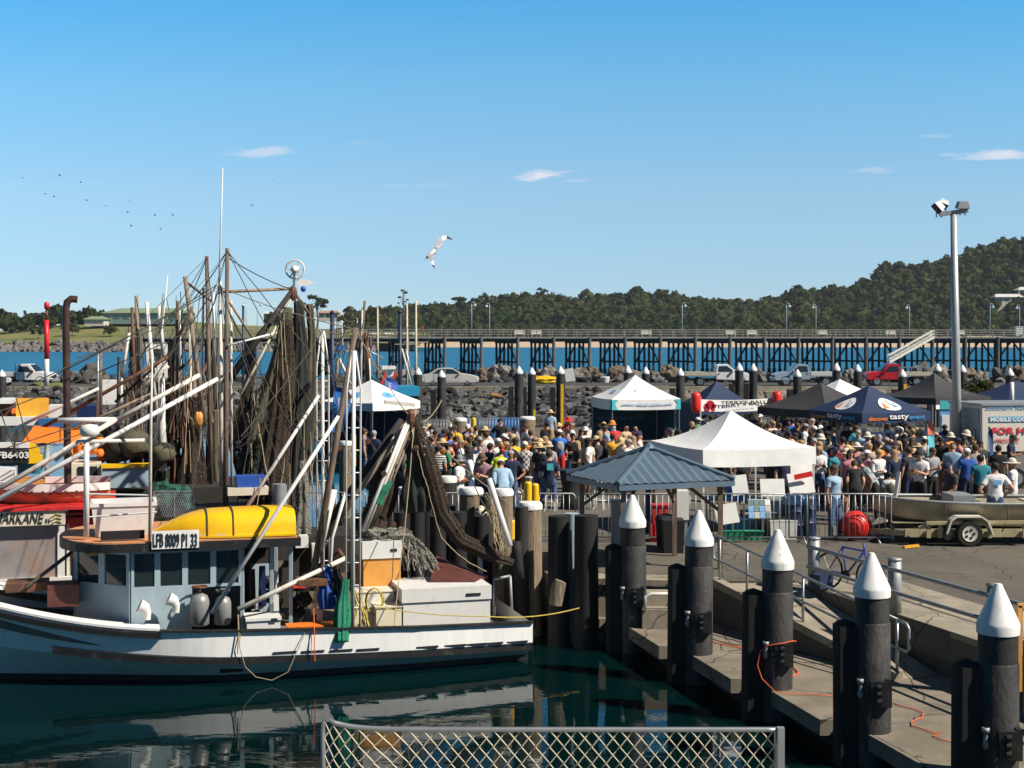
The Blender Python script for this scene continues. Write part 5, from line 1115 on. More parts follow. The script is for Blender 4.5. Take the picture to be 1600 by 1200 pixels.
for f_ in (.12, .42, .68): MB().box((x0+(x1-x0)*f_, ty, zg-.06), (.36, 1.5 if f_ > .2 else .9, .04)).build('thwart', M['traypale'], tb)
ff = MB()
for f_ in (.25, .5, .75): p = V(x0+(x1-x0)*f_, ty-.9, zg); ff.tube([p, p+V(.02, -.015, -.35), p+V(-.1, .02, -.62)], .014, 5)
ff.build('tie_strap', M['greyrope'], tb)
bxm = MB().box((tx(1493), ty-.2, zg+.06), (.5, .9, .22)); bxm.build('grey_box', M['galvdull'], tb)
tt = thing('boat_trailer', 'tan steel boat trailer with one visible wheel and flat mudguard', 'trailer', (tx(1490), ty, QZ))
zf = zz(826, ty); fm = MB()
for s in (-1, 1): fm.bar((tx(1400), ty+s*.72, zf), (tx(1640), ty+s*.72, zf), .08, .18); fm.bar((tx(1428), ty+s*.98, zf+.26), (tx(1590), ty+s*.98, zf+.28), .10, .07)
for px in (1432, 1450, 1525, 1578): fm.bar((tx(px), ty-.95, zf-.08), (tx(px), ty-.95, zf+.28), .09, .07); fm.bar((tx(px), ty-.95, zf), (tx(px), ty+.95, zf), .06, .1)
fm.bar((tx(1400), ty-.72, zf), (tx(1345), ty, zf-.04), .08, .12).bar((tx(1400), ty+.72, zf), (tx(1345), ty, zf-.04), .08, .12).bar((tx(1440), ty-.98, zf+.25), (tx(1418), ty-.9, zf+.14), .1, .07)
fm.build('frame', M['trailer'], tt)
gm = MB(); wx = tx(1492); pts = [(-.52, .28), (-.42, .58), (-.30, .66), (.26, .66), (.40, .56), (.52, .26)]
for (xa, za), (xb, zb_) in zip(pts, pts[1:]): gm.bar((wx+xa, ty-1.0, QZ+za+.02), (wx+xb, ty-1.0, QZ+zb_+.02), .26, .035)
gm.build('mudguard', M['offwhite'], tt)
for s in (-1, 1):
    w_ = MB().lathe([(.16, -.09), (.27, -.1), (.295, -.06), (.295, .06), (.27, .1), (.16, .09)], (wx, ty+s*1.0, QZ+.295), 22, (0, 1, 0)).build('wheel', M['rubber'], tt, True, angle=40)
    r_ = MB().lathe([(.0, -.095), (.15, -.098), (.175, -.105), (.175, .105), (.15, .098), (.0, .095)], (wx, ty+s*1.0, QZ+.295), 18, (0, 1, 0))
    for k in range(5): a = 2*math.pi*k/5; r_.mi(1).lathe([(.0, -.11), (.032, -.11), (.032, .11), (.0, .11)], (wx+math.cos(a)*.09, ty+s*1.0, QZ+.295+math.sin(a)*.09), 6, (0, 1, 0))
    r_.build('rim', [M['offwhite'], M['blackpaint']], w_, True, angle=40)
MB().box((tx(1460), ty-1.0, QZ+.3), (.16, .06, .3)).build('mudflap', M['blackpaint'], tt)
MB().tube([(tx(1395), ty, QZ), (tx(1395), ty, zf+.05)], .035, 8).build('jockey_stand', M['offwhite'], tt)
solo(MB().bar((tx(1388), ty-1.3, QZ+.03), (tx(1412), ty-1.2, QZ+.05), .09, .05), 'timber_offcut', M['amber'], 'short yellow timber offcut lying at the end of the barrier', 'timber')
solo(MB().bar((tx(1402), ty+.2, zg+.05), (tx(1411), ty+.35, zg+.62), .09, .03), 'white_board', M['white'], 'narrow white board standing up from the bow of the aluminium workboat', 'board')
rb = at(1337, 822, 33.15); t = thing('buoy', 'big round red buoy behind the barrier', 'buoy', (rb.x, rb.y, QZ))
MB().lathe([(.37*math.sin(a*math.pi/14), -.37*math.cos(a*math.pi/14)) for a in range(1, 15)], rb, 24).build('ball', M['redball'], t, True); MB().lathe([(.07, .33), (.07, .44), (.03, .47)], rb, 10).build('eye', M['blackpaint'], t, True)
solo(MB().lathe([(.26, 0), (.28, .3), (.3, .32)], (rb.x, rb.y, QZ), 16).lathe([(.26, .0), (.1, .05)], (rb.x, rb.y, QZ), 12), 'buoy_stand', M['blackpaint'], 'black tub the big red buoy rests in', 'tub', smooth=True, angle=40)
def board(px0, px1, py0, py1, Y, m, label, tilt=0.0, legs=True, pic=None, name='display_board'):
    a, b = at(px0, py0, Y), at(px1, py1, Y); c = (a+b)/2; t = thing(name, label, 'board', (c.x, Y, QZ)); rot = Matrix.Rotation(tilt, 3, 'Y') @ Matrix.Rotation(-.36, 3, 'X')
    p = MB().box(c, (b.x-a.x, .025, a.z-b.z), rot).build('panel', m, t)
    if pic:
        q = MB(); rr = random.Random(px0); W, H = b.x-a.x, a.z-b.z
        n_ = 0
        for i in range(4):
            for j in range(3):
                q.mi(rr.randrange(4)); q.box(c+rot @ V(-W*.38+W*.25*i, -.02, -H*.33+H*.33*j), (W*.22, .012, H*.28), rot)
        q.build('pictures', pic, p)
    if legs:
        for s in (-.35, .35): MB().bar((c.x+s*(b.x-a.x), Y+.2, QZ), (c.x+s*(b.x-a.x)*.9, Y+.02, c.z), .035).build('leg', M['galv'], t)
    return t
pics = [M['skyprint'], M['wallpale'], M['wallfar'], M['tarp']]
board(1143, 1168, 742, 774, 33.05, M['white'], 'plain white board tilted beside the shelter roof edge', R(-6))
board(1188, 1226, 748, 776, 33.1, M['white'], 'plain white rectangular board under the middle of the white marquee', 0)
board(1232, 1271, 738, 772, 33.2, M['tarp'], 'white board with a red stripe on top near the marquee leg', R(-7), True, None)
solo(MB().bar(at(1241, 746, 33.1), at(1269, 740, 33.1), .03, .12), 'red_folder', M['redball'], 'red and orange stripe banner laid along the tilted white board', 'banner')
board(1235, 1270, 724, 741, 35.2, M['white'], 'white sheet hanging in the back of the white marquee', R(3), False, None, 'hanging_sheet')
board(1118, 1153, 787, 819, 32.55, M['white'], 'blank white board tied to the front of the barrier', R(-9), False)
board(1169, 1204, 780, 811, 32.58, M['white'], 'poster of small photographs tied to the barrier', 0, False, pics, 'photo_poster')
tp = gnd(1190, 842, QZ)+V(0, 1.5, 0); t = thing('stall_table', 'folding stall table under the front of the white marquee', 'table', tp)
MB().box(tp+V(0, .3, .74), (2.2, .75, .04)).build('table_top', M['galvdull'], t)
for s in (-1, 1):
    for d in (0, .6): MB().bar(tp+V(s*1.0, d, 0), tp+V(s*1.0, d, .74), .03).build('leg', M['galv'], t)
for i, (px, w_, hh, m, lab, yy_) in enumerate([(1150, .5, .4, 'bluepaint', 'blue crate under the stall table behind the tied white board', 33.6), (1160, .9, .18, 'netgreen', 'low green tray on the ground behind the photo poster', 33.3), (1190, .8, .5, 'galvdull', 'grey tub behind the photo poster', 33.9), (1207, .5, .5, 'blackpaint', 'black crate right of the photo poster', 33.5), (1222, .6, .42, 'white', 'white carton beside the blue drum', 33.4), (1150, .45, .3, 'tarpblue', 'blue bag on the stall table beside the tilted white board', 34.5), (1208, 1.1, .55, 'tarpnavy', 'dark blue cloth pile behind the rectangular white board', 36.2), (1175, .5, .35, 'rubber', 'black box behind the rectangular white board', 35.6)]):
    a = at(px, 0, yy_); z = QZ+(.76 if i == 5 else 0)
    if m == 'netgreen': mm = M['greenrope']
    else: mm = M[m]
    solo(MB().box((a.x, yy_, z+hh/2), (w_, .4, hh), None, 1.05).box((a.x, yy_, z+hh+.01), (w_*1.08, .43, .03)), ['crate', 'tray', 'tub', 'crate', 'carton', 'bag', 'cloth_pile', 'box'][i], mm, lab, ['crate', 'tray', 'tub', 'crate', 'carton', 'bag', 'cloth', 'box'][i])
for i, (px, yy_, lab) in enumerate(((1241, 33.5, 'blue plastic drum behind the barrier, wrapped in light blue sheet'), (1257, 33.9, 'dark blue drum beside the marquee leg'))):
    a = at(px, 0, yy_); d = solo(MB().lathe([(.27, 0), (.29, .05), (.28, .3), (.3, .33), (.28, .36), (.28, .62), (.3, .65), (.28, .68), (.29, .9), (.25, .95), (.0, .95)], (a.x, yy_, QZ), 18), 'drum', M['navypost'], lab, 'drum', 'blue drums beside the white marquee', True, 40)
    if i == 0: MB().lathe([(.31, .80), (.30, .95), (.2, 1.02), (.02, 1.04)], (a.x, yy_, QZ), 12).build('wrap', M['skyprint'], d, True)
bq = gnd(1300, 925, QZ); bk_ = thing('bicycle', 'blue bicycle with a blue basket leaning at the quay rail', 'bicycle', bq)
B0 = V(at(1298, 0, 26.75).x, 26.75, QZ); bd = V(.60, -.80, 0).normalized(); bnm = V(-bd.y, bd.x, 0); lean = bnm*.12
def bp_(s, z): return B0+bd*s+lean*z+V(0, 0, z)
Mblue = mat('bicycle blue paint', (.03, .06, .34), .35, var=.05)
for s in (-.08, .90):
    cc = bp_(s, .33); w_ = MB(); ax = (bnm-V(0, 0, .12)).normalized(); up = (V(0, 0, 1)+lean).normalized()
    ringp = [cc+bd*math.cos(a)*.32+up*math.sin(a)*.32 for a in [2*math.pi*i/26 for i in range(27)]]
    w_.tube(ringp, .022, 6, False); wo = w_.build('wheel', M['rubber'], bk_, True)
    sp_ = MB()
    for i in range(12): a = 2*math.pi*i/12; sp_.tube([cc, cc+bd*math.cos(a)*.31+up*math.sin(a)*.31], .0035, 3)
    sp_.lathe([(.0, -.04), (.03, -.04), (.03, .04), (.0, .04)], cc, 8, ax); sp_.build('spokes', M['galv'], wo)
fr = MB(); A_, Bq, Cq, Dq, Eq = bp_(-.08, .33), bp_(.34, .30), bp_(.20, .80), bp_(.72, .78), bp_(.90, .33)
for p, q, r in ((A_, Bq, .014), (A_, Cq, .012), (Bq, Cq, .018), (Bq, Dq, .022), (Cq, Dq, .018), (Dq, Eq, .018), (Dq, bp_(.68, .92), .018)): fr.tube([p, q], r, 7)
fr.build('frame', Mblue, bk_, True)
MB().tube([bp_(.2, .8), bp_(.16, .92)], .014, 6).build('seat_post', M['chrome'], bk_); MB().blob(bp_(.14, .95), .13, 3, .05, 2, (1.1, .7, .35)).build('saddle', M['rubber'], bk_, True)
MB().tube([bp_(.66, 1.0)-bnm*.28, bp_(.70, .97)-bnm*.1, bp_(.70, .97)+bnm*.1, bp_(.66, 1.0)+bnm*.28], .013, 6).build('handlebar', M['blackpaint'], bk_, True)
cr = MB().lathe([(.0, -.015), (.09, -.015), (.09, .015), (.0, .015)], bp_(.34, .30), 14, bnm); cr.bar(bp_(.34, .30), bp_(.40, .14), .02); cr.build('crank', M['blackpaint'], bk_)
solo(MB().box(V(at(1284, 0, 26.6).x, 26.6, QZ+.17), (.30, .26, .26), Matrix.Rotation(.5, 3, 'Z'), 1.12), 'basket_bag', MATS['navy canvas'], 'dark blue basket bag on the ground at the rear bicycle wheel', 'bag')
MB().lathe([(.0, -.006), (.05, -.006), (.05, .006), (.0, .006)], bp_(.9, .46)+bnm*.03, 10, bnm).build('reflector', M['amber'], bk_)
def stool(px, py, label, h=.74):
    p = gnd(px, py, QZ); t = thing('bar_stool', label, 'bar stool', p, 'white bar stools')
    MB().lathe([(.02, h-.03), (.17, h-.03), (.18, h), (.16, h+.03), (.02, h+.025)], p, 16).build('seat', M['white'], t, True, angle=50)
    for a in range(4):
        c, s = math.cos(a*math.pi/2+.6), math.sin(a*math.pi/2+.6); MB().bar(p+V(c*.2, s*.2, 0), p+V(c*.13, s*.13, h-.02), .03).build('leg', M['white'], t)
    MB().tube([p+V(math.cos(a*math.pi/8)*.185, math.sin(a*math.pi/8)*.185, .26) for a in range(17)], .011, 5, False).build('foot_ring', M['white'], t)
stool(828, 786, 'white bar stool under the person in the chequered shirt'); stool(860, 798, 'white bar stool under the man in the navy shirt'); stool(919, 795, 'empty white bar stool beside the black covered table'); stool(936, 796, 'empty white bar stool half hidden by the shelter post')
p = gnd(892, 795, QZ); t = thing('cocktail_table', 'tall round table under a black stretch cover', 'table', p)
MB().lathe([(.30, 0), (.26, .3), (.24, .6), (.30, .95), (.36, 1.04)], p, 20).build('cover', M['rubber'], t, True); MB().lathe([(.0, 1.04), (.38, 1.04), (.38, 1.08), (.0, 1.085)], p, 20).build('top', M['blackpaint'], t, True, angle=40)
for i, (px, y0, y1, r, lab) in enumerate(((825, 755, 800, .085, 'taller yellow bollard of the pair behind the pale topped pile'), (836, 758, 800, .085, 'shorter yellow bollard of the pair behind the pale topped pile'), (679, 713, 745, .1, 'yellow bollard post beside the brown net'), (799, 815, 842, .09, 'yellow guard between the pale piles near the leaning white pole'), (729, 748, 765, .1, 'small yellow block on the wharf beside the grey flat pile'), (710, 656, 672, .12, 'yellow guard on the far pale pile'), (740, 654, 666, .1, 'small yellow bollard behind the man in the black singlet'), (552, 680, 706, .10, 'yellow bollard at the foot of the white lattice mast'))):
    Y = [31.5, 31.9, 40, 30, 37, 60, 61, 52][i]; a, b = at(px, y1, Y), at(px, y0, Y)
    if i < 3 or i == 7: a.z = QZ
    solo(MB().tube([a, b], r, 12).lathe([(r, 0), (r*.8, .03), (.0, .045)], b, 12), 'yellow_bollard', M['yellowpaint'], lab, 'bollard', 'yellow bollards and guards', True, 40)
sa = at(1593, 0, 17.6); t = thing('timber_frame_sign', 'timber framed sign standing on the pontoon at the right edge', 'sign', (sa.x, 17.6, .5))
zt_, zb_ = zz(946, 17.6), zz(1080, 17.6)
for dx in (0, .62): MB().bar((sa.x+dx, 17.6, zb_), (sa.x+dx, 17.6, zt_), .05).build('upright', M['orangebox'], t)
MB().bar((sa.x-.02, 17.6, zt_), (sa.x+.64, 17.6, zt_), .05).build('top_rail', M['orangebox'], t); MB().box((sa.x+.31, 17.6, zt_-.2), (.54, .015, .28)).build('panel', M['white'], t)
MB().box((sa.x+.31, 17.6, (zt_+zb_)/2-.35), (.54, .015, .9)).build('dark_panel', M['blackpaint'], t)
for dx in (0, .62): MB().bar((sa.x+dx, 17.9, .5), (sa.x+dx, 17.62, zb_+.3), .04).build('leg', M['wood'], t)
def pp(px, py): return gnd(px, py, .5)+V(0, 0, .018)
c = MB(); c.tube([pp(1395, 1101), pp(1412, 1106), pp(1430, 1110), pp(1443, 1116), pp(1440, 1123), pp(1424, 1130), pp(1425, 1136), pp(1442, 1141), pp(1462, 1148), pp(1470, 1146), pp(1458, 1152), pp(1472, 1158), pp(1492, 1161)], .008, 6)
solo(c, 'orange_lead', M['orangerope'], 'bright orange cord lying in a zigzag on the pontoon between the two nearest piles', 'cord', smooth=True)
q = PP(2); c = MB(); c.tube([q+V(.30, -.10, 1.24), q+V(.22, -.24, 1.28), q+V(.05, -.36, 1.27), q+V(-.18, -.30, 1.22), q+V(-.29, -.25, 1.12), q+V(-.33, -.24, .9), q+V(-.28, -.35, .72), q+V(-.1, -.45, .55), q+V(.1, -.5, .525), q+V(.5, -.5, .52), q+V(1.0, -.75, .52)], .008, 6)
solo(c, 'orange_lead', M['orangerope'], 'orange cord wound round the bracket of the third pile', 'cord', smooth=True)
c = MB(); c.tube([pp(1236, 1042), pp(1244, 1048), pp(1248, 1053), pp(1240, 1058), pp(1234, 1060)], .011, 6); solo(c, 'orange_lead', M['orangerope'], 'short hook of orange cord on the pontoon behind the third pile', 'cord', smooth=True)
c = MB(); c.tube([pp(1012, 950), pp(1020, 966), pp(1034, 975), pp(1080, 992), pp(1120, 1006), pp(1160, 1014)], .009, 6); solo(c, 'orange_lead', M['orangerope'], 'thin orange cord running along the pontoon behind the second pile', 'cord', smooth=True)
def wood_pile(px, ytop, Y, wpx, m, label, white=True, zb=-1.2, lean=0, yellow=False, capm=None):
    top = at(px, ytop, Y); r = wpx/2*Y/F; t = thing('wharf_pile', label, 'pile', (top.x, Y, 0), 'timber wharf piles')
    MB().tube([V(top.x-lean, Y, zb), V(top.x-lean*.3, Y, top.z*.6), V(top.x, Y, top.z)], [r*1.05, r, r*.97], 14).build('shaft', M[m], t, True, angle=50)
    if white: MB().lathe([(r*1.03, -.08), (r*1.05, 0), (r*.9, .06), (.0, .08)], top, 14).build('white_cap', M['cap'] if not capm else capm, t, True, angle=40)
    return t
wood_pile(828, 789, 28.6, 38, 'pilewood', 'pale timber pile before the yellow bollard pair', True)
wood_pile(786, 768, 30.0, 32, 'pilewood', 'pale timber pile with white top behind the leaning white pole')
wood_pile(736, 766, 31.5, 38, 'pilewood', 'grey timber pile with flat white top right of the brown net')
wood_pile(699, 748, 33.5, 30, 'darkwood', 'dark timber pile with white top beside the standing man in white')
wood_pile(634, 765, 34.0, 26, 'pilewood', 'pale timber pile with a hanging chain behind the brown net')
wood_pile(541, 692, 47, 22, 'pilewood', 'pale pile stub behind the white lattice mast')
wood_pile(719, 655, 60, 20, 'pilewood', 'short pale pile with white top and yellow guard behind the crowd')
wood_pile(824, 653, 62, 24, 'pilewood', 'short white topped pile behind the crowd below the close pile pair')
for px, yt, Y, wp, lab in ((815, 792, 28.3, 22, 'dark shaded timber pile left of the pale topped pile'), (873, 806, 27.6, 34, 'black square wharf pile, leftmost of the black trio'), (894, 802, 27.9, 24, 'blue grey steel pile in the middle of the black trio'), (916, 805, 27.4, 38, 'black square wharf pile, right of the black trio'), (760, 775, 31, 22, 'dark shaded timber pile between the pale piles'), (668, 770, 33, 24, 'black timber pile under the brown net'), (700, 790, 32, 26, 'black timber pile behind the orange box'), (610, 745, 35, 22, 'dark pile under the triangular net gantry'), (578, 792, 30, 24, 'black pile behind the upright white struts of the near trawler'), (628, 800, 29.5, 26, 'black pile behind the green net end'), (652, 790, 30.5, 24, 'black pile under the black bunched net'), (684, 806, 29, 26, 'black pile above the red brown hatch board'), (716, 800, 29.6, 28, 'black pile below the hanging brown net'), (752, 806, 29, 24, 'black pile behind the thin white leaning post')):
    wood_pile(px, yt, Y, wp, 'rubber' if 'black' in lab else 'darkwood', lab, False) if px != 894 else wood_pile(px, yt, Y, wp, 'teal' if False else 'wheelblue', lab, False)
solo(MB().tube([at(868, 945, 26.8), at(872, 918, 26.8), at(876, 908, 26.8)], [.12, .14, .11], 12), 'fender_log', M['pilewood'], 'pale rounded log end hanging between the black piles', 'log', smooth=True, angle=50)
wb = MB()
for k in range(6):
    a = V(.35-k*1.0, 28.35+k*5.1, .3); wb.bar(a, a+V(-1.0, 5.1, 0), .25, .3)
solo(wb, 'wharf_waler', M['darkwood'], 'dark horizontal timber along the wharf edge behind the piles', 'timber')
gy = 4.6; gx0, gx1 = at(507, 0, gy).x, at(1216, 0, gy).x; gz = zz(1137, gy)
gt = thing('chain_link_gate', 'galvanised chain link gate panel with sagging left corner', 'gate', ((gx0+gx1)/2, gy, gz-1.3))
topz = lambda x: gz+.035*math.exp(-((x-gx0)/.07)**1.2)*1.0
fr = MB(); xs = [gx0+(gx1-gx0)*i/40 for i in range(41)]
fr.tube([V(gx0-.0, gy, gz-1.25), V(gx0, gy, gz-.4), V(gx0-.005, gy, gz-.02), V(gx0-.002, gy, gz+.035)]+[V(x, gy, gz-.006+.034*math.exp(-((x-gx0)/.07))) for x in xs[1:]]+[V(gx1, gy, gz-.004), V(gx1, gy, gz-1.25), V(gx0, gy, gz-1.25)], .0085, 8)
fr.build('frame', M['galv'], gt, True); MB().bar((gx1+.006, gy-.01, gz-1.25), (gx1+.006, gy-.01, gz+.004), .022).build('latch_post', M['galvdull'], gt)
wm = MB(); pitch = .0455; hgt = 1.24; n = int((gx1-gx0)/pitch)+2; rowh = .054
zz_rows = int(hgt/rowh*2)
for i in range(-1, n*2+2):
    pts = []
    for j in range(0, 24):
        z = gz-.008-j*rowh
        x = gx0+(i//1)*pitch+(pitch if (j+0) % 2 else 0)
        pts.append(V(x, gy+(.004 if j % 2 else -.004), z))
    if i < 0 or i > n: continue
    bend = lambda p: V(gx0+(p.x-gx0)*(1 if p.x > gx0+.25 else .55+.45*(p.x-gx0)/.25), p.y, p.z+.03*math.exp(-max(0, p.x-gx0)/.07))
    q = [bend(p) for p in pts if gx0-.001 <= p.x <= gx1+.001]
    if len(q) > 2: wm.tube(q, .0026, 5, False)
    q = [bend(V(p.x+(pitch if k % 2 == 0 else -pitch), -p.y+2*gy, p.z)) for k, p in enumerate(pts) if gx0-.001 <= p.x+(pitch if k % 2 == 0 else -pitch) <= gx1+.001]
    if len(q) > 2: wm.tube(q, .0026, 5, False)
wm.build('wire_mesh', mat('weathered fence wire', (.58, .52, .40), .5, .2, var=.1), gt)
tag(MB().prism([(gx0-2, -3), (gx1+3, -3), (gx1+3, 4.9), (gx0-2, 4.9)], gz-1.75, gz-1.3).build('viewing_deck', M['concrete']), kind='structure')
DD, NN = V(-.964, -.267, 0), V(.267, -.964, 0)        # towards the bow, towards the camera side
class Boat:
    def __init__(s, C0, d=DD, n=NN): s.C, s.d, s.n = Vector(C0), Vector(d), Vector(n)
    def B(s, u, v, z): return s.C+s.d*u+s.n*v+V(0, 0, z)
    def u(s, px, v):
        k = (px-CXP)/F
        return (k*(s.C.y+s.n.y*v)-s.C.x-s.n.x*v)/(s.d.x-k*s.d.y)
    def p(s, px, py, v):
        q = s.B(s.u(px, v), v, 0); q.z = zz(py, q.y); return q
    def z(s, px, py, v): return s.p(px, py, v).z
    def obox(s, px0, px1, py0, py1, v, depth, mb, taper=1.0):
        """box whose camera-side face spans the pixel rectangle on the plane v, going back by depth"""
        u0, u1 = s.u(px1, v), s.u(px0, v); zt, zb = s.z((px0+px1)/2, py0, v), s.z((px0+px1)/2, py1, v)
        rot = Matrix((s.d, s.n, V(0, 0, 1))).transposed()
        return mb.box(s.B((u0+u1)/2, v-depth/2, (zt+zb)/2), (abs(u1-u0), depth, zt-zb), rot, taper)
    def prism(s, mb, poly, z0, z1):
        q = [s.B(u, v, 0) for u, v in poly]
        a = sum(q[i].x*q[(i+1) % len(q)].y-q[(i+1) % len(q)].x*q[i].y for i in range(len(q)))
        if a < 0: q = q[::-1]
        return mb.prism([(w.x, w.y) for w in q], z0, z1)
def hull_fns(L, B, sheer, u1, ex=1.6, stern=.9):
    def b(u):
        k = stern+(1-stern)*min(1, u/2.2)
        t = max(0, (u-u1)/(L-u1)); return max(.02, B*k*(1-min(1, t)**ex))
    def row(u, zf):      # zf 1 = sheer, 0 = waterline
        t = max(0, (u-u1)/(L-u1)); return b(u)*(1-max(0, .44-zf)/.44*(.17+.24*t)-(1-zf)*.30*t)
    return b, row, sheer
def make_hull(bt, root, L, B, sheer, u1, mats, ex=1.6, boot=.10, deck=.32, name='hull', rake=.6):
    b, row, sh = hull_fns(L, B, sheer, u1, ex)
    us = [L*(i/34) for i in range(35)]; rows = [(1.0, None), (.72, None), (.44, None), (.22, None), (0, boot), (0, -.15), (0, -.8)]
    def pt(u, s, zf, zfix):
        z = sh(u)*zf if zfix is None else zfix
        z = z if zfix is not None else boot+(sh(u)-boot)*zf
        w = row(u, zf if zfix is None else 0)*(1 if z > -.3 else .55); uu = u-rake*max(0, u-u1)/(L-u1)*(1-max(0, z)/max(.2, sh(u)))*1.2
        return bt.B(uu, s*w, z)
    mb = MB()
    for s in (1, -1):
        o = len(mb.v)
        for u in us: mb.v.extend([tuple(pt(u, s, zf, zx)) for zf, zx in rows])
        R_ = len(rows)
        for i in range(len(us)-1):
            for j in range(R_-1):
                a = o+i*R_+j; f = (a, a+R_, a+R_+1, a+1); mb.f.append(f if s < 0 else f[::-1]); mb.m.append(1 if j >= 4 else 0)
    t0 = [pt(0, 1, zf, zx) for zf, zx in rows]+[pt(0, -1, zf, zx) for zf, zx in reversed(rows)]
    mb.mi(0).add(t0, [tuple(range(len(t0)))])
    h = mb.build(name, mats, root, True, angle=16)
    dk = MB()
    for i in range(len(us)-1):
        u, w = us[i], us[i+1]
        dk.quad(bt.B(u, -b(u)*.96, sh(u)-deck), bt.B(u, b(u)*.96, sh(u)-deck), bt.B(w, b(w)*.96, sh(w)-deck), bt.B(w, -b(w)*.96, sh(w)-deck))
        for s in (1, -1): dk.quad(bt.B(u, s*b(u)*.955, sh(u)-deck), bt.B(w, s*b(w)*.955, sh(w)-deck), bt.B(w, s*b(w)*.955, sh(w)), bt.B(u, s*b(u)*.955, sh(u)))
    dk.build('deck', M['wood'], root)
    return b, row, sh, pt
def strake(bt, root, fn, u0, u1, hh, th, m, name='rub_strake', sides=(1, -1), step=.35):
    """fn(u, side) -> point on the hull; a fender strip along it"""
    for s in sides:
        mb = MB(); n = max(2, int((u1-u0)/step)); ps = [fn(u0+(u1-u0)*i/n, s) for i in range(n+1)]
        rings = []
        for p in ps:
            o = bt.n*s
            rings.append([p-o*.02+V(0, 0, hh/2), p+o*th+V(0, 0, hh*.38), p+o*th-V(0, 0, hh*.38), p-o*.02-V(0, 0, hh/2)])
        mb.loft(rings).build(name, m, root)
def ladder_mast(root, p, q, r, m, half=.12, step=.42, along=V(1, 0, 0)):
    a = Vector(along); MB().tube([p, q], r, 10).build('mast', m, root, True)
    rl = MB(); d = (q-p); L = d.length; up = d.normalized()
    for s in (-1, 1): rl.tube([p+a*s*half, p+up*(L*.86)+a*s*half, q+a*s*.03], .016, 6)
    n = int(L*.86/step)
    for i in range(1, n+1): c = p+up*(i*step); rl.tube([c-a*half, c+a*half], .011, 5)
    rl.build('ladder', m, root, True)
def net_sheet(fn, nu, nv, m, name, parent=None): return MB().sheet(fn, nu, nv).build(name, m, parent, True)
NB = Boat(V(-.10, 27.83, 0)); LN = 12.0
sheerN = lambda u: .73+.033*u+.036*max(0, u-6.4)**2
nt_ = thing('trawler', 'white hulled trawler with grey wheelhouse and upturned yellow dinghy on its roof', 'fishing boat', NB.B(5, 0, 0))
bN, rowN, shN, ptN = make_hull(NB, nt_, LN, 2.0, sheerN, 5.5, [M['hullwhite'], M['blackpaint']], 1.6)
rubz = lambda u: max(.29+.023*u+.012*max(0, u-5)**2, .25)
def hull_at(pt, sh, u, s, z, boot=.10): return pt(u, s, max(0, (z-boot)/(sh(u)-boot)), None)
strake(NB, nt_, lambda u, s: hull_at(ptN, shN, u, s, rubz(u)), .0, NB.u(68, 1.2), .15, .07, M['blackpaint'])
ub = NB.u(250, 1.9)
strake(NB, nt_, lambda u, s: ptN(u, s, .93, None), ub, LN-.15, .12, .06, M['blackpaint'], 'sheer_strake')
strake(NB, nt_, lambda u, s: ptN(u, s, 1.0, None)+V(0, 0, .02), 0, ub, .05, .05, M['blackpaint'], 'cap_rail')
for s in (1, -1):
    cp = MB(); us_ = [ub+(LN-.1-ub)*i/16 for i in range(17)]
    rings = [[NB.B(u, s*bN(u)*1.01, shN(u)+.02), NB.B(u, s*bN(u)*1.01, shN(u)+.06), NB.B(u, s*max(0, bN(u)-.42), shN(u)+.05), NB.B(u, s*max(0, bN(u)-.42), shN(u)+.0)] for u in us_]
    cp.loft(rings).build('bow_deck', M['hullwhite'], nt_)
for px in (445, 489, 533, 575, 668, 712, 745, 772, 812):
    u_ = NB.u(px, 2.0); p = hull_at(ptN, shN, u_, 1, rubz(u_)+.115); MB().bar(p-NB.d*.2+NB.n*.004, p+NB.d*.2+NB.n*.004, .03, .03).build('scupper', M['blackpaint'], nt_)
u_ = NB.u(363, 1.9); p = hull_at(ptN, shN, u_, 1, .2); MB().bar(p-NB.d*.2+NB.n*.006, p+NB.d*.2+NB.n*.006, .02, .07).build('vent_slot', M['rubber'], nt_)
u0, u1, u2 = NB.u(452, 1.15), NB.u(205, 1.15), NB.u(119, .35)
zs, zh, zr0, zr1 = NB.z(205, 922, 1.15), NB.z(205, 866, 1.15), NB.z(205, 866, 1.4), NB.z(205, 850, 1.4)
ua = NB.u(300, 1.15); zd = .62
lowp = [(ua, 1.15), (u1, 1.15), (u2, .30), (u2, -.30), (u1, -1.15), (u0, -1.15)]
wh = MB()
def panel(mb, a, b, z0, z1, th=.05, ins=0.0):
    A, Bq = NB.B(a[0], a[1], 0), NB.B(b[0], b[1], 0); d = (Bq-A).normalized(); n = V(-d.y, d.x, 0)
    mb.extrude([A+V(0, 0, z0)+n*ins, Bq+V(0, 0, z0)+n*ins, Bq+V(0, 0, z1)+n*ins, A+V(0, 0, z1)+n*ins], n*th)
for a, b_ in zip(lowp, lowp[1:]): panel(wh, a, b_, zd, zs)
whb = wh.build('wheelhouse', M['wheelblue'], nt_)
M['glassclear'] = mat('tinted wheelhouse glass', (.03, .045, .05), .05, var=.05, alpha=.5, spec=.8)
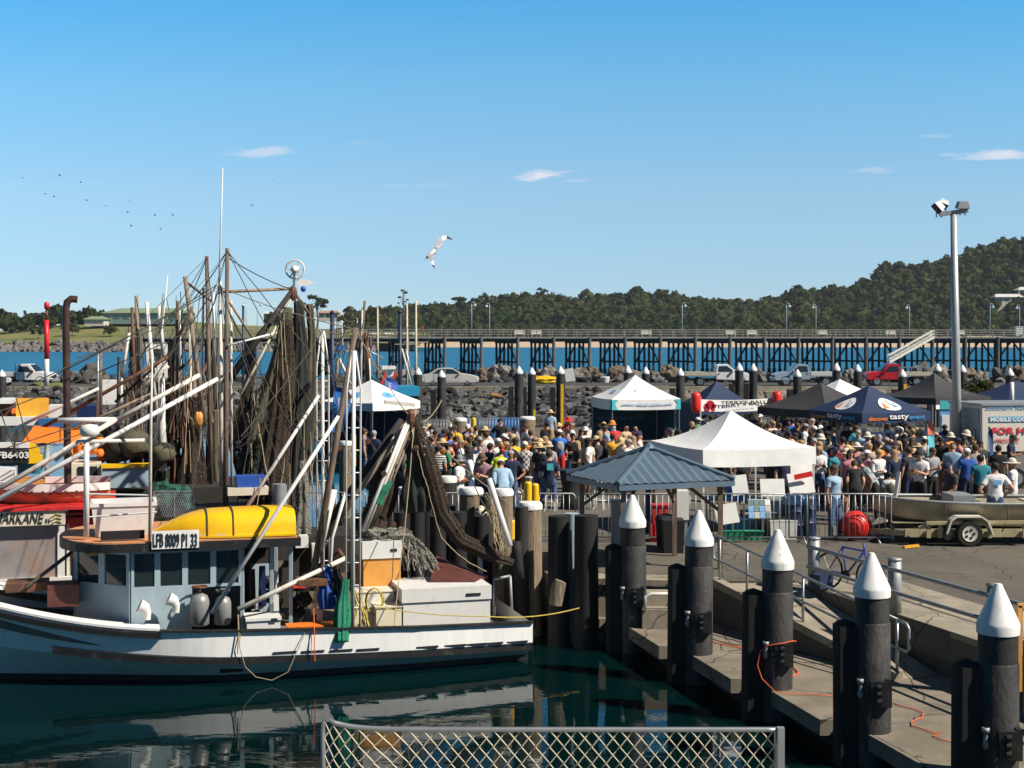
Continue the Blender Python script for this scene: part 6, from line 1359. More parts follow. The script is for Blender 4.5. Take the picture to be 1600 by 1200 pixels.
def window(a, b, z0, z1, fr=.05, parent=None):
    A, Bq = NB.B(*a, 0), NB.B(*b, 0); d = (Bq-A).normalized(); n = V(-d.y, d.x, 0); f = MB(); L_ = (Bq-A).length
    for za, zb_ in ((z0, z0+fr), (z1-fr, z1)): f.extrude([A+V(0, 0, za), Bq+V(0, 0, za), Bq+V(0, 0, zb_), A+V(0, 0, zb_)], n*.05)
    for t in (0, L_-fr): f.extrude([A+d*t+V(0, 0, z0+fr), A+d*(t+fr)+V(0, 0, z0+fr), A+d*(t+fr)+V(0, 0, z1-fr), A+d*t+V(0, 0, z1-fr)], n*.05)
    w_ = f.build('window', M['wheelblue'], nt_)
    MB().extrude([A+d*fr+n*.02+V(0, 0, z0+fr), A+d*(L_-fr)+n*.02+V(0, 0, z0+fr), A+d*(L_-fr)+n*.02+V(0, 0, z1-fr), A+d*fr+n*.02+V(0, 0, z1-fr)], n*.008).build('pane', M['glassclear'], w_)
cuts = [205, 246, 289, 333, 377]
for c0_, c1_ in zip(cuts, cuts[1:]): window((NB.u(c1_, 1.15), 1.15), (NB.u(c0_, 1.15), 1.15), zs+.001, zr0+.02)
mid = ((u1+u2)/2, (1.15+.3)/2)
for s in (1, -1):
    a, m_, b_ = (u1, 1.15*s), (mid[0], mid[1]*s), (u2, .3*s)
    for q, r_ in (((a, m_), (m_, b_)) if s > 0 else ((b_, m_), (m_, a))): window(q, r_, zs+.001, zr0+.02, .07)
window((u2, .3), (u2, -.3), zs+.001, zr0+.02, .06)
for c0_, c1_ in ((205, 290), (290, 375)): window((NB.u(c0_, 1.15), -1.15), (NB.u(c1_, 1.15), -1.15), zs+.001, zr0+.02)
ps_ = MB()
for px in (379, 425, 455):
    q = NB.B(NB.u(px, 1.15), 1.1, 0); ps_.bar((q.x, q.y, zd), (q.x, q.y, zr0), .06)
q = NB.B(u0, -1.1, 0); ps_.bar((q.x, q.y, zd), (q.x, q.y, zr0), .06); ps_.build('post', M['wheelblue'], nt_)
ib = MB(); panel(ib, (NB.u(300, 1.15), -1.16), (u0, -1.16), zd, zr0); panel(ib, (NB.u(398, 1.15), .55), (NB.u(398, 1.15), -1.1), zd, zr0); ib.build('shade_panel', M['darkwood'], nt_)  # dark panels added so the open shelter reads as shaded inside
cs_ = MB(); NB.prism(cs_, [(u1-.1, .8), (u2-.35, .2), (u2-.35, -.2), (u1-.1, -.8)], zd, zs-.05); cs_.build('console', M['darkwood'], nt_)
st_ = MB(); NB.prism(st_, [(ua+.4, .3), (ua+.8, .3), (ua+.8, -.1), (ua+.4, -.1)], zd, 1.1); NB.prism(st_, [(ua+.4, .3), (ua+.47, .3), (ua+.47, -.1), (ua+.4, -.1)], 1.1, 1.62); st_.build('helm_seat', M['rubber'], nt_)
bx_ = MB(); NB.prism(bx_, [(ua+1.2, -.7), (ua+1.6, -.7), (ua+1.6, -1.0), (ua+1.2, -1.0)], 1.2, 1.66); bx_.build('instrument', M['white'], nt_)
ur0, ur1, ur2 = NB.u(470, 1.4), NB.u(190, 1.42), NB.u(92, .2)
def roof_outline(k=1.0, e=0.0):
    pts = [(ur0-e, 1.42*k), (ur1, 1.42*k)]
    for i in range(1, 10): a = i/10*math.pi/2; pts.append((ur1+(ur2+e-ur1)*math.sin(a), 1.42*k*math.cos(a)**.8))
    pts.append((ur2+e, 0)); full = pts+[(u_, -v_) for u_, v_ in reversed(pts[:-1])]
    return full
rf = MB(); NB.prism(rf, roof_outline(), zr0+.03, zr1); rfo = rf.build('roof', M['blackpaint'], nt_)
rt_ = MB(); NB.prism(rt_, roof_outline(.97, -.05), zr1-.005, zr1+.025); rt_.build('roof_deck', M['orangedeck'], rfo)
np_ = MB(); NB.obox(237, 311, 829, 857, 1.46, .015, np_); npo = np_.build('number_plate', M['tarp'], nt_)
k_ = MB(); a = NB.p(239.5, 855, 1.468); b_ = NB.p(308, 855, 1.468); put_text(k_, 'LFB 8009 P1 33', a, b_-a, (0, 0, 1), (b_-a).length, .24, bold=.012); k_.build('lettering', M['text_black'], npo)
pm = NB.p(135, 838, .9); pt_ = NB.p(135, 688, .9); MB().tube([pm, pt_], .05, 10).build('roof_post', M['white'], nt_, True)
MB().tube([NB.p(86, 720, .9), NB.p(122, 690, .9), NB.p(226, 688, .9)], .035, 8).build('roof_bar', M['offwhite'], nt_, True)
hp = NB.p(140, 682, .9); MB().lathe([(.12, 0), (.17, .05), (.17, .14), (.13, .2), (.0, .22)], hp, 14).build('light_dome', M['white'], nt_, True, angle=50)
MB().tube([NB.p(234, 850, 1.3), NB.p(236, 640, 1.3), NB.p(238, 560, 1.3)], [.03, .025, .012], 7).build('aerial_post', M['offwhite'], nt_, True)
MB().tube([NB.p(137, 772, .9), NB.p(234, 774, 1.3)], .02, 6).tube([NB.p(137, 808, .9), NB.p(245, 800, 1.0)], .015, 6).build('roof_rail', M['white'], nt_)
bb = MB(); NB.obox(157, 226, 830, 843, 1.2, .1, bb); bb.build('black_box', M['rubber'], nt_)
fb_ = MB(); ub0, ub1 = NB.u(243, .6), NB.u(143, .6); zb_ = zr1+.03; ztp = NB.z(190, 786, .6)
rings = []
for k, z in ((.88, zb_), (1.0, ztp-.06), (1.05, ztp-.06), (1.05, ztp), (.95, ztp), (.86, zb_+.06)):
    uc, hu, hv = (ub0+ub1)/2, (ub1-ub0)/2*k, .42*k
    rings.append([NB.B(uc-hu, .2-hv, z), NB.B(uc+hu, .2-hv, z), NB.B(uc+hu, .2+hv, z), NB.B(uc-hu, .2+hv, z)])
fb_.loft(rings); solo(fb_, 'fish_bin', M['plastic_white'], 'white plastic fish bin on the trawler roof beside the yellow dinghy', 'fish bin')
yd = thing('yellow_dinghy', 'upturned yellow dinghy lashed on the wheelhouse roof', 'dinghy', NB.p(345, 865, .5))
uy0, uy1 = NB.u(458, .9), NB.u(238, .9); Ly = uy1-uy0; rings = []
for i in range(15):
    t = i/14; w_ = .64*(1-max(0, (t-.45)/.55)**2.0*.92); h_ = .47*(1-.10*t)*(1-max(0, (t-.55)/.45)**2*.80)*(.93 if t < .04 else 1)
    z0 = zr1+.04; u_ = uy0+Ly*t; c = .72
    rings.append([NB.B(u_, c+w_*a_, z0+h_*b_) for a_, b_ in ((1.04, 0), (1.04, .08), (.99, .10), (.95, .40), (.86, .74), (.66, .94), (.3, 1), (-.3, 1), (-.66, .94), (-.86, .74), (-.95, .40), (-.99, .10), (-1.04, .08), (-1.04, 0))])
MB().loft(rings, True).build('hull', M['yellow'], yd, True, angle=35)
for px in (322, 362):
    st2 = MB(); u_ = NB.u(px, .9); t = (u_-uy0)/Ly; i = min(13, int(t*14)); f_ = t*14-i; rr = [a_.lerp(b_, f_)+V(0, 0, .012) for a_, b_ in zip(rings[i], rings[i+1])]
    st2.tube([rr[k] for k in range(1, 13)], .014, 5); st2.build('lashing', M['greyrope'], yd)
pa = MB()
for px in (268, 305, 345):
    u_ = NB.u(px, .9); t = (u_-uy0)/Ly; i = min(13, int(t*14)); q = rings[i]; pa.quad(q[2]+NB.n*.012, rings[i+1][2]+NB.n*.012, rings[i+1][2].lerp(rings[i+1][3], .18)+NB.n*.012, q[2].lerp(q[3], .18)+NB.n*.012)
pa.build('pale_patch', M['paleline'], yd)
VX = V(1, .1, 0).normalized()
ladder_mast(nt_, NB.p(551, 985, 1.7), NB.p(553, 548, 1.6), .034, M['white'], .125, .40, VX)
ladder_mast(nt_, V(*NB.p(505, 780, -1.6).xy, .7), NB.p(504, 516, -1.6), .032, M['white'], .12, .40, VX)
def spar(root, name, a, b_, r0, r1, m): return MB().tube([a, Vector(a).lerp(Vector(b_), .5), b_], [r0, (r0+r1)/2, r1], 10).build(name, m, root, True)
spar(nt_, 'boom', NB.p(331, 958, 1.75), NB.p(529, 650, 1.5), .038, .034, M['white'])
spar(nt_, 'boom', NB.p(371, 816, -1.4), NB.p(498, 618, -1.6), .038, .034, M['white'])
spar(nt_, 'boom', NB.p(372, 952, 1.7), NB.p(540, 872, 1.2), .045, .04, M['offwhite'])
spar(nt_, 'boom', NB.p(487, 912, 1.2), NB.p(556, 512, .9), .065, .05, M['mast'])
ob = MB(); NB.obox(466, 512, 906, 916, 1.5, .5, ob); ob.build('foot_plate', M['rust'], nt_)
spar(nt_, 'boom', NB.p(505, 845, -.3), NB.p(652, 640, -.2), .06, .05, M['mast2'])
spar(nt_, 'boom', NB.p(500, 835, -.8), NB.p(628, 655, -.6), .085, .06, M['netblack'] if False else M['darkwood'])
for i, (xa, ya, xb, yb_) in enumerate(((566, 830, 634, 662), (571, 830, 640, 660), (577, 827, 646, 658), (583, 822, 650, 660))):
    spar(nt_, 'net_pole', NB.p(xa, ya, .4-.12*i), NB.p(xb, yb_, .1-.08*i), .034, .03, [M['white'], M['offwhite'], M['mast2'], M['mast2']][i])
ap = NB.p(642, 650, 0); MB().lathe([(.05, -.22), (.09, -.1), (.08, .05), (.03, .14)], ap, 8).build('gantry_head', M['rust'], nt_)
wp_ = MB(); wp_.bar(NB.p(600, 628, 0), NB.p(648, 633, 0), .07); wp_.build('gantry_bar', M['offwhite'], nt_)
spar(nt_, 'leaning_pole', NB.p(797, 853, .8), NB.p(764, 748, .4), .055, .055, M['white'])
spar(nt_, 'leaning_pole', NB.p(757, 965, -1.0), NB.p(748, 850, -1.0), .05, .05, M['offwhite'])
fr_ = MB()
for a, b_ in (((772, 905), (772, 965)), ((797, 900), (800, 965)), ((772, 905), (797, 900))): fr_.tube([NB.p(*a, .2), NB.p(*b_, .2)], .03, 7)
fr_.build('stern_frame', M['galvdull'], nt_, True)
rl_ = MB(); rl_.tube([NB.p(540, 770, 1.3), NB.p(519, 840, 1.2), NB.p(515, 905, 1.2)], .03, 7).tube([NB.p(522, 765, 1), NB.p(500, 860, 1)], .06, 8).build('white_strut', M['white'], nt_, True)
for i in range(16):
    px = random.uniform(378, 520); py = random.uniform(900, 970); MB().blob(NB.p(px, py, random.uniform(-.6, .9)), random.uniform(.06, .18), i, .3, 1).build('deck_gear', M['darkwood'], nt_)
wn = MB(); wn.lathe([(.28, -.3), (.28, -.26), (.12, -.24), (.12, .24), (.28, .26), (.28, .3)], NB.p(527, 905, .2), 16, NB.d); wn.build('winch', M['rust'], nt_, True, angle=40)
MB().tube([NB.p(527, 905, .4), NB.p(522, 868, .5), NB.p(530, 860, .6), NB.p(536, 872, .6)], .05, 8).build('winch_arm', M['rust'], nt_, True)
pf = MB()
for px, py in ((492, 960), (497, 940), (500, 970)): NB.obox(px-4, px+4, py-18, py, 1.2, .12, pf)
pf.build('pump_fitting', M['cream'], nt_)
def gas_bottle(px, py, v, h, label, ringm=None):
    b0 = NB.p(px, py, v); t = thing('gas_bottle', label, 'gas bottle', b0); r = h*.24
    MB().lathe([(r*.8, 0), (r, .04*h), (r, .6*h), (r*.8, .74*h), (r*.3, .8*h), (.0, .82*h)], b0, 18).build('cylinder', M['gascyl'], t, True, angle=50)
    MB().tube([b0+V(math.cos(a*math.pi/7)*r*.75, math.sin(a*math.pi/7)*r*.75, h*.96) for a in range(15)], .018, 6, False).build('collar_ring', ringm or M['gascyl'], t, True)
    MB().lathe([(.02, .8*h), (.02, .93*h), (.05, .93*h), (.05, .97*h)], b0, 8).build('valve', M['rust'], t)
    return t
gas_bottle(312, 977, 1.45, .70, 'grey gas bottle with a rusty ring, standing on the side deck', M['rust']); gas_bottle(348, 975, 1.4, .62, 'grey gas bottle just right of the one with the rusty ring')
for px, py, lab in ((230, 968, 'small white cowl vent on the side deck, the upright one'), (275, 957, 'small white cowl vent tilted against the wheelhouse wall')):
    p = NB.p(px, py, 1.5); solo(MB().tube([p, p+V(0, 0, .12), p+V(-.03, -.03, .2), p+V(-.12, -.06, .25)], [.06, .07, .1, .12], 12), 'cowl_vent', M['white'], lab, 'vent', smooth=True, angle=60)
def esky(name, x0, x1, y0, y1, v, dep, label, m='white', lid=.25, cat='ice box', handle=True):
    q = NB.B(NB.u((x0+x1)/2, v), v, 0); t = thing(name, label, cat, V(q.x, q.y, NB.z((x0+x1)/2, y1, v)))
    yl = y0+(y1-y0)*lid; a = MB(); NB.obox(x0+2, x1-2, yl, y1, v-.03, dep-.06, a); a.build('tub', M[m], t)
    l_ = MB(); NB.obox(x0, x1, y0, yl-.6, v, dep, l_); lo = l_.build('lid', M[m], t)
    if handle: h_ = MB(); NB.obox(x1-(x1-x0)*.28, x1-(x1-x0)*.12, (y0+yl)/2-2, (y0+yl)/2+2, v+.015, .02, h_); h_.build('recess', M['blackpaint'], lo)
    return t
esky('white_box', 384, 440, 966, 985, 1.6, .6, 'small white box on the side deck beside the crossing white pole')
esky('big_ice_box', 628, 768, 918, 982, 1.4, 1.25, 'big white ice box with an overhanging lid at the stern', lid=.34)
esky('orange_ice_box', 566, 628, 846, 922, .4, 1.0, 'white lidded box with ochre orange sides behind the big ice box', 'orangebox', .36)
for o_ in [o for o in COL.objects if o.name.startswith('orange_ice_box')]:
    for ch in o_.children:
        if ch.name.startswith('lid'): ch.data.materials[0] = M['white']
lo = MB(); NB.obox(655, 712, 915, 919, .9, .3, lo); solo(lo, 'rod_holder', M['galvdull'], 'flat grey bracket lying on the lid of the big ice box', 'bracket')
for x0, x1, y0, y1, v, m, lab in ((556, 616, 926, 948, .9, 'offwhite', 'low off white locker below the orange ice box'), (588, 628, 950, 984, 1.35, 'cream', 'cream box standing on deck left of the big ice box'), (552, 590, 950, 984, 1.1, 'offwhite', 'pale deck locker beside the lattice mast foot')):
    a = MB(); NB.obox(x0, x1, y0, y1, v, .5, a); NB.obox(x0-1, x1+1, y0-2, y0-.2, v+.02, .54, a); solo(a, 'deck_locker', M[m], lab, 'locker')
oc = MB(); NB.obox(453, 528, 978, 989, 1.7, .35, oc, 1.1); solo(oc, 'orange_tray', M['orange'], 'long orange tray on the gunwale below the winch', 'tray')
hb_ = MB(); q = [NB.p(682, 868, -.2), NB.p(762, 900, .3), NB.p(742, 908, 1.0), NB.p(672, 905, .8)]; hb_.extrude(q, (0, 0, -.06)); solo(hb_, 'hatch_board', M['hatch'], 'red brown hatch board sloping behind the big ice box', 'board')
hb2 = MB(); NB.obox(74, 124, 914, 948, .8, .5, hb2); solo(hb2, 'red_locker', M['hatch'], 'dark red locker on the foredeck before the wheelhouse', 'locker')
wd_ = MB(); NB.obox(8, 75, 912, 925, .5, .6, wd_); solo(wd_, 'anchor_winch', M['rust'], 'rusty flat winch bed on the foredeck', 'winch')
solo(MB().tube([NB.p(40, 918, .6), NB.p(116, 860, .2)], .035, 7), 'timber_pole', M['mast'], 'brown timber pole leaning from the foredeck to the wheelhouse roof', 'pole', smooth=True)
def hang(px0, py0, v0, pts, w0, w1, m, label, name='trawl_net', folds=9, seed=1, amp=.10, nv=34, cat='net', tail=0.0):
    """a bunched net hanging along a line of pixel points, pleated round the line"""
    P = [NB.p(x, y, v) for x, y, v in pts]; ob = MB(); n = 40; rg = random.Random(seed)
    ph = [rg.uniform(0, 6) for _ in range(6)]
    def line(t): x = t*(len(P)-1); i = min(len(P)-2, int(x)); return P[i].lerp(P[i+1], x-i)
    rings = []
    for j in range(nv+1):
        t = j/nv; c = line(t); r = w0+(w1-w0)*math.sin(min(1, t*1.1)*math.pi/2); r *= (1+.15*math.sin(t*9+ph[0]))*(1-tail*max(0, (t-.55)/.45))
        tg = (line(min(1, t+.02))-line(max(0, t-.02))).normalized(); a1 = (V(1, 0, 0)-tg*tg.x).normalized(); a2 = tg.cross(a1)
        rings.append([c+(a1*math.cos(2*math.pi*k/n)+a2*.55*math.sin(2*math.pi*k/n))*r*(1+amp*3*math.sin(folds*2*math.pi*k/n+ph[1]+t*2)*(.4+.6*t)+amp*math.sin(5*2*math.pi*k/n*1+ph[2])) for k in range(n)])
    ob.loft(rings)
    return solo(ob, name, m, label, cat, None, True)
hang(0, 0, 0, [(648, 652, 0), (660, 690, .1), (675, 740, .2), (690, 800, .2), (720, 845, .3), (770, 868, .5), (802, 880, .7)], .07, .19, M['netdense'], 'dark brown trawl net draped from the stern gantry down to the wharf piles', seed=2, tail=.72, folds=7, amp=.07)
hang(0, 0, 0, [(642, 660, -.2), (648, 720, -.1), (650, 770, 0), (652, 800, 0)], .07, .24, M['netblack'], 'black bunched net hanging straight below the gantry head', seed=3)
hang(0, 0, 0, [(618, 690, -.3), (606, 740, -.3), (596, 790, -.3), (580, 830, -.2)], .10, .24, M['netdense'], 'brown net hanging between the net poles of the stern gantry', seed=5)
hang(0, 0, 0, [(612, 752, .2), (598, 768, .2), (588, 786, .2)], .03, .09, M['netgreen'], 'small green net end among the stern net poles', seed=6)
hang(0, 0, 0, [(540, 905, 1.7), (536, 940, 1.75), (533, 1003, 2.06)], .06, .12, M['netgreen'], 'green net bag hanging over the white bulwark', seed=7)
hang(0, 0, 0, [(513, 885, 1.3), (511, 915, 1.4), (512, 952, 1.5)], .05, .13, mat('blue bag cloth', (.01, .07, .30), .7, var=.2), 'blue bag hanging beside the green net bag', 'hanging_bag', seed=8, cat='bag')
hang(0, 0, 0, [(525, 890, 1.4), (529, 910, 1.45), (533, 940, 1.5)], .05, .11, M['netblack'], 'dark bag hanging between the blue and green bags', 'hanging_bag', seed=9, cat='bag')
gn = MB(); qq = [NB.p(600, 850, .2), NB.p(640, 870, .3), NB.p(668, 905, .5)]
for i in range(14): gn.blob(NB.p(random.uniform(572, 636), random.uniform(830, 846), random.uniform(-.3, .3)), random.uniform(.10, .2), i+70, .35, 1, (1.3, 1, .55))
for i in range(30):
    a = NB.p(random.uniform(618, 645), random.uniform(836, 850), random.uniform(-.2, .35)); b_ = NB.p(random.uniform(630, 690), random.uniform(880, 912), random.uniform(.2, .6)); gn.tube(sag(a, b_, -.12, 6, .03), random.uniform(.008, .02), 4)
solo(gn, 'grey_net', M['netgrey'], 'grey monofilament net heaped on the orange ice box and trailing down', 'net')
rp2 = MB()
for i in range(7):
    a = NB.p(555+random.uniform(-4, 10), 925+random.uniform(-8, 8), 1.5); rp2.tube(sag(a, NB.p(560+random.uniform(-6, 20), 985, 1.6), -.06, 6, .03), .012, 5)
for i in range(3): c = NB.p(585, 940, 1.2); rp2.tube([c+V(math.cos(a)*.14*(1+.1*i), .02*i, math.sin(a)*.24) for a in [k*math.pi/8 for k in range(17)]], .012, 5)
rp2.build('yellow_rope', M['yellowrope'], nt_)
solo(MB().tube(sag(NB.p(588, 948, 1.5), NB.p(760, 963, 1.9), .05, 8)+sag(NB.p(760, 963, 1.9), at(905, 950, 27.2), .08, 8)[1:], .010, 5), 'mooring_line', M['yellowrope'], 'long yellow mooring line from the deck to the black wharf piles', 'rope')
lp_ = MB(); lp_.tube([NB.p(376, 985, 2.02), NB.p(374, 1010, 2.06), NB.p(383, 1042, 2.08), NB.p(400, 1058, 2.1), NB.p(425, 1063, 2.1), NB.p(450, 1050, 2.1), NB.p(463, 1020, 2.08), NB.p(478, 985, 2.02)], .008, 5)
lp_.tube([NB.p(372, 960, 1.9), NB.p(373, 990, 2.05), NB.p(371, 1022, 2.08)], .012, 5).tube([NB.p(486, 985, 2.0), NB.p(487, 1022, 2.08)], .008, 5); lp_.build('hanging_rope', M['rope'], nt_)
solo(MB().tube([NB.p(490, 950, 1.9), NB.p(491, 985, 2.06), NB.p(492, 1033, 2.1)], .009, 5), 'orange_lead', M['orangerope'], 'orange cord hanging over the white bulwark of the near trawler', 'cord')
dr = MB()
for xa, ya, va, xb, yb_, vb in ((642, 652, 0, 800, 790, -1.5), (660, 660, 0, 690, 625, -3), (556, 515, .9, 335, 445, -4), (556, 515, .9, 640, 650, 0), (504, 516, -1.6, 556, 515, .9), (648, 660, 0, 615, 985, 1.8), (652, 700, .3, 668, 760, .5), (668, 760, .5, 690, 840, .5), (690, 840, .5, 760, 893, .6)):
    dr.tube(sag(NB.p(xa, ya, va), NB.p(xb, yb_, vb), .08, 8, .01), .010, 5)
dr.build('rigging_line', M['rope'], nt_)
rc_ = MB(); rc_.tube([NB.p(616, 828, .8), NB.p(613, 900, 1.2), NB.p(611, 918, 1.4)], .009, 5).tube(sag(NB.p(700, 640, -3), NB.p(805, 850, .3), .5, 8), .012, 5); rc_.build('rigging_wire', M['greyrope'], nt_)
fy_ = MB(); c = at(752, 803, 29.2); fy_.blob(c, .13, 4, .12, 2, (1, .8, 1.2)); t = solo(fy_, 'net_float', M['cream'], 'pale spotted net float hanging by the leaning white pole', 'float', smooth=True)
sp2 = MB()
for a in range(9): v_ = Vector((math.cos(a*2.4)*.10, -.11, math.sin(a*1.7)*.11)); sp2.blob(c+v_, .035, a, .1, 1)
sp2.build('dark_spots', M['blackpaint'], t); solo(MB().lathe([(.02, 0), (.11, .1), (.12, .22), (.05, .3)], c+V(.02, .25, -.22), 12), 'net_float', M['amber'], 'amber net float beside the pale spotted one', 'float', smooth=True)
c2_ = MB()
for i in range(26): c2_.tube(sag(NB.p(random.uniform(755, 775), random.uniform(755, 800), random.uniform(-.3, .2)), NB.p(random.uniform(770, 800), random.uniform(835, 875), random.uniform(.2, .6)), random.uniform(-.05, .1), 5, .03), .007, 4)
solo(c2_, 'thin_net', M['rope'], 'thin tan net hanging inside the leaning white pole', 'net')
MB().tube([NB.p(640, 748, -.6), NB.p(641, 765, -.6), NB.p(638, 790, -.6)], .03, 6).build('chain', M['rust'], nt_)
MB().tube(sag(NB.p(806, 846, .5), NB.p(812, 905, .6), .0, 3), .10, 10).build('stern_roller', M['rubber'], nt_, True)
rg5 = random.Random(77); wr = MB()
for i in range(26):
    xa, ya = rg5.choice(((556, 516), (504, 518), (642, 652), (460, 455), (355, 392), (324, 402), (345, 445)))
    wr.tube(sag(NB.p(xa, ya, -1), NB.p(xa+rg5.uniform(-190, 190), ya+rg5.uniform(160, 330), rg5.uniform(-2, 1.2)), rg5.uniform(.02, .2), 8, .01), rg5.choice((.005, .007, .009)), 4)
wr.build('rigging_wire', M['greyrope'], nt_)
for px, py in ((530, 700), (545, 620), (600, 740), (650, 700), (520, 790), (575, 690), (615, 820)):
    MB().lathe([(.0, -.03), (.055, -.025), (.055, .025), (.0, .03)], NB.p(px, py, .3), 10, (0, 1, 0)).build('pulley_block', M['rust'], nt_)
B2 = Boat(NB.C-NN*4.5+DD*3.6); t2_ = thing('trawler', 'red and white trawler with name board, behind the near trawler', 'fishing boat', B2.B(6, 0, 0))
sh2 = lambda u: .8+.02*u+.035*max(0, u-7)**2
b2, r2, _, pt2 = make_hull(B2, t2_, 13.5, 2.1, sh2, 7, [M['hullwhite'], M['red']], 1.7)
strake(B2, t2_, lambda u, s: pt2(u, s, .97, None), 0, 13.2, .14, .07, M['red'], 'sheer_strake')
W0, W1 = B2.u(108, 1.3), B2.u(-60, 1.3); zt2, zb2 = B2.z(50, 822, 1.3), .7
w2 = MB(); B2.prism(w2, [(W0, 1.25), (W1, 1.25), (W1+.5, 0), (W1, -1.25), (W0, -1.25)], zb2, B2.z(50, 908, 1.3)); w2.build('wheelhouse', M['offwhite'], t2_)
pz0, pz1 = B2.z(50, 907, 1.3), B2.z(50, 822, 1.3)
a, b_ = B2.B(W0, 1.3, 0), B2.B(W1, 1.3, 0)
sc2 = MB(); sc2.extrude([B2.B(B2.u(93, 1.3), 1.3, pz0), B2.B(W1, 1.3, pz0), B2.B(W1, 1.3, pz1), B2.B(B2.u(93, 1.3), 1.3, pz1)], -NN*.02); sc2.build('clear_screen', M['clear'], t2_)
pp2 = MB(); B2.obox(90, 101, 822, 912, 1.34, .1, pp2); pp2.build('corner_post', M['white'], t2_)
sl = MB(); B2.obox(-70, 112, 905, 913, 1.36, .12, sl); sl.build('sill', M['white'], t2_)
bw2 = MB(); B2.prism(bw2, [(W0, -1.2), (W1, -1.2), (W1, -1.15), (W0, -1.15)], pz0, pz1); B2.prism(bw2, [(W0, 1.2), (W0+.05, 1.2), (W0+.05, -1.2), (W0, -1.2)], pz0, pz1); bw2.build('inner_wall', M['offwhite'], t2_)
nb2 = MB(); B2.obox(-50, 102, 799, 822, 1.5, .06, nb2); nbo = nb2.build('name_board', M['cream'], t2_)
k_ = MB(); a = B2.p(-9, 818, 1.512); e_ = B2.p(69, 818, 1.512); put_text(k_, 'MARKANE', a, e_-a, (0, 0, 1), (e_-a).length, .21, shear=.28); a = B2.p(72, 817, 1.512); e_ = B2.p(78, 817, 1.512); put_text(k_, 'II', a, e_-a, (0, 0, 1), (e_-a).length, .09); k_.build('lettering', M['text_black'], nbo)
k_ = MB(); c = B2.p(88, 811, 1.515)
for dz in (-.07, 0, .07): k_.tube([c+DD*(-.09)*-1+V(0, 0, dz-.02), c+V(0, 0, dz+.03), c+DD*-.1+V(0, 0, dz)], .012, 5)
k_.build('fish_emblem', M['text_gold'], nbo)
rf2 = MB(); B2.prism(rf2, [(W0-.9, 1.55), (W1, 1.55), (W1+.6, 0), (W1, -1.5), (W0-.9, -1.5)], B2.z(50, 798, 1.5), B2.z(50, 796, 1.5)+.03); rf2.build('roof', M['red'], t2_)
rp2_ = MB(); B2.obox(102, 212, 808, 824, 1.2, 2.2, rp2_); B2.obox(106, 205, 800, 803, 1.25, 2.3, rp2_); rp2_.build('roof_coaming', M['red'], t2_)
lb = B2.p(44, 862, 1.0); t = thing('lifebuoy', 'faded red and white lifebuoy behind the scratched clear screen', 'lifebuoy', lb); ax_ = NN
e1, e2 = DD, V(0, 0, 1)
for k in range(8):
    an = [2*math.pi*(k+i/5)/8 for i in range(6)]
    MB().tube([lb+NN*.13+(e1*math.cos(x)+e2*math.sin(x))*.31 for x in an], .07, 8).build('segment', M['red'] if k % 2 == 0 else M['offwhite'], t, True)
vd = thing('varnished_dinghy', 'varnished planked dinghy with white gunwale stowed on the wheelhouse roof', 'dinghy', B2.p(60, 800, .3))
ua_, ub_ = B2.u(348 if False else 172, .9), B2.u(-40, .9); rings = []; zt_ = B2.z(60, 765, .9); zb_ = B2.z(60, 806, .9)
for i in range(13):
    t_ = i/12; w_ = .85*(1-abs(t_-.35)**2.2*1.7) if t_ > .35 else .85*(1-(.35-t_)**2*2); w_ = max(w_, .08); zz_ = zt_+.32*max(0, t_-.5)**2*2+.05; dp = (zt_-zb_)*(1-.5*max(0, t_-.7)/.3)
    rings.append([B2.B(ua_+(ub_-ua_)*t_, .1+w_*a_, zz_-dp*b_) for a_, b_ in ((1, 0), (.97, .35), (.82, .7), (.5, .92), (0, 1), (-.5, .92), (-.82, .7), (-.97, .35), (-1, 0))])
vb = MB().loft(rings, False, False); vb.f.append(tuple(range(9))); vb.m.append(0); vb.build('hull', M['varnish'], vd, True, angle=50)
gv = MB()
for k in (0, 8): gv.loft([[q+NN*.04*(1 if k == 0 else -1)+V(0, 0, .05), q+NN*.05*(1 if k == 0 else -1)-V(0, 0, .1), q-NN*.04*(1 if k == 0 else -1)-V(0, 0, .08), q-NN*.05*(1 if k == 0 else -1)+V(0, 0, .05)] for q in [r_[k] for r_ in rings]])
gv.build('gunwale', M['white'], vd)
MB().loft([[q[3]+V(0, 0, -.015), q[4]+V(0, 0, -.02), q[5]+V(0, 0, -.015)] for q in rings], False, False).build('red_bottom', M['red'], vd)
bd2 = MB()
for i in range(1, 12):
    a = rings[i][0]+NN*.05-V(0, 0, .08); b_ = rings[min(12, i+1)][0]+NN*.05-V(0, 0, .08); bd2.tube(sag(a, b_, .07, 5), .012, 4)
bd2.build('grab_rope', M['greyrope'], vd)
cb = MB(); B2.obox(-30, 22, 735, 757, .5, 1.0, cb); solo(cb, 'white_raft_case', M['white'], 'white box stowed above the varnished dinghy at the left edge', 'box')
ob_ = MB(); ob_.bar(B2.p(-20, 748, .2), B2.p(70, 752, .2), .5, .12); solo(ob_, 'orange_float_mat', M['orangebox'], 'orange float mat lying behind the white box on the second trawler', 'float')
ex_ = [B2.p(106, 765, .5), B2.p(103, 520, .5), B2.p(103, 482, .5), B2.p(105, 472, .5), B2.p(111, 467, .5), B2.p(121, 468, .5)]
MB().tube(ex_, .075, 14).build('exhaust_pipe', M['exhaust'], t2_, True, angle=60)
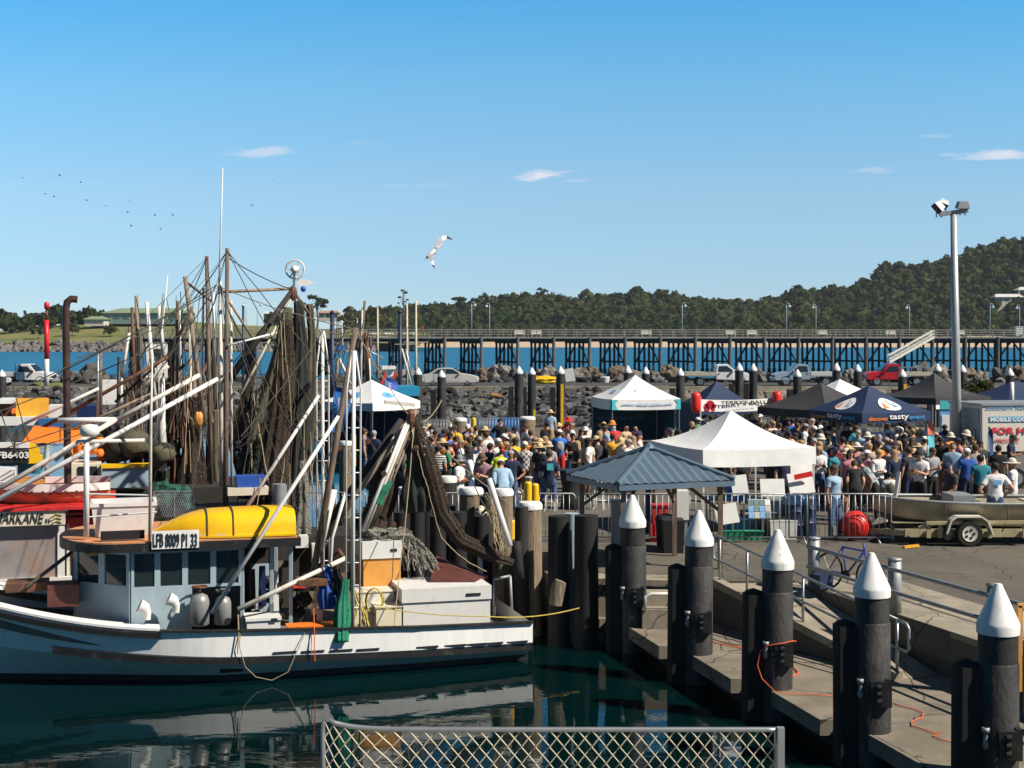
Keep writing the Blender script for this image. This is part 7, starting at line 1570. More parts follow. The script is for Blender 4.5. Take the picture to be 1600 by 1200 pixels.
def sp2_(bt, root, name, x0, y0, x1, y1, wpx, m, v0=0, v1=None, w1=None):
    a, b_ = bt.p(x0, y0, v0), bt.p(x1, y1, v1 if v1 is not None else v0); r = wpx/2*a.y/F; return spar(root, name, a, b_, r, (w1 or wpx)/2*b_.y/F, m)
sp2_(B2, t2_, 'mast', 352, 820, 355, 388, 9.5, M['mast'], .5, .5, 6)
sp2_(B2, t2_, 'trawl_boom', -30, 795, 340, 592, 9, M['white'], 2.2, 1.0, 7)
sp2_(B2, t2_, 'trawl_boom', -20, 775, 182, 655, 8, M['offwhite'], 1.6, 1.2); sp2_(B2, t2_, 'trawl_boom', 180, 657, 312, 586, 8, M['offwhite'], 1.2, .8, 7)
sp2_(B2, t2_, 'cross_bar', 90, 657, 182, 656, 9, M['white'], 1.1)
sp2_(B2, t2_, 'whip_aerial', 342, 460, 348, 262, 3.4, M['white'], .3, .3, 1.6)
sp2_(B2, t2_, 'mast', 346, 760, 344, 440, 7, M['offwhite'], -.2, -.2, 6); sp2_(B2, t2_, 'mast', 362, 765, 361, 470, 4, M['offwhite'], .1, .1, 4)
sp2_(B2, t2_, 'gaff', 350, 456, 455, 451, 5, M['mast2'], .3, -.5, 5)
sp2_(B2, t2_, 'net_boom', 360, 590, 458, 452, 13, M['darkwood'], 0, -.4, 8); sp2_(B2, t2_, 'net_boom', 376, 617, 454, 468, 4.5, M['paleline'], .6, -.2, 4)
sp2_(B2, t2_, 'net_boom', 355, 540, 432, 520, 3.5, M['white'], .6, .2, 3.5); sp2_(B2, t2_, 'net_boom', 357, 470, 396, 530, 4, M['mast2'], .4, .2)
sp2_(B2, t2_, 'net_boom', 462, 460, 482, 490, 5, M['mast'], -.4, -.4)
ht = B2.p(458, 456, -.4); MB().lathe([(.05, -.2), (.10, -.08), (.08, .06), (.03, .14)], ht, 8).build('masthead', M['rust'], t2_)
hd = MB(); hd.lathe([(.34, -.02), (.37, 0), (.34, .02), (.31, 0)], B2.p(461, 421, -.4), 26, (0, 1, 0), False)
hd = MB(); cc = B2.p(461, 421, -.4); hd.tube([cc+V(math.cos(a)*.205, 0, math.sin(a)*.205) for a in [k*math.pi/14 for k in range(29)]], .02, 6, False)
wgt = thing('wind_generator', 'white ringed wind generator with tail fin on the gantry head', 'wind generator', B2.p(460, 452, -.4))
MB().tube([B2.p(459, 455, -.4), B2.p(460, 424, -.4)], .03, 6).build('stem', M['galv'], wgt); hd.build('ring', M['white'], wgt, True)
MB().lathe([(.0, -.14), (.06, -.12), (.1, 0), (.06, .1), (.0, .14)], cc, 14, (0, 1, 0)).build('hub', M['white'], wgt, True)
bl = MB()
for k in range(6): a = k*math.pi/3; bl.bar(cc+V(0, -.05, 0), cc+V(math.cos(a)*.19, -.05, math.sin(a)*.19), .035, .008, up=(0, 1, 0))
bl.build('blades', M['white'], wgt); q = B2.p(470, 441, -.4); MB().extrude([B2.p(464, 437, -.4), B2.p(476, 436, -.4), B2.p(493, 442, -.4), B2.p(476, 447, -.4), B2.p(466, 446, -.4)], (0, .02, 0)).build('tail', M['white'], wgt)
bp3 = B2.p(474, 456, -.4); solo(MB().lathe([(.03, 0), (.06, .04), (.06, .1), (.02, .13)], bp3, 10), 'mast_lamp', M['flagblue'], 'small blue and white lamp at the gantry head below the wind generator', 'lamp', smooth=True)
def hang2(pts, w0, w1, m, label, seed, folds=9, amp=.1):
    global NB
    k = NB; NB = B2; o = hang(0, 0, 0, pts, w0, w1, m, label, folds=folds, seed=seed, amp=amp); NB = k; return o
hang2([(484, 475, -.5), (487, 520, -.5), (485, 580, -.5), (480, 650, -.5), (470, 740, -.5), (462, 830, -.5)], .07, .17, M['net'], 'olive net hanging from the gantry head, the lighter outer fold', 11, 6)
hang2([(466, 470, -.3), (470, 540, -.3), (466, 620, -.3), (456, 720, -.3), (448, 840, -.3)], .08, .28, M['netblack'], 'blackish net hanging from the gantry head beside the olive fold', 12, 7)
hang2([(450, 480, .1), (440, 540, .1), (428, 600, .1), (412, 650, .1), (398, 690, .1)], .08, .26, M['net'], 'olive net sweeping left down from the gantry head to the deck', 13, 8)
hang2([(452, 500, .2), (446, 580, .2), (436, 660, .3), (424, 760, .4), (430, 830, .4)], .06, .30, M['netdense'], 'wide brown net curtain behind the tan ropes of the gantry', 31, 8)
hang2([(410, 640, -.6), (404, 700, -.6), (396, 780, -.6)], .1, .3, M['netblack'], 'low black net mass left of the grey funnel', 32, 7)
hang2([(440, 640, .3), (438, 700, .3), (446, 790, .3)], .07, .14, M['net'], 'thin olive net hanging beside the grey funnel', 14, 6)
hang2([(472, 720, .4), (474, 780, .4), (470, 840, .4)], .06, .16, M['netgrey'], 'grey net bunched behind the white struts', 15, 6)
hang2([(396, 560, -.2), (384, 620, -.2), (370, 690, -.2), (380, 740, -.2)], .06, .16, M['netdense'], 'brown net bunch between the tan pole and the mast', 16, 6)
def strands(root, bt, n, x0, x1, ya0, ya1, yb0, yb1, dx, m, name, v0, v1, seed, r=(.006, .012)):
    rg = random.Random(seed); mb = MB()
    for i in range(n):
        xa = rg.uniform(x0, x1); xb = xa+rg.uniform(-dx, dx); v = rg.uniform(v0, v1)
        mb.tube(sag(bt.p(xa, rg.uniform(ya0, ya1), v), bt.p(xb, rg.uniform(yb0, yb1), v+rg.uniform(-.3, .3)), rg.uniform(-.02, .05), 5, .02), rg.uniform(*r), 4)
    return mb.build(name, m, root)
strands(t2_, B2, 7, 432, 480, 480, 560, 660, 850, 14, M['rope'], 'rope', -.6, .6, 1); strands(t2_, B2, 8, 360, 430, 600, 680, 720, 800, 30, M['rope'], 'rope', -.5, .8, 2)
strands(t2_, B2, 14, 380, 470, 560, 660, 680, 830, 40, M['greyrope'], 'rigging_line', -.8, .6, 3); strands(t2_, B2, 12, 405, 500, 700, 760, 790, 870, 22, M['rope'], 'rope', 0, 1.0, 4)
wr = MB()
for xa, ya, xb, yb_, v0, v1 in ((338, 446, 78, 590, 0, 1), (333, 455, 0, 622, 0, 1.4), (290, 520, -20, 650, -.6, .8), (312, 590, 10, 700, -.4, 1.2), (352, 400, 455, 452, .4, -.4), (355, 392, 300, 470, .4, -.8), (338, 446, 205, 640, 0, .6), (352, 470, 380, 530, .4, .4), (355, 480, 452, 660, .4, .8), (20, 600, 45, 690, .5, .5), (0, 640, 30, 715, .8, .4), (455, 455, 300, 640, -.4, -.8), (230, 640, 30, 705, 0, 1), (270, 500, 120, 560, -.4, .2), (500, 620, 400, 700, .5, .3)):
    wr.tube(sag(B2.p(xa, ya, v0), B2.p(xb, yb_, v1), .06, 8), .012, 5)
wr.build('stay_wire', M['greyrope'], t2_)
sb_ = MB(); B2.obox(356, 420, 762, 774, .9, .5, sb_); sb_.build('net_table', M['cream'], t2_)
bb_ = MB(); B2.obox(371, 413, 744, 762, .85, .4, bb_, 1.08); solo(bb_, 'blue_tub', mat('blue plastic tub', (.03, .10, .45), .5, var=.08), 'blue plastic tub on the cream net table behind the yellow dinghy', 'tub')
fn_ = MB(); p0, p1 = B2.p(437, 832, .9), B2.p(437, 756, .9); fn_.tube([p0, p1], .155, 14).build('funnel', M['galvdull'], t2_, True, angle=50)
gc = thing('net_crate', 'mesh sided crate with green netting behind the fish bin', 'crate', B2.p(270, 812, .9)); gm_ = MB()
for (xa, ya), (xb, yb_) in (((240, 768), (303, 768)), ((240, 810), (303, 810)), ((240, 768), (240, 810)), ((303, 768), (303, 810)), ((272, 768), (272, 810))):
    for v in (1.0, .2): gm_.tube([B2.p(xa, ya, v), B2.p(xb, yb_, v)], .018, 5)
gm_.build('frame', M['galv'], gc)
wm2 = MB()
for i in range(18): wm2.tube([B2.p(240+i*3.6, 768, 1.0), B2.p(min(303, 240+i*3.6+18), 810, 1.0)], .005, 4).tube([B2.p(303-i*3.6, 768, 1.0), B2.p(max(240, 303-i*3.6-18), 810, 1.0)], .005, 4)
wm2.build('wire_mesh', M['galv'], gc)
gg = MB()
for i in range(9): gg.blob(B2.p(random.uniform(248, 296), random.uniform(762, 790), random.uniform(.4, .8)), random.uniform(.12, .2), i+30, .3, 1)
gg.build('green_netting', mat('dark green netting', (.015, .09, .06), .9, var=.4, scale=20), gc)
a = MB(); B2.obox(456, 560, 838, 990, .9, 1.6, a); a.build('dark_gap_box', M['darkwood'], t2_)  # dark box added where bright water showed past the shelter
for x0, x1, y0, y1, m in ((462, 482, 838, 856, 'white'), (488, 500, 850, 880, 'offwhite'), (505, 516, 840, 860, 'rust')): a = MB(); B2.obox(x0, x1, y0, y1, 1.1, .3, a); a.build('deck_fitting', M[m], t2_)
for i, (x0, x1, y0, v, m) in enumerate(((386, 400, 890, .2, 'darkwood'), (404, 416, 885, .0, 'navy'), (424, 436, 893, .3, 'white'), (440, 452, 888, .1, 'darkwood'))): a = MB(); NB.obox(x0, x1, y0, y0+62, v, .08, a, .8); a.build('hanging_coat', M[m], nt_)
a = MB(); B2.obox(225, 456, 806, 880, 1.1, 2.4, a); a.build('dark_fill_box', M['darkwood'], t2_)  # dark box added to fill the bright gap behind the nets
B3 = Boat(B2.C-NN*4.7+DD*2.0); t3_ = thing('trawler', 'black and teal trawler with white number on its side', 'fishing boat', B3.B(6, 0, 0))
b3, r3, _, pt3 = make_hull(B3, t3_, 13, 2.1, lambda u: 1.0+.02*u+.03*max(0, u-7)**2, 7, [M['teal'], M['blackpaint']], 1.7)
strake(B3, t3_, lambda u, s: pt3(u, s, .97, None), 0, 12.8, .12, .07, M['yellowpaint'], 'sheer_strake')
w3 = MB(); B3.obox(-70, 62, 722, 742, 1.3, 2.4, w3); w3.build('deckhouse', M['teal'], t3_)
bd3 = MB(); B3.obox(-60, 45, 697, 724, 1.5, .1, bd3); bdo = bd3.build('number_board', M['blackpaint'], t3_); k_ = MB(); a = B3.p(-13, 716, 1.53); e_ = B3.p(45, 716, 1.53); put_text(k_, 'LFB6403', a, e_-a, (0, 0, 1), (e_-a).length, .15, bold=.02); k_.build('lettering', M['text_white'], bdo)
wt = MB()
for x0, x1 in ((-30, 20), (24, 45)): B3.obox(x0, x1, 692, 700, 1.52, .2, wt)
wt.build('white_cover', M['white'], t3_)
yl = MB(); c = B3.p(46, 708, 1.4); yl.lathe([(.02, -.05), (.24, -.05), (.24, .05), (.02, .05)], c, 16, NN); B3.obox(45, 66, 712, 724, 1.45, .4, yl); solo(yl, 'yellow_drum_end', M['yellowpaint'], 'yellow rounded cover at the end of the black number board', 'cover')
tp_ = MB(); q = [B3.p(34, 692, 1.2), B3.p(92, 692, 1.3), B3.p(92, 669, .6), B3.p(52, 667, .4)]; tp_.extrude(q, NN*-.5); solo(tp_, 'orange_tarp', M['orange'], 'bright orange tarp stretched over a net drum on the third trawler', 'tarp')
tp_ = MB(); tp_.extrude([B3.p(95, 692, 1.0), B3.p(130, 692, 1.0), B3.p(125, 670, .5), B3.p(95, 670, .4)], NN*-.4); solo(tp_, 'orange_tarp', M['orange'], 'smaller orange tarp right of the brown exhaust pipe', 'tarp')
fo = MB(); 
for i in range(10): fo.blob(B3.p(random.uniform(104, 165), random.uniform(690, 715), random.uniform(0, 1)), random.uniform(.08, .15), i, .15, 1)
solo(fo, 'float_heap', M['orange'], 'heap of orange net floats on the third trawler deck', 'floats', kind='stuff')
cb3 = MB(); B3.obox(112, 158, 725, 765, 1.3, 2.0, cb3); cb3.build('cabin', M['cream'], t3_); dk3 = MB(); B3.obox(122, 152, 729, 765, 1.33, .05, dk3); dk3.build('doorway', M['rubber'], t3_)
gy_ = MB(); B3.obox(160, 232, 730, 762, 1.6, .3, gy_); gy_.build('bulwark', M['wheelblue'], t3_); yl2 = MB(); B3.obox(158, 235, 726, 731, 1.65, .4, yl2); yl2.build('yellow_rail', M['yellowpaint'], t3_)
for x0, y0, x1, y1, w_, m, v in ((330, 770, 323, 400, 8, 'mast', .4), (320, 665, 289, 432, 9, 'mast2', .6), (157, 652, 157, 545, 7, 'mast', .6), (153, 652, 153, 552, 5, 'galv', .7), (183, 760, 186, 558, 7, 'blackpaint', .4), (205, 780, 207, 560, 6, 'darkwood', .1), (222, 800, 213, 462, 8, 'mast2', -.3), (254, 735, 252, 590, 14, 'white', .4), (246, 660, 229, 472, 8, 'white', 0), (256, 560, 248, 478, 7, 'white', -.2), (212, 640, 206, 480, 6, 'rust', 0), (190, 590, 202, 520, 6, 'offwhite', .2), (300, 770, 296, 480, 5, 'offwhite', .2), (312, 720, 318, 450, 5, 'offwhite', .3), (278, 780, 276, 500, 6, 'mast', -.2), (268, 720, 270, 560, 7, 'rust', .2), (335, 560, 333, 455, 5, 'white', 0)):
    sp2_(B3, t3_, 'mast', x0, y0, x1, y1, w_, M[m], v, v, w_*.75)
for x0, y0, x1, y1, w_, m in ((262, 558, 60, 672, 6, 'rust'), (154, 607, 14, 674, 5, 'white'), (262, 572, 190, 634, 7, 'offwhite'), (270, 548, 180, 628, 4, 'darkwood'), (236, 615, 40, 705, 4, 'mast2'), (300, 480, 262, 565, 5, 'mast'), (330, 470, 290, 440, 4, 'mast')):
    sp2_(B3, t3_, 'boom', x0, y0, x1, y1, w_, M[m], 1.0, .2)
strands(t3_, B3, 16, 200, 345, 470, 600, 620, 780, 16, M['rope'], 'rope', -1, 1, 5); strands(t3_, B3, 14, 190, 350, 560, 640, 660, 800, 24, M['mast'], 'hanging_rope', -1, 1, 6, (.015, .035))
strands(t3_, B3, 20, 210, 350, 450, 560, 560, 700, 30, M['greyrope'], 'rigging_line', -1, 1, 7); strands(t3_, B3, 12, 268, 300, 600, 640, 690, 790, 8, M['rust'], 'hanging_chain', -.5, .5, 8, (.02, .04))
bl_ = MB(); bl_.blob(B3.p(311, 655, .8), .13, 3, .1, 2, (.8, .8, 1.5)); solo(bl_, 'buoy', M['orangebox'], 'ochre teardrop buoy hanging among the masts', 'buoy', smooth=True)
def hang3(pts, w0, w1, m, label, seed):
    global NB
    k = NB; NB = B3; o = hang(0, 0, 0, pts, w0, w1, m, label, folds=6, seed=seed); NB = k
hang3([(300, 620, .2), (302, 700, .2), (296, 790, .2)], .1, .3, M['netdense'], 'brown net bundle hanging between the masts behind the yellow dinghy', 21)
hang3([(262, 600, 0), (268, 680, 0), (262, 760, 0)], .1, .25, M['netdense'], 'dark brown net bundle beside the thick white pole', 22)
hang3([(336, 640, -.2), (334, 720, -.2), (338, 790, -.2)], .1, .22, M['net'], 'olive net bundle against the tall brown mast', 23)
hang3([(225, 700, 0), (228, 730, 0), (222, 760, 0)], .1, .25, M['netblack'], 'dark heap of net by the teal bulwark', 24)
for x0, y0, x1, y1, w_, m in ((206, 800, 212, 590, 12, 'rust'), (232, 800, 236, 600, 9, 'darkwood'), (270, 800, 276, 580, 13, 'mast'), (288, 800, 292, 600, 11, 'rust'), (306, 800, 302, 560, 9, 'mast'), (338, 800, 335, 560, 8, 'darkwood'), (240, 700, 330, 560, 6, 'rust'), (200, 650, 300, 560, 5, 'darkwood'), (210, 760, 320, 640, 6, 'mast')): sp2_(B3, t3_, 'gallows_post', x0, y0, x1, y1, w_, M[m], -.8, -.6)
a = MB(); B3.obox(166, 470, 762, 830, 1.3, 2.6, a); a.build('dark_fill_box', M['darkwood'], t3_)  # dark box added to hide bright water between the boats
for i in range(14): MB().blob(B3.p(random.uniform(165, 260), random.uniform(686, 722), random.uniform(-.6, .6)), random.uniform(.2, .38), i+7, .3, 1).build('net_heap', M['netblack'] if i % 3 else M['net'], t3_, True)
B4 = Boat(B3.C-NN*6.5+DD*2.0); t4_ = thing('trawler', 'blue and white boat with an amber board on deck, furthest of the left row', 'fishing boat', B4.B(6, 0, 0))
make_hull(B4, t4_, 13, 2.1, lambda u: 1.5+.02*u, 8, [M['tealcab'], M['blackpaint']], 1.7)
for x0, x1, y0, y1, v, dp, m, nm in ((-40, 60, 652, 665, 1.9, .4, 'white', 'white_bulwark'), (60, 122, 654, 667, 2.1, .5, 'bluepaint', 'blue_bulwark'), (18, 26, 640, 652, 1.2, .8, 'orange', 'orange_post'), (-30, 20, 626, 631, 1.4, 2, 'white', 'canopy_roof'), (-30, 18, 632, 650, 1.0, 1.5, 'hatch', 'cabin'), (76, 95, 634, 656, 1.0, 1, 'white', 'white_cabin'), (120, 152, 634, 655, 1.2, 1.2, 'navy', 'blue_cover')):
    a = MB(); B4.obox(x0, x1, y0, y1, v, dp, a); a.build(nm, M[m], t4_)
a = MB(); B4.obox(25, 76, 622, 651, 1.6, .12, a); solo(a, 'amber_board', M['amber'], 'big amber coloured board standing on the blue and white boat', 'board')
a = MB(); B4.obox(160, 185, 595, 632, 1.0, 1.0, a); a.build('grey_screen', M['plastic_white'], t4_); a = MB(); B4.obox(228, 262, 538, 590, .8, 1.4, a); a.build('white_cabin', M['white'], t4_); a = MB(); B4.obox(238, 252, 545, 562, .83, .05, a); a.build('window', M['glass'], t4_)
for x0, y0, x1, y1, w_, m in ((190, 640, 190, 590, 4, 'offwhite'), (245, 600, 262, 430, 2, 'white'), (275, 600, 278, 470, 5, 'mast'), (283, 600, 281, 480, 3, 'white')): sp2_(B4, t4_, 'mast', x0, y0, x1, y1, w_, M[m], .3, .3)
B5 = Boat(V(at(668, 0, 70).x, 70, 0)); t5_ = thing('workboat', 'boat with a bright blue cabin roof moored behind the white and blue marquee', 'fishing boat', B5.B(3, 0, 0))
make_hull(B5, t5_, 9, 1.7, lambda u: .9+.02*u, 5, [M['tealcab'], M['blackpaint']])
for x0, x1, y0, y1, v, dp, m, nm in ((580, 656, 604, 619, 1.3, 2.2, 'tealcab', 'cabin_roof'), (584, 652, 619, 640, 1.1, 1.8, 'navy', 'cabin'), (597, 619, 572, 577, .5, 1, 'white', 'radar_platform'), (608, 616, 577, 588, .3, .5, 'white', 'mast_base')):
    a = MB(); B5.obox(x0, x1, y0, y1, v, dp, a); a.build(nm, M[m], t5_)
a = MB()
for x0 in (590, 605, 620, 636): B5.obox(x0, x0+10, 623, 634, 1.14, .04, a)
a.build('window', M['glass'], t5_)
for x0, x1 in ((596, 603), (612, 618)): a = MB(); a.bar(B5.p(x0, 600, 1), B5.p((x0+x1)/2+3, 582, 1), .2, .1); a.build('red_raft', M['red'], t5_)
for i, (x0, y0, x1, y1, w_, m) in enumerate(((556, 640, 570, 470, 4, 'mast'), (563, 640, 566, 485, 3, 'offwhite'), (580, 640, 577, 560, 3, 'offwhite'), (645, 610, 628, 545, 3, 'offwhite'), (648, 610, 634, 545, 3, 'galv'), (570, 520, 590, 600, 2, 'galv'), (530, 560, 548, 600, 4, 'offwhite'), (524, 610, 528, 560, 4, 'mast2'), (566, 480, 560, 540, 2, 'galv'), (560, 540, 600, 560, 2, 'galv'), (575, 600, 572, 520, 7, 'rust'))): sp2_(B5, t5_, 'mast', x0, y0, x1, y1, w_, M[m], 0, .2)
strands(t5_, B5, 14, 525, 600, 480, 540, 560, 620, 20, M['greyrope'], 'rigging_line', -.5, .5, 9, (.015, .025))
B6 = Boat(V(at(575, 0, 140).x, 140, 0)); t6_ = thing('yacht', 'small white yacht with blue sail cover anchored on the bay', 'yacht', B6.B(2, 0, 0))
make_hull(B6, t6_, 6, 1.1, lambda u: .9, 3, [M['white'], M['bluepaint']]); a = MB(); B6.obox(528, 540, 540, 547, .5, .9, a); a.build('sail_cover', M['tarpblue'], t6_); sp2_(B6, t6_, 'mast', 536, 552, 534, 500, 1.5, M['white'])
for i, (px, py, sz, Y, lab) in enumerate(((512, 552, 1.0, 150, 'tiny white motorboat on the bay right of the hanging nets'),)):
    bb5 = Boat(V(at(px, 0, Y).x, Y, 0)); tt5 = thing('motorboat', lab, 'boat', bb5.B(1.5, 0, 0)); make_hull(bb5, tt5, 4.5, .9, lambda u: .7, 2.5, [M['white'], M['bluepaint']])
    a = MB(); bb5.prism(a, [(1, .5), (2.4, .5), (2.4, -.5), (1, -.5)], .6, 1.3); a.build('cabin', M['white'], tt5)
REST = dict(pel=(0, 0, .95), spi=(0, .012, 1.12), che=(0, .0, 1.29), upc=(0, .012, 1.41), nec=(0, .012, 1.495), hea=(0, -.008, 1.565), hed=(0, -.02, 1.64), top=(0, -.008, 1.70))
for s, k in (('l', 1), ('r', -1)):
    REST.update({s+'sh': (.165*k, .012, 1.395), s+'el': (.215*k, .03, 1.13), s+'wr': (.225*k, -.03, .90), s+'ha': (.228*k, -.05, .83), s+'hi': (.088*k, 0, .90), s+'kn': (.10*k, -.012, .50), s+'an': (.10*k, .022, .085), s+'to': (.115*k, -.125, .035)})
RADII = dict(pel=(.155, .115), spi=(.135, .10), che=(.16, .115), upc=(.13, .085), nec=(.052, .055), hea=(.062, .075), hed=(.074, .095), top=(.05, .062), sh=(.066, .066), el=(.043, .043), wr=(.030, .026), ha=(.038, .02), hi=(.098, .105), kn=(.062, .064), an=(.042, .046), to=(.040, .028))
EDGES = [('pel', 'spi'), ('spi', 'che'), ('che', 'upc'), ('upc', 'nec'), ('nec', 'hea'), ('hea', 'hed'), ('hed', 'top')]
for s in 'lr': EDGES += [('upc', s+'sh'), (s+'sh', s+'el'), (s+'el', s+'wr'), (s+'wr', s+'ha'), ('pel', s+'hi'), (s+'hi', s+'kn'), (s+'kn', s+'an'), (s+'an', s+'to')]
UP = ['spi', 'che', 'upc', 'nec', 'hea', 'hed', 'top', 'lsh', 'rsh', 'lel', 'rel', 'lwr', 'rwr', 'lha', 'rha']
def pose(**kw):
    J = {k: Vector(v) for k, v in REST.items()}
    for k, v in kw.items():
        if k in J: J[k] = Vector(v)
    if 'drop' in kw:
        for k in UP+['pel', 'lhi', 'rhi']: J[k].z -= kw['drop']
    if 'bend' in kw:          # fold forward at the hips
        M_ = Matrix.Rotation(R(kw['bend']), 3, 'X'); o = J['pel'].copy()
        for k in UP: J[k] = o+M_ @ (J[k]-o)
    if 'look' in kw:
        M_ = Matrix.Rotation(R(kw['look']), 3, 'X'); o = J['nec'].copy()
        for k in ('hea', 'hed', 'top'): J[k] = o+M_ @ (J[k]-o)
    return J
POSES = dict(
    stand=pose(), shift=pose(lkn=(.13, -.05, .50), lan=(.15, -.02, .085), lto=(.19, -.16, .035), lel=(.23, .05, 1.13), lwr=(.21, -.12, .98), lha=(.17, -.19, .95), pel=(-.02, 0, .95)),
    hips=pose(lel=(.36, .10, 1.14), lwr=(.19, -.03, 1.0), lha=(.14, -.07, .98), rel=(-.36, .10, 1.14), rwr=(-.19, -.03, 1.0), rha=(-.14, -.07, .98)),
    phone=pose(lel=(.20, -.06, 1.13), lwr=(.08, -.27, 1.2), lha=(.03, -.33, 1.23), rel=(-.20, -.04, 1.13), rwr=(-.08, -.26, 1.17), rha=(-.03, -.32, 1.2), look=14),
    photo=pose(lel=(.24, -.20, 1.34), lwr=(.10, -.34, 1.52), lha=(.06, -.37, 1.58), rel=(-.24, -.20, 1.34), rwr=(-.10, -.34, 1.52), rha=(-.06, -.37, 1.58)),
    folded=pose(lel=(.22, -.04, 1.13), lwr=(.0, -.19, 1.16), lha=(-.08, -.17, 1.17), rel=(-.22, -.04, 1.12), rwr=(.0, -.17, 1.12), rha=(.08, -.15, 1.13)),
    walk=pose(lkn=(.09, -.16, .51), lan=(.09, -.20, .09), lto=(.10, -.35, .05), rkn=(-.09, .05, .50), ran=(-.09, .26, .13), rto=(-.10, .16, .04), lel=(.21, .14, 1.14), lwr=(.2, .12, .91), lha=(.2, .11, .84), rel=(-.21, -.06, 1.13), rwr=(-.2, -.2, .95), rha=(-.2, -.26, .90)),
    lean=pose(bend=38, lwr=(.14, -.18, .95), lha=(.12, -.22, .9), rwr=(-.14, -.18, .95), rha=(-.12, -.22, .9)),
    down=pose(lel=(.2, -.03, 1.12), lwr=(.1, -.24, 1.02), lha=(.06, -.31, 1.0), rel=(-.2, -.03, 1.12), rwr=(-.1, -.24, 1.02), rha=(-.06, -.31, 1.0), look=28),
    sit=pose(drop=.06, lhi=(.09, -.02, .86), lkn=(.13, -.40, .84), lan=(.13, -.36, .40), lto=(.14, -.50, .34), rhi=(-.09, -.02, .86), rkn=(-.13, -.40, .84), ran=(-.13, -.34, .38), rto=(-.14, -.48, .32), lwr=(.12, -.26, 1.0), lha=(.09, -.33, .98), rwr=(-.12, -.26, 1.0), rha=(-.09, -.33, .98), lel=(.24, -.04, 1.08), rel=(-.24, -.04, 1.08)))
def grow(J):
    """one continuous skin over the joints, plus unequal fingers, a nose and ears"""
    names = list(J); idx = {n: i for i, n in enumerate(names)}
    me = bpy.data.meshes.new('skeleton'); me.from_pydata([tuple(J[n]) for n in names], [(idx[a], idx[b]) for a, b in EDGES], [])
    ob = bpy.data.objects.new('skeleton', me); COL.objects.link(ob)
    sk = ob.modifiers.new('skin', 'SKIN'); sk.use_smooth_shade = True
    ly = me.skin_vertices[0] if me.skin_vertices else None
    if ly is None:
        bpy.context.view_layer.objects.active = ob; ly = me.skin_vertices[0]
    for n in names:
        k = n if n in RADII else n[1:]; ly.data[idx[n]].radius = RADII[k]; ly.data[idx[n]].use_root = (n == 'pel')
    ss = ob.modifiers.new('smooth', 'SUBSURF'); ss.levels = 1; ss.render_levels = 1
    dg = bpy.context.evaluated_depsgraph_get(); ev = bpy.data.meshes.new_from_object(ob.evaluated_get(dg))
    vs = [v.co.copy() for v in ev.vertices]; fs = [tuple(p.vertices) for p in ev.polygons]
    bpy.data.objects.remove(ob); bpy.data.meshes.remove(ev); bpy.data.meshes.remove(me)
    return vs, fs
def nearest_bone(p, J):
    best = (9, None, 0)
    for a, b in EDGES:
        A, Bv = J[a], J[b]; d = Bv-A; t = max(0, min(1, (p-A).dot(d)/max(d.dot(d), 1e-9))); q = (p-(A+d*t)).length
        r = RADII[a if a in RADII else a[1:]][0]
        if q-r*.6 < best[0]: best = (q-r*.6, (a, b), t)
    return best[1], best[2]
def head_frame(J):
    up = (J['top']-J['hea']).normalized(); x = V(1, 0, 0); f = x.cross(up).normalized()     # f points to the face (-Y at rest)
    if f.y > 0: f = -f
    return J['hed'], up, f, V(1, 0, 0)
PM = {}
def mesh_of(name, vs, fs, mis=None, nm=1):
    me = bpy.data.meshes.new(name); me.from_pydata([tuple(v) for v in vs], [], fs)
    for i in range(nm): me.materials.append(M['skin'])
    if mis: me.polygons.foreach_set('material_index', mis)
    me.polygons.foreach_set('use_smooth', [True]*len(me.polygons)); me.update()
    return me
def part_faces(vs, fs, nrm, keep, off):
    use = {}; ov = []; of = []
    for f in fs:
        if not keep(f): continue
        r_ = []
        for i in f:
            if i not in use: use[i] = len(ov); ov.append(vs[i]+nrm[i]*off)
            r_.append(use[i])
        of.append(tuple(r_))
    return ov, of
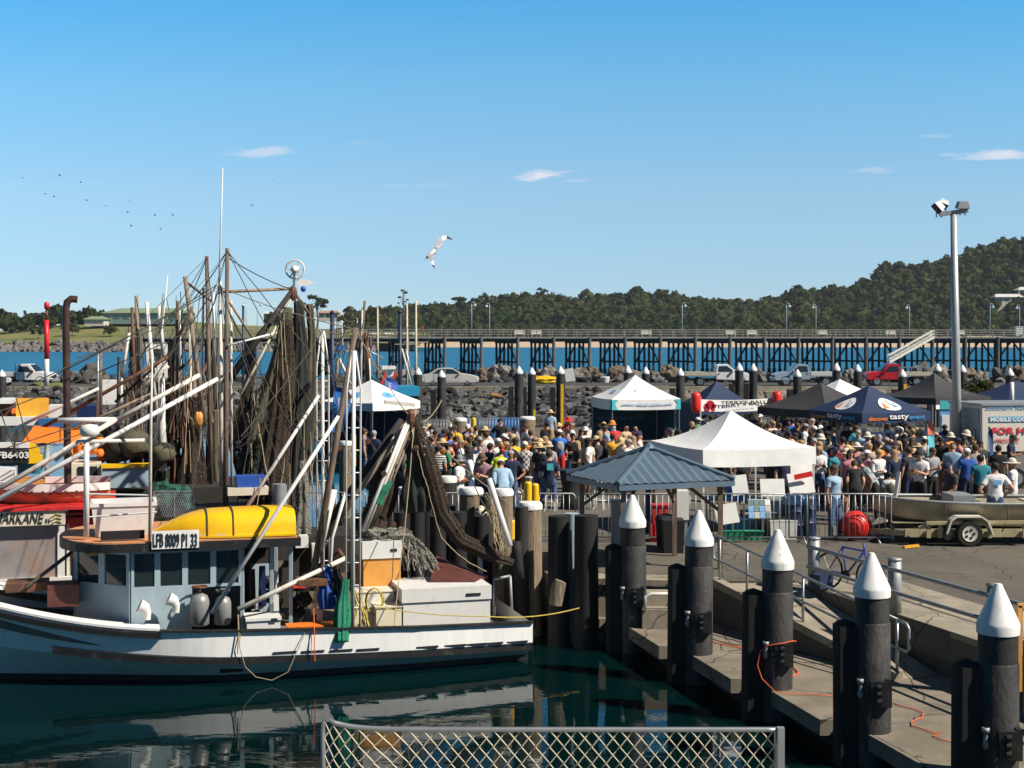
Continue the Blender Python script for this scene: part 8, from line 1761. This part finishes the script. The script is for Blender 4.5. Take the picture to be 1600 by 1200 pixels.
def build_pose(pn):
    J = POSES[pn]; vs, fs = grow(J)
    nrm = [V(0, 0, 0) for _ in vs]
    for f in fs:
        n = (vs[f[1]]-vs[f[0]]).cross(vs[f[2]]-vs[f[0]])
        for i in f: nrm[i] += n
    nrm = [n.normalized() if n.length else V(0, 0, 1) for n in nrm]
    lab = [nearest_bone(sum((vs[i] for i in f), V(0, 0, 0))/len(f), J) for f in fs]
    fl = {f: l for f, l in zip(fs, lab)}
    def shirt(long_):
        def k(f):
            (a, b), t = fl[f]
            if (a, b) in (('pel', 'spi'), ('spi', 'che'), ('che', 'upc')) or b[1:] == 'sh': return True
            if (a, b) == ('upc', 'nec'): return t < .25
            if b[1:] == 'el': return long_ or t < .55
            if b[1:] == 'wr': return long_ and t < .92
            if b[1:] == 'hi': return t < .3
            return False
        return k
    def legs(kind):
        def k(f):
            (a, b), t = fl[f]
            if (a, b) == ('pel', 'spi'): return t < .35
            if b[1:] == 'hi': return True
            if b[1:] == 'kn': return kind == 'long' or t < .85
            if b[1:] == 'an': return kind == 'long' and t < .96
            return False
        return k
    def shoes(f): (a, b), t = fl[f]; return b[1:] == 'to' or (b[1:] == 'an' and t > .9)
    mb = MB(); mb.v = [tuple(v) for v in vs]; mb.f = list(fs); mb.m = [0]*len(fs)
    for s, k in (('l', 1), ('r', -1)):
        h, w_ = J[s+'ha'], J[s+'wr']; d = (h-w_).normalized(); sd = V(0, 1, 0) if abs(d.y) < .6 else V(0, 0, 1); sd = (sd-d*sd.dot(d)).normalized(); cu = d.cross(sd)*k
        for i, L_ in enumerate((.062, .075, .07, .055)):
            o = h+d*.012+sd*(.026-.0175*i)*-1; mb.tube([o, o+d*L_*.5, o+d*L_*.85+cu*.014, o+d*L_+cu*.03], [.009, .0085, .0075, .005], 5)
        o = w_.lerp(h, .55)-sd*.03; mb.tube([o, o-sd*.03+d*.02, o-sd*.035+d*.05], [.011, .0095, .006], 5)
    c, up, f_, x = head_frame(J)
    mb.tube([c+f_*.085+up*.012, c+f_*.108-up*.022, c+f_*.088-up*.03], [.010, .014, .008], 5)
    for s in (-1, 1): mb.lathe([(.0, -.006), (.022, -.005), (.02, .005), (.0, .006)], c+x*s*.078-f_*.012-up*.005, 7, x, sq=1)
    mb.mi(1)
    for s in (-1, 1): mb.lathe([(.0, -.004), (.011, -.003), (.011, .003), (.0, .004)], c+x*s*.031+f_*.093+up*.014, 7, f_)
    mb.box(c+f_*.087-up*.055, (.045, .006, .008)); 
    PM[(pn, 'body')] = mesh_of('person', mb.v, mb.f, mb.m, 2); PM[(pn, 'body')].materials[1] = M['blackpaint']
    for k, fn, off in (('tee', shirt(False), .016), ('longsleeve', shirt(True), .016), ('shorts', legs('short'), .015), ('long', legs('long'), .013), ('shoes', shoes, .008)):
        PM[(pn, k)] = mesh_of(k, *part_faces(vs, fs, nrm, fn, off))
    def shell(rs, ctr, lo, face=True, n=14, m=9, longback=0):
        b = MB(); rings = []
        for j in range(m+1):
            a = math.pi*(.02+(lo-.02)*j/m); rings.append([ctr+(x*math.cos(t)*rs[0]+f_*math.sin(t)*rs[1])*math.sin(a)+up*math.cos(a)*rs[2] for t in [2*math.pi*i/n for i in range(n)]])
        b.loft(rings, True); return b
    cc = c+up*.018-f_*.006
    hb = shell((.089, .107, .10), cc-f_*.012, .50); 
    bk = MB(); bk.loft([[cc+up*z_+x*math.cos(t)*r1-f_*(math.sin(t)*r2+.012) for t in [math.pi*(-.02+1.04*i/10) for i in range(11)]] for z_, r1, r2 in ((.02, .09, .108), (-.03, .086, .102), (-.07, .07, .085))], False, False)
    hs = MB().merge(hb).merge(bk); PM[(pn, 'short hair')] = mesh_of('hair', hs.v, hs.f)
    lh = MB().merge(hb); lh.loft([[cc+up*z_+x*math.cos(t)*r1-f_*(math.sin(t)*r2+o_) for t in [math.pi*(-.06+1.12*i/10) for i in range(11)]] for z_, r1, r2, o_ in ((.03, .092, .11, .01), (-.06, .098, .105, .012), (-.15, .11, .085, .03), (-.26, .115, .07, .05), (-.36, .085, .05, .06))], False, False)
    PM[(pn, 'long hair')] = mesh_of('hair', lh.v, lh.f)
    cap = shell((.098, .115, .105), cc+up*.012, .48); cap.extrude([cc+up*.018+f_*.10+x*.07, cc+up*.018+f_*.10-x*.07, cc+up*.0+f_*.185-x*.05, cc+up*.0+f_*.185+x*.05], up*.008)
    PM[(pn, 'cap')] = mesh_of('cap', cap.v, cap.f)
    def brim(r, dz):
        b = shell((.098, .114, .115), cc+up*.012, .5); n = 18
        b.loft([[cc+up*(.012+dz*k)+(x*math.cos(t)*.9+f_*math.sin(t))*(.095+(r-.095)*k) for t in [2*math.pi*i/n for i in range(n)]] for k in (0, .5, 1)], False)
        b.loft([[cc+up*(.022+dz*k)+(x*math.cos(t)*.9+f_*math.sin(t))*(.095+(r-.095)*k) for t in [2*math.pi*i/n for i in range(n)]] for k in (0, .5, 1)], False); return b
    b = brim(.21, -.02); PM[(pn, 'wide hat')] = mesh_of('hat', b.v, b.f)
    b = brim(.155, -.05); PM[(pn, 'bucket hat')] = mesh_of('hat', b.v, b.f)
for pn in POSES: build_pose(pn)
CLOTH = {'white': (.72, .72, .72), 'off white': (.66, .60, .50), 'black': (.012, .012, .014), 'charcoal': (.035, .035, .04), 'grey': (.30, .31, .33), 'navy': (.012, .02, .06), 'blue': (.02, .10, .40), 'bright blue': (.02, .16, .62), 'light blue': (.30, .45, .60), 'teal': (.02, .22, .28), 'red': (.60, .03, .03), 'maroon': (.20, .015, .03), 'pink': (.60, .26, .28), 'yellow': (.75, .42, .03), 'lime yellow': (.62, .75, .04), 'orange': (.70, .25, .04), 'olive': (.12, .11, .06), 'green': (.03, .22, .10), 'beige': (.50, .38, .26), 'brown': (.12, .07, .045), 'purple': (.10, .06, .22), 'denim': (.06, .11, .22), 'khaki': (.32, .26, .17)}
for k, c in CLOTH.items(): MATS['cloth '+k] = mat('cloth '+k, c, .85, var=.12, scale=14, bump=.25, bscale=10)
HAIRC = {'dark': (.018, .013, .010), 'brown': (.07, .04, .022), 'blond': (.36, .24, .12), 'grey': (.34, .33, .32), 'white': (.62, .60, .57), 'ginger': (.30, .11, .035), 'straw': (.58, .43, .22)}
for k, c in HAIRC.items(): mat('hair '+k, c, .8, var=.2, scale=30)
def check_mat(name, a, b_, sc_=9, stripes=False):
    m, nt, b = new_mat(name); N = nt.nodes; L = nt.links; tc = N.new('ShaderNodeTexCoord')
    if stripes:
        t = N.new('ShaderNodeTexWave'); t.bands_direction = 'Z'; t.inputs['Scale'].default_value = sc_; L.new(tc.outputs['Object'], t.inputs['Vector']); f = t.outputs['Fac']
        g = N.new('ShaderNodeMath'); g.operation = 'GREATER_THAN'; g.inputs[1].default_value = .5; L.new(f, g.inputs[0]); f = g.outputs[0]
    else:
        t = N.new('ShaderNodeTexChecker'); t.inputs['Scale'].default_value = sc_; L.new(tc.outputs['Object'], t.inputs['Vector']); f = t.outputs['Fac']
    mx = N.new('ShaderNodeMix'); mx.data_type = 'RGBA'; L.new(f, mx.inputs['Factor']); mx.inputs[6].default_value = (*a, 1); mx.inputs[7].default_value = (*b_, 1)
    L.new(mx.outputs[2], b.inputs['Base Color']); b.inputs['Roughness'].default_value = .85; MATS['cloth '+name] = m
check_mat('grey and white chequered', (.62, .60, .58), (.10, .10, .11), 13); check_mat('pink chequered', (.42, .24, .27), (.20, .13, .18), 30); check_mat('red and white striped', (.65, .04, .06), (.70, .66, .64), 3.2, True); check_mat('black and white striped', (.65, .65, .65), (.02, .02, .03), 5, True); check_mat('red tie dyed', (.60, .05, .09), (.66, .40, .46), 6, True); check_mat('grey blue patterned', (.30, .38, .42), (.13, .16, .15), 8); check_mat('yellow and green', (.75, .5, .02), (.02, .30, .10), 4)
used_labels = set(); PEOPLE = []
def clothm(n): return MATS['cloth '+n]
def add_part(name, me, m, root):
    o = bpy.data.objects.new(name, me); COL.objects.link(o); o.parent = root
    o.material_slots[0].link = 'OBJECT'; o.material_slots[0].material = m
    return o
def near_what(px, py):
    if px < 642: return 'by the white marquee with pale blue logos'
    if px < 722: return 'right beside the brown draped net' if py > 676 else 'at the back, right of the brown draped net'
    if px < 805: return 'behind the timber wharf piles' if py > 702 else ('in front of the blue mesh screens' if py > 668 else 'at the back barrier by the blue mesh screens')
    if px < 905: return 'near the yellow bollard pair' if py > 688 else 'below the black marina piles with yellow boards'
    if px < 1000: return 'before the white and teal marquee' if py > 676 else 'under the edge of the white and teal marquee'
    if px < 1078: return 'at the right leg of the white and teal marquee'
    if px < 1150: return 'under the lettered banner'
    if px < 1262: return 'behind the slope of the plain white marquee'
    if px < 1352: return 'behind the big red buoy' if py > 706 else 'in front of the charcoal marquee'
    if px < 1442: return 'near the bow of the aluminium workboat' if py > 714 else 'in front of the marquee with round logos'
    if px < 1500: return 'by the foot of the floodlight pole' if py < 705 else 'behind the grey box of the aluminium workboat'
    return 'behind the aluminium workboat at the right edge' if py > 706 else 'in front of the white coolroom'
POSE_W = dict(stand='standing', shift='standing easy', hips='hands on hips', phone='looking at a phone', photo='raising a camera', folded='arms folded', walk='walking', lean='bending forward', down='looking down', sit='seated on a stool')
def person(px, py, rz, shirt, pants, head, pn='stand', skin='skin', sleeve='tee', leg='long', h=1.0, who='person', extra='', force=False):
    """px, py: where the top of the head is in the picture; stands on the quay"""
    sc_ = h; zt_ = QZ+(1.72 if pn != 'sit' else 1.66)*sc_; Y = F*(HC-zt_)/(py-HYP)
    if pn == 'lean': Y = F*(HC-QZ-1.5*sc_)/(py-HYP)
    X = (px-CXP)/F*Y
    face = {0: 'facing the camera', 1: 'back turned', 2: 'turned left', 3: 'turned right'}[0 if abs(rz) < 45 else 1 if abs(rz) > 135 else (2 if rz < 0 else 3)]
    hk, hc = head
    hp = 'bald' if hk == 'bald' else (f'{hc} {hk}')
    cands = [f'{who} in {shirt} top, {hp}, {near_what(px, py)}', f'{who} in {shirt} top, {hp}, {face}, {near_what(px, py)}', f'{who} in {shirt} top, {hp}, {POSE_W[pn]}, {face}, {near_what(px, py)}', f'{who}, {shirt} top, {pants} {"shorts" if leg == "shorts" else "trousers"}, {hp}, {face}, {near_what(px, py)}']
    if extra: cands.insert(0, f'{who} in {shirt} top {extra}, {hp}, {near_what(px, py)}')
    lab = next((c for c in cands if c not in used_labels and len(c.replace(',', '').split()) <= 16), None)
    if lab is None: return None
    used_labels.add(lab)
    me = PM[(pn, 'body')]; o = bpy.data.objects.new('person', me); COL.objects.link(o)
    o.location = (X, Y, QZ); o.rotation_euler.z = R(rz); o.scale = (sc_*random.uniform(.96, 1.08), sc_, sc_)
    o.material_slots[0].link = 'OBJECT'; o.material_slots[0].material = M[skin]
    tag(o, lab, 'person', 'people in the market crowd')
    add_part('shirt', PM[(pn, sleeve)], clothm(shirt), o); add_part('shorts' if leg == 'shorts' else 'trousers', PM[(pn, leg)], clothm(pants), o)
    add_part('shoes', PM[(pn, 'shoes')], clothm('white' if random.random() < .3 else 'charcoal'), o)
    if hk != 'bald':
        hat = hk in ('cap', 'wide hat', 'bucket hat')
        m = (MATS['hair straw'] if hc == 'straw' else clothm(hc)) if hat else MATS['hair '+hc]
        add_part('hat' if hat else 'hair', PM[(pn, hk)], m, o)
        if hat: add_part('hair', PM[(pn, 'short hair')], MATS['hair '+random.choice(['dark', 'brown', 'grey', 'blond'])], o)
    if abs(rz) > 140 and pn in ('stand', 'shift') and random.random() < .22:
        b = MB(); b.blob((0, .19, 1.22), .15, random.randrange(99), .1, 2, (.95, .6, 1.25)); ORG[o.name] = V(0, 0, 0); b.build('backpack', clothm(random.choice(['charcoal', 'navy', 'olive', 'grey'])), o, True)
    PEOPLE.append((X, Y)); return o
SH, LH, CA, WH, BH = 'short hair', 'long hair', 'cap', 'wide hat', 'bucket hat'
T = 'skintan'
SPEC = [
 (782, 655, 0, 'black', 'charcoal', (SH, 'dark'), 'hips'), (860, 642, 170, 'light blue', 'denim', (WH, 'straw'), 'stand'), (887, 653, 20, 'red', 'denim', (WH, 'red'), 'phone'), (874, 673, 180, 'bright blue', 'red', (CA, 'white'), 'shift', T, 'tee', 'shorts'),
 (829, 673, 175, 'blue', 'black', (SH, 'brown'), 'stand'), (822, 664, -60, 'white', 'denim', (SH, 'brown'), 'folded'), (855, 660, 160, 'brown', 'black', (SH, 'dark')), (861, 671, 190, 'charcoal', 'black', (LH, 'blond')), (895, 678, 10, 'black', 'denim', (SH, 'dark'), 'folded'), (902, 690, -70, 'black', 'black', (LH, 'blond'), 'folded'),
 (914, 669, 60, 'white', 'khaki', (WH, 'white'), 'folded'), (820, 692, 185, 'grey and white chequered', 'black', (CA, 'white'), 'sit', 'skin', 'longsleeve'), (858, 705, 178, 'navy', 'denim', (SH, 'brown'), 'sit', 'skin', 'tee', 'long', 1.03), (843, 695, 150, 'black', 'denim', (WH, 'straw')), (857, 692, 200, 'grey', 'denim', (BH, 'straw')),
 (784, 695, 175, 'grey', 'denim', (SH, 'ginger')), (779, 687, -150, 'white', 'navy', (CA, 'white')), (797, 689, -30, 'black', 'black', (CA, 'black'), 'phone'), (776, 710, 160, 'lime yellow', 'navy', (CA, 'red'), 'lean'), (787, 727, 190, 'light blue', 'denim', (CA, 'white'), 'lean', 'skin', 'longsleeve'), (754, 710, -20, 'pink chequered', 'navy', (BH, 'brown'), 'phone'),
 (718, 714, 70, 'white', 'white', (BH, 'grey'), 'folded', T), (742, 690, 160, 'blue', 'denim', (SH, 'dark')), (766, 694, 130, 'navy', 'black', (SH, 'dark')), (760, 676, 200, 'white', 'black', (SH, 'brown')), (569, 671, 100, 'pink chequered', 'denim', (SH, 'brown')), (584, 674, 160, 'navy', 'denim', (SH, 'grey')), (612, 683, 80, 'white', 'charcoal', (SH, 'white')),
 (626, 660, 120, 'white', 'black', (SH, 'brown')), (680, 674, 40, 'red', 'black', (SH, 'dark')), (711, 682, 120, 'maroon', 'black', (SH, 'dark'), 'phone'), (717, 671, -160, 'off white', 'denim', (SH, 'brown')), (730, 664, 20, 'blue', 'black', (CA, 'white'), 'phone'), (744, 666, 150, 'white', 'navy', (SH, 'brown')), (728, 679, 170, 'orange', 'denim', (SH, 'blond')), (676, 682, 190, 'olive', 'black', (SH, 'brown')), (684, 697, 175, 'black and white striped', 'black', (SH, 'dark')), (700, 694, 100, 'green', 'black', (SH, 'dark'), 'folded'), (663, 668, 90, 'white', 'navy', (SH, 'grey')), (652, 690, 150, 'maroon', 'black', (SH, 'brown')),
 (934, 660, 30, 'light blue', 'khaki', (WH, 'white')), (934, 683, -120, 'charcoal', 'black', (WH, 'straw'), 'phone'), (945, 667, 130, 'light blue', 'navy', (CA, 'charcoal')), (956, 659, 100, 'blue', 'black', (BH, 'orange')), (966, 670, 200, 'red', 'black', (SH, 'grey'), 'lean'), (957, 679, 180, 'yellow', 'denim', (SH, 'dark'), 'shift', T), (973, 684, -40, 'off white', 'denim', (WH, 'straw'), 'down'), (1021, 643, 140, 'black', 'black', (SH, 'dark')), (1030, 667, 185, 'charcoal', 'denim', (LH, 'ginger')), (1012, 670, 20, 'pink', 'denim', (SH, 'blond'), 'stand', 'skin', 'tee', 'long', .75, 'child'),
 (1054, 643, 60, 'red and white striped', 'black', (SH, 'dark'), 'folded', T), (1071, 653, 170, 'grey', 'black', (SH, 'grey')), (1048, 682, 120, 'off white', 'khaki', (BH, 'off white'), 'lean'), (1090, 654, 60, 'green', 'denim', (CA, 'white')), (1111, 650, 190, 'white', 'denim', (SH, 'dark')), (1085, 667, -60, 'charcoal', 'black', (SH, 'brown')), (1081, 660, -120, 'beige', 'denim', (LH, 'blond')), (1126, 655, 100, 'black', 'black', (LH, 'dark')), (1176, 646, 0, 'purple', 'black', (CA, 'black')), (1188, 649, -30, 'olive', 'black', (CA, 'white')), (1208, 659, 30, 'off white', 'denim', (SH, 'blond')),
 (1226, 647, 160, 'blue', 'navy', (WH, 'white')), (1238, 655, 175, 'bright blue', 'black', (SH, 'dark')), (1246, 662, 110, 'black', 'denim', (SH, 'brown'), 'photo', T), (1218, 662, 170, 'denim', 'black', (SH, 'brown')), (1200, 662, 150, 'grey', 'black', (SH, 'brown')), (1258, 664, 70, 'white', 'navy', (CA, 'grey')),
 (1280, 652, 150, 'black', 'black', (WH, 'straw')), (1297, 656, 170, 'navy', 'black', (CA, 'purple')), (1302, 669, -100, 'denim', 'black', (SH, 'dark')), (1293, 683, 20, 'charcoal', 'black', (SH, 'dark'), 'phone', T), (1317, 684, 175, 'red tie dyed', 'white', (SH, 'dark'), 'shift', T), (1339, 694, 185, 'pink', 'grey', (WH, 'off white')), (1341, 673, -40, 'light blue', 'denim', (SH, 'grey')), (1350, 671, 170, 'white', 'denim', (CA, 'white')), (1366, 683, 165, 'beige', 'denim', (LH, 'brown'), 'photo'), (1385, 685, 40, 'black', 'black', (SH, 'grey'), 'photo'), (1387, 699, 180, 'black', 'denim', (CA, 'denim')), (1349, 714, 60, 'yellow and green', 'green', (CA, 'black'), 'stand', T, 'tee', 'shorts', .72, 'child'), (1303, 728, 40, 'light blue', 'denim', (SH, 'brown'), 'shift', T), (1337, 728, 170, 'black', 'black', (CA, 'charcoal'), 'lean'), (1369, 724, -110, 'grey blue patterned', 'black', (CA, 'navy'), 'lean'), (1389, 738, 180, 'white', 'white', (SH, 'dark'), 'stand', T, 'tee', 'long', .78, 'child'), (1413, 687, 170, 'black', 'black', (LH, 'dark')), (1424, 685, 120, 'navy', 'navy', (LH, 'brown'), 'phone', T, 'tee', 'shorts'), (1272, 686, -50, 'grey', 'navy', (SH, 'grey')), (1325, 662, -20, 'black', 'black', (SH, 'dark')), (1310, 660, 40, 'charcoal', 'navy', (SH, 'blond')),
 (1437, 673, 150, 'white', 'black', (WH, 'straw')), (1445, 684, 170, 'white', 'black', (CA, 'white'), 'shift'), (1470, 683, -20, 'black', 'khaki', (CA, 'black'), 'down', T, 'tee', 'shorts'), (1477, 673, 150, 'white', 'white', (SH, 'dark'), 'stand', T), (1490, 661, 180, 'navy', 'navy', (SH, 'dark'), 'stand', 'skinbrown', 'tee', 'long', 1.08), (1506, 684, 10, 'olive', 'black', (LH, 'dark'), 'folded', T), (1518, 683, -10, 'grey', 'black', (SH, 'brown'), 'stand', T), (1531, 689, 15, 'charcoal', 'black', (LH, 'dark'), 'stand', T), (1549, 670, 160, 'navy', 'black', (CA, 'navy'), 'stand', T), (1580, 681, 60, 'navy', 'black', (CA, 'black'), 'phone', T), (1511, 703, 180, 'blue', 'navy', (CA, 'white')), (1532, 712, 178, 'teal', 'black', (SH, 'dark')), (1560, 697, 170, 'black', 'black', (SH, 'dark')), (1485, 724, -70, 'charcoal', 'denim', (CA, 'navy'), 'down', T), (1555, 724, 180, 'white', 'denim', (SH, 'dark'), 'hips', 'skin', 'tee', 'long', 1.04), (1582, 719, -120, 'white', 'white', (WH, 'off white'), 'stand', T), (1420, 700, 200, 'charcoal', 'navy', (SH, 'brown')), (1398, 676, 20, 'black', 'black', (LH, 'dark')), (1456, 700, 20, 'grey', 'black', (SH, 'brown'), 'phone'),
 (1130, 700, 160, 'black', 'khaki', (SH, 'dark'), 'stand', T, 'tee', 'shorts'), (1160, 705, 150, 'charcoal', 'black', (SH, 'brown'), 'lean'), (1225, 706, 20, 'navy', 'black', (SH, 'dark'), 'stand'), (1195, 700, 170, 'grey', 'denim', (SH, 'brown'), 'stand'), (1228, 640, 20, 'black', 'black', (SH, 'dark')),
]
for s_ in SPEC: person(*s_)
rg = random.Random(5)
cl_k = ['white', 'black', 'charcoal', 'grey', 'navy', 'blue', 'light blue', 'red', 'off white', 'teal', 'pink', 'olive', 'maroon', 'beige', 'black', 'white', 'white', 'off white', 'light blue', 'yellow', 'orange', 'green', 'bright blue', 'pink', 'grey and white chequered', 'pink chequered', 'red and white striped', 'black and white striped']
tries = 0; count = 0
while count < 168 and tries < 24000:
    tries += 1
    zone = rg.choice([(645, 800, 664, 706), (645, 760, 664, 690), (800, 1000, 660, 690), (1040, 1140, 652, 672), (1200, 1300, 652, 690), (1270, 1440, 656, 700), (1400, 1530, 664, 700), (1300, 1440, 690, 706)])
    px, py = rg.uniform(zone[0], zone[1]), rg.uniform(zone[2], zone[3])
    Y = F*(HC-QZ-1.72)/(py-HYP); X = (px-CXP)/F*Y
    if any((X-a)**2+((Y-b_)*.8)**2 < .17 for a, b_ in PEOPLE): continue
    if any(abs(px-q[0]) < 5 and -14 < q[1]-py < 6 for q in SPEC): continue
    hd_ = rg.choice([(SH, 'dark'), (SH, 'brown'), (SH, 'grey'), (LH, 'dark'), (LH, 'brown'), (LH, 'blond'), (CA, 'white'), (CA, 'navy'), (CA, 'black'), (WH, 'straw'), (BH, 'off white'), (SH, 'blond'), ('bald', '')])
    if person(px, py, rg.choice([0, 20, -30, 40, -50, 60, 160, 180, 200, 90, -90, 130, -130]), rg.choice(cl_k), rg.choice(['denim', 'black', 'navy', 'khaki', 'charcoal']), hd_, rg.choice(['stand', 'stand', 'shift', 'phone', 'folded', 'hips', 'walk', 'down']), rg.choice(['skin', T, 'skin', 'skinbrown']), rg.choice(['tee', 'tee', 'longsleeve']), rg.choice(['long', 'long', 'shorts']), rg.uniform(.93, 1.05)): count += 1
for o in [o for o in COL.objects if o.name.startswith('person')]:
    if o['label'].startswith('person in white top, dark short hair, behind the aluminium workboat'):
        pr = MB(); pr.box((0, .15, 1.31), (.17, .008, .10)); ORG[o.name] = V(0, 0, 0); p_ = pr.build('back_print', M['skyprint'], o)
    if o['label'].startswith('person in navy top, brown short hair') and 'bollard' in o['label']:
        pr = MB(); pr.box((-.03, .145, 1.27), (.16, .008, .17)); ORG[o.name] = V(0, 0, 0); pr.build('back_print', M['aqua'], o)
for px, lab, sh in ((660, 'person in red on the jetty beside the parked cars', 'red'), (970, 'tiny dark clad person walking on the jetty above the white and teal marquee', 'black'), (1457, 'tiny person in dark clothes at the top of the jetty stair', 'charcoal')):
    p = jp(js(px, 2), 2, JZ+.14); o = bpy.data.objects.new('person', PM[('walk', 'body')]); COL.objects.link(o); o.location = p; o.rotation_euler.z = R(90)
    o.material_slots[0].link = 'OBJECT'; o.material_slots[0].material = M['skin']; tag(o, lab, 'person')
    add_part('shirt', PM[('walk', 'longsleeve')], clothm(sh), o); add_part('trousers', PM[('walk', 'long')], clothm('charcoal'), o); add_part('hair', PM[('walk', 'short hair')], MATS['hair dark'], o)
p = at(1268, 640, 66); o = bpy.data.objects.new('person', PM[('stand', 'body')]); COL.objects.link(o); o.location = (at(1216, 0, 62).x, 62, QZ); o.rotation_euler.z = R(20); o.scale = (1.1, 1.1, 1.08); o.material_slots[0].link = 'OBJECT'; o.material_slots[0].material = M['skinbrown']
tag(o, 'tall person all in black standing at the right float of the lettered banner', 'person'); add_part('shirt', PM[('stand', 'longsleeve')], clothm('black'), o); add_part('trousers', PM[('stand', 'long')], clothm('black'), o); add_part('hair', PM[('stand', 'short hair')], MATS['hair dark'], o)
def gull():
    g = thing('gull', 'white and grey gull banking with wings spread against the blue sky', 'gull', at(679, 392, 30)); c = at(676, 394, 30)
    ax = V(-.62, -.3, -.62).normalized(); mb = MB()
    q = [c-ax*.19, c-ax*.12, c, c+ax*.09, c+ax*.125, c+ax*.16, c+ax*.19]
    mb.tube(q, [.01, .03, .05, .042, .032, .036, .012], 10).build('body', M['bird'], g, True)
    MB().tube([c+ax*.185, c+ax*.225-V(0, 0, .01)], [.011, .003], 6).build('beak', M['beak'], g)
    MB().extrude([c-ax*.15+V(.03, 0, -.02), c-ax*.29+V(.05, 0, .03), c-ax*.28-V(.06, 0, .03), c-ax*.15-V(.03, 0, .02)], (0, .008, 0)).build('tail', M['bird'], g)
    def wing(pts, chord, name):
        rings = []
        for (p, cdir, ch, th) in pts: p = Vector(p); cd = Vector(cdir).normalized(); rings.append([p+cd*ch*.5, p+V(0, -th, th), p-cd*ch*.5, p+V(0, th, -th)])
        n = len(rings); a = MB(); a.loft(rings[:n-2]); w_ = a.build('wing', M['birdgrey'], g, True, angle=60); b = MB(); b.loft(rings[n-3:n-1]); b.build('white_band', M['bird'], w_); d = MB(); d.loft(rings[n-2:]); d.build('dark_tip', M['birddark'], w_); return w_
    A = at(681, 388, 30); wing([(A, (-.7, 0, .7), .13, .010), (at(685, 379, 30.1), (-.6, 0, .6), .13, .010), (at(691, 372.5, 30.2), (-.3, 0, 1), .10, .008), (at(698, 370.5, 30.3), (0, 0, 1), .065, .006), (at(707, 374, 30.4), (.2, 0, 1), .015, .003)], 1, 'wing')
    A = at(674, 398, 29.9); wing([(A, (-.8, 0, .3), .12, .010), (at(673.5, 402, 29.7), (-.9, 0, .1), .11, .008), (at(674.5, 408, 29.5), (-1, 0, -.1), .085, .008), (at(676.5, 414, 29.4), (-1, 0, 0), .05, .005), (at(679, 419, 29.3), (-1, 0, 0), .012, .003)], 1, 'wing')
    MB().tube([c+ax*.02-V(0, 0, .05), c-ax*.1-V(0, 0, .08)], .01, 5).build('legs', M['beak'], g)
gull()
bt_ = None
for i, (px, py, k) in enumerate(((35, 278, 1.2), (93, 274, 1.3), (71, 303, .9), (84, 307, 1.2), (126, 285, 1), (135, 313, 1.1), (165, 322, 1), (202, 315, 1), (200, 332, 1.5), (205, 353, 1.3), (242, 336, 1.2), (251, 358, 1), (270, 336, 1.2), (394, 321, 1.4), (427, 281, 1))):
    b = MB(); W = .38*k
    b.add([(-W, 0, .12*k), (-W*.45, .06, .16*k), (0, .08, 0), (W*.45, .06, .16*k), (W, 0, .10*k), (W*.4, -.07, .12*k), (0, -.1, -.03), (-W*.4, -.07, .12*k)], [(0, 1, 7), (1, 2, 6, 7), (2, 3, 5, 6), (3, 4, 5)]); b.tube([(0, -.25*k, 0), (0, 0, -.02), (0, .2*k, 0)], [.03, .07*k, .02], 6)
    o = b.build('distant_bird', M['birddark'], None, org=(0, 0, 0)); o.location = at(px, py, 260); o.rotation_euler.z = R(40+i*23); tag(o, 'tiny dark bird of the loose flock high in the sky', 'bird', 'flock of distant birds')
cb_ = [o for o in COL.objects if o.name == 'silver_sedan'][0]
for i, (px, lab) in enumerate(((566, 'small far car parked at the beach, first right of the net masts'), (584, 'small far car parked at the beach, second right of the net masts'), (606, 'small far car parked at the beach left of the navy post'), (632, 'small far car parked at the beach between the yacht masts'), (644, 'small far car parked at the beach by the person in red'))):
    c = copy_tree(cb_, (at(px, 0, 600).x, 600, 6.4), R(20*i), lab, 'far cars parked behind the jetty')
solo(MB().box((at(605, 0, 600).x, 603, 5.9), (36, 8, 1.0)), 'car_park', M['grassfar'], 'low grassy car park bank behind the jetty', 'bank')
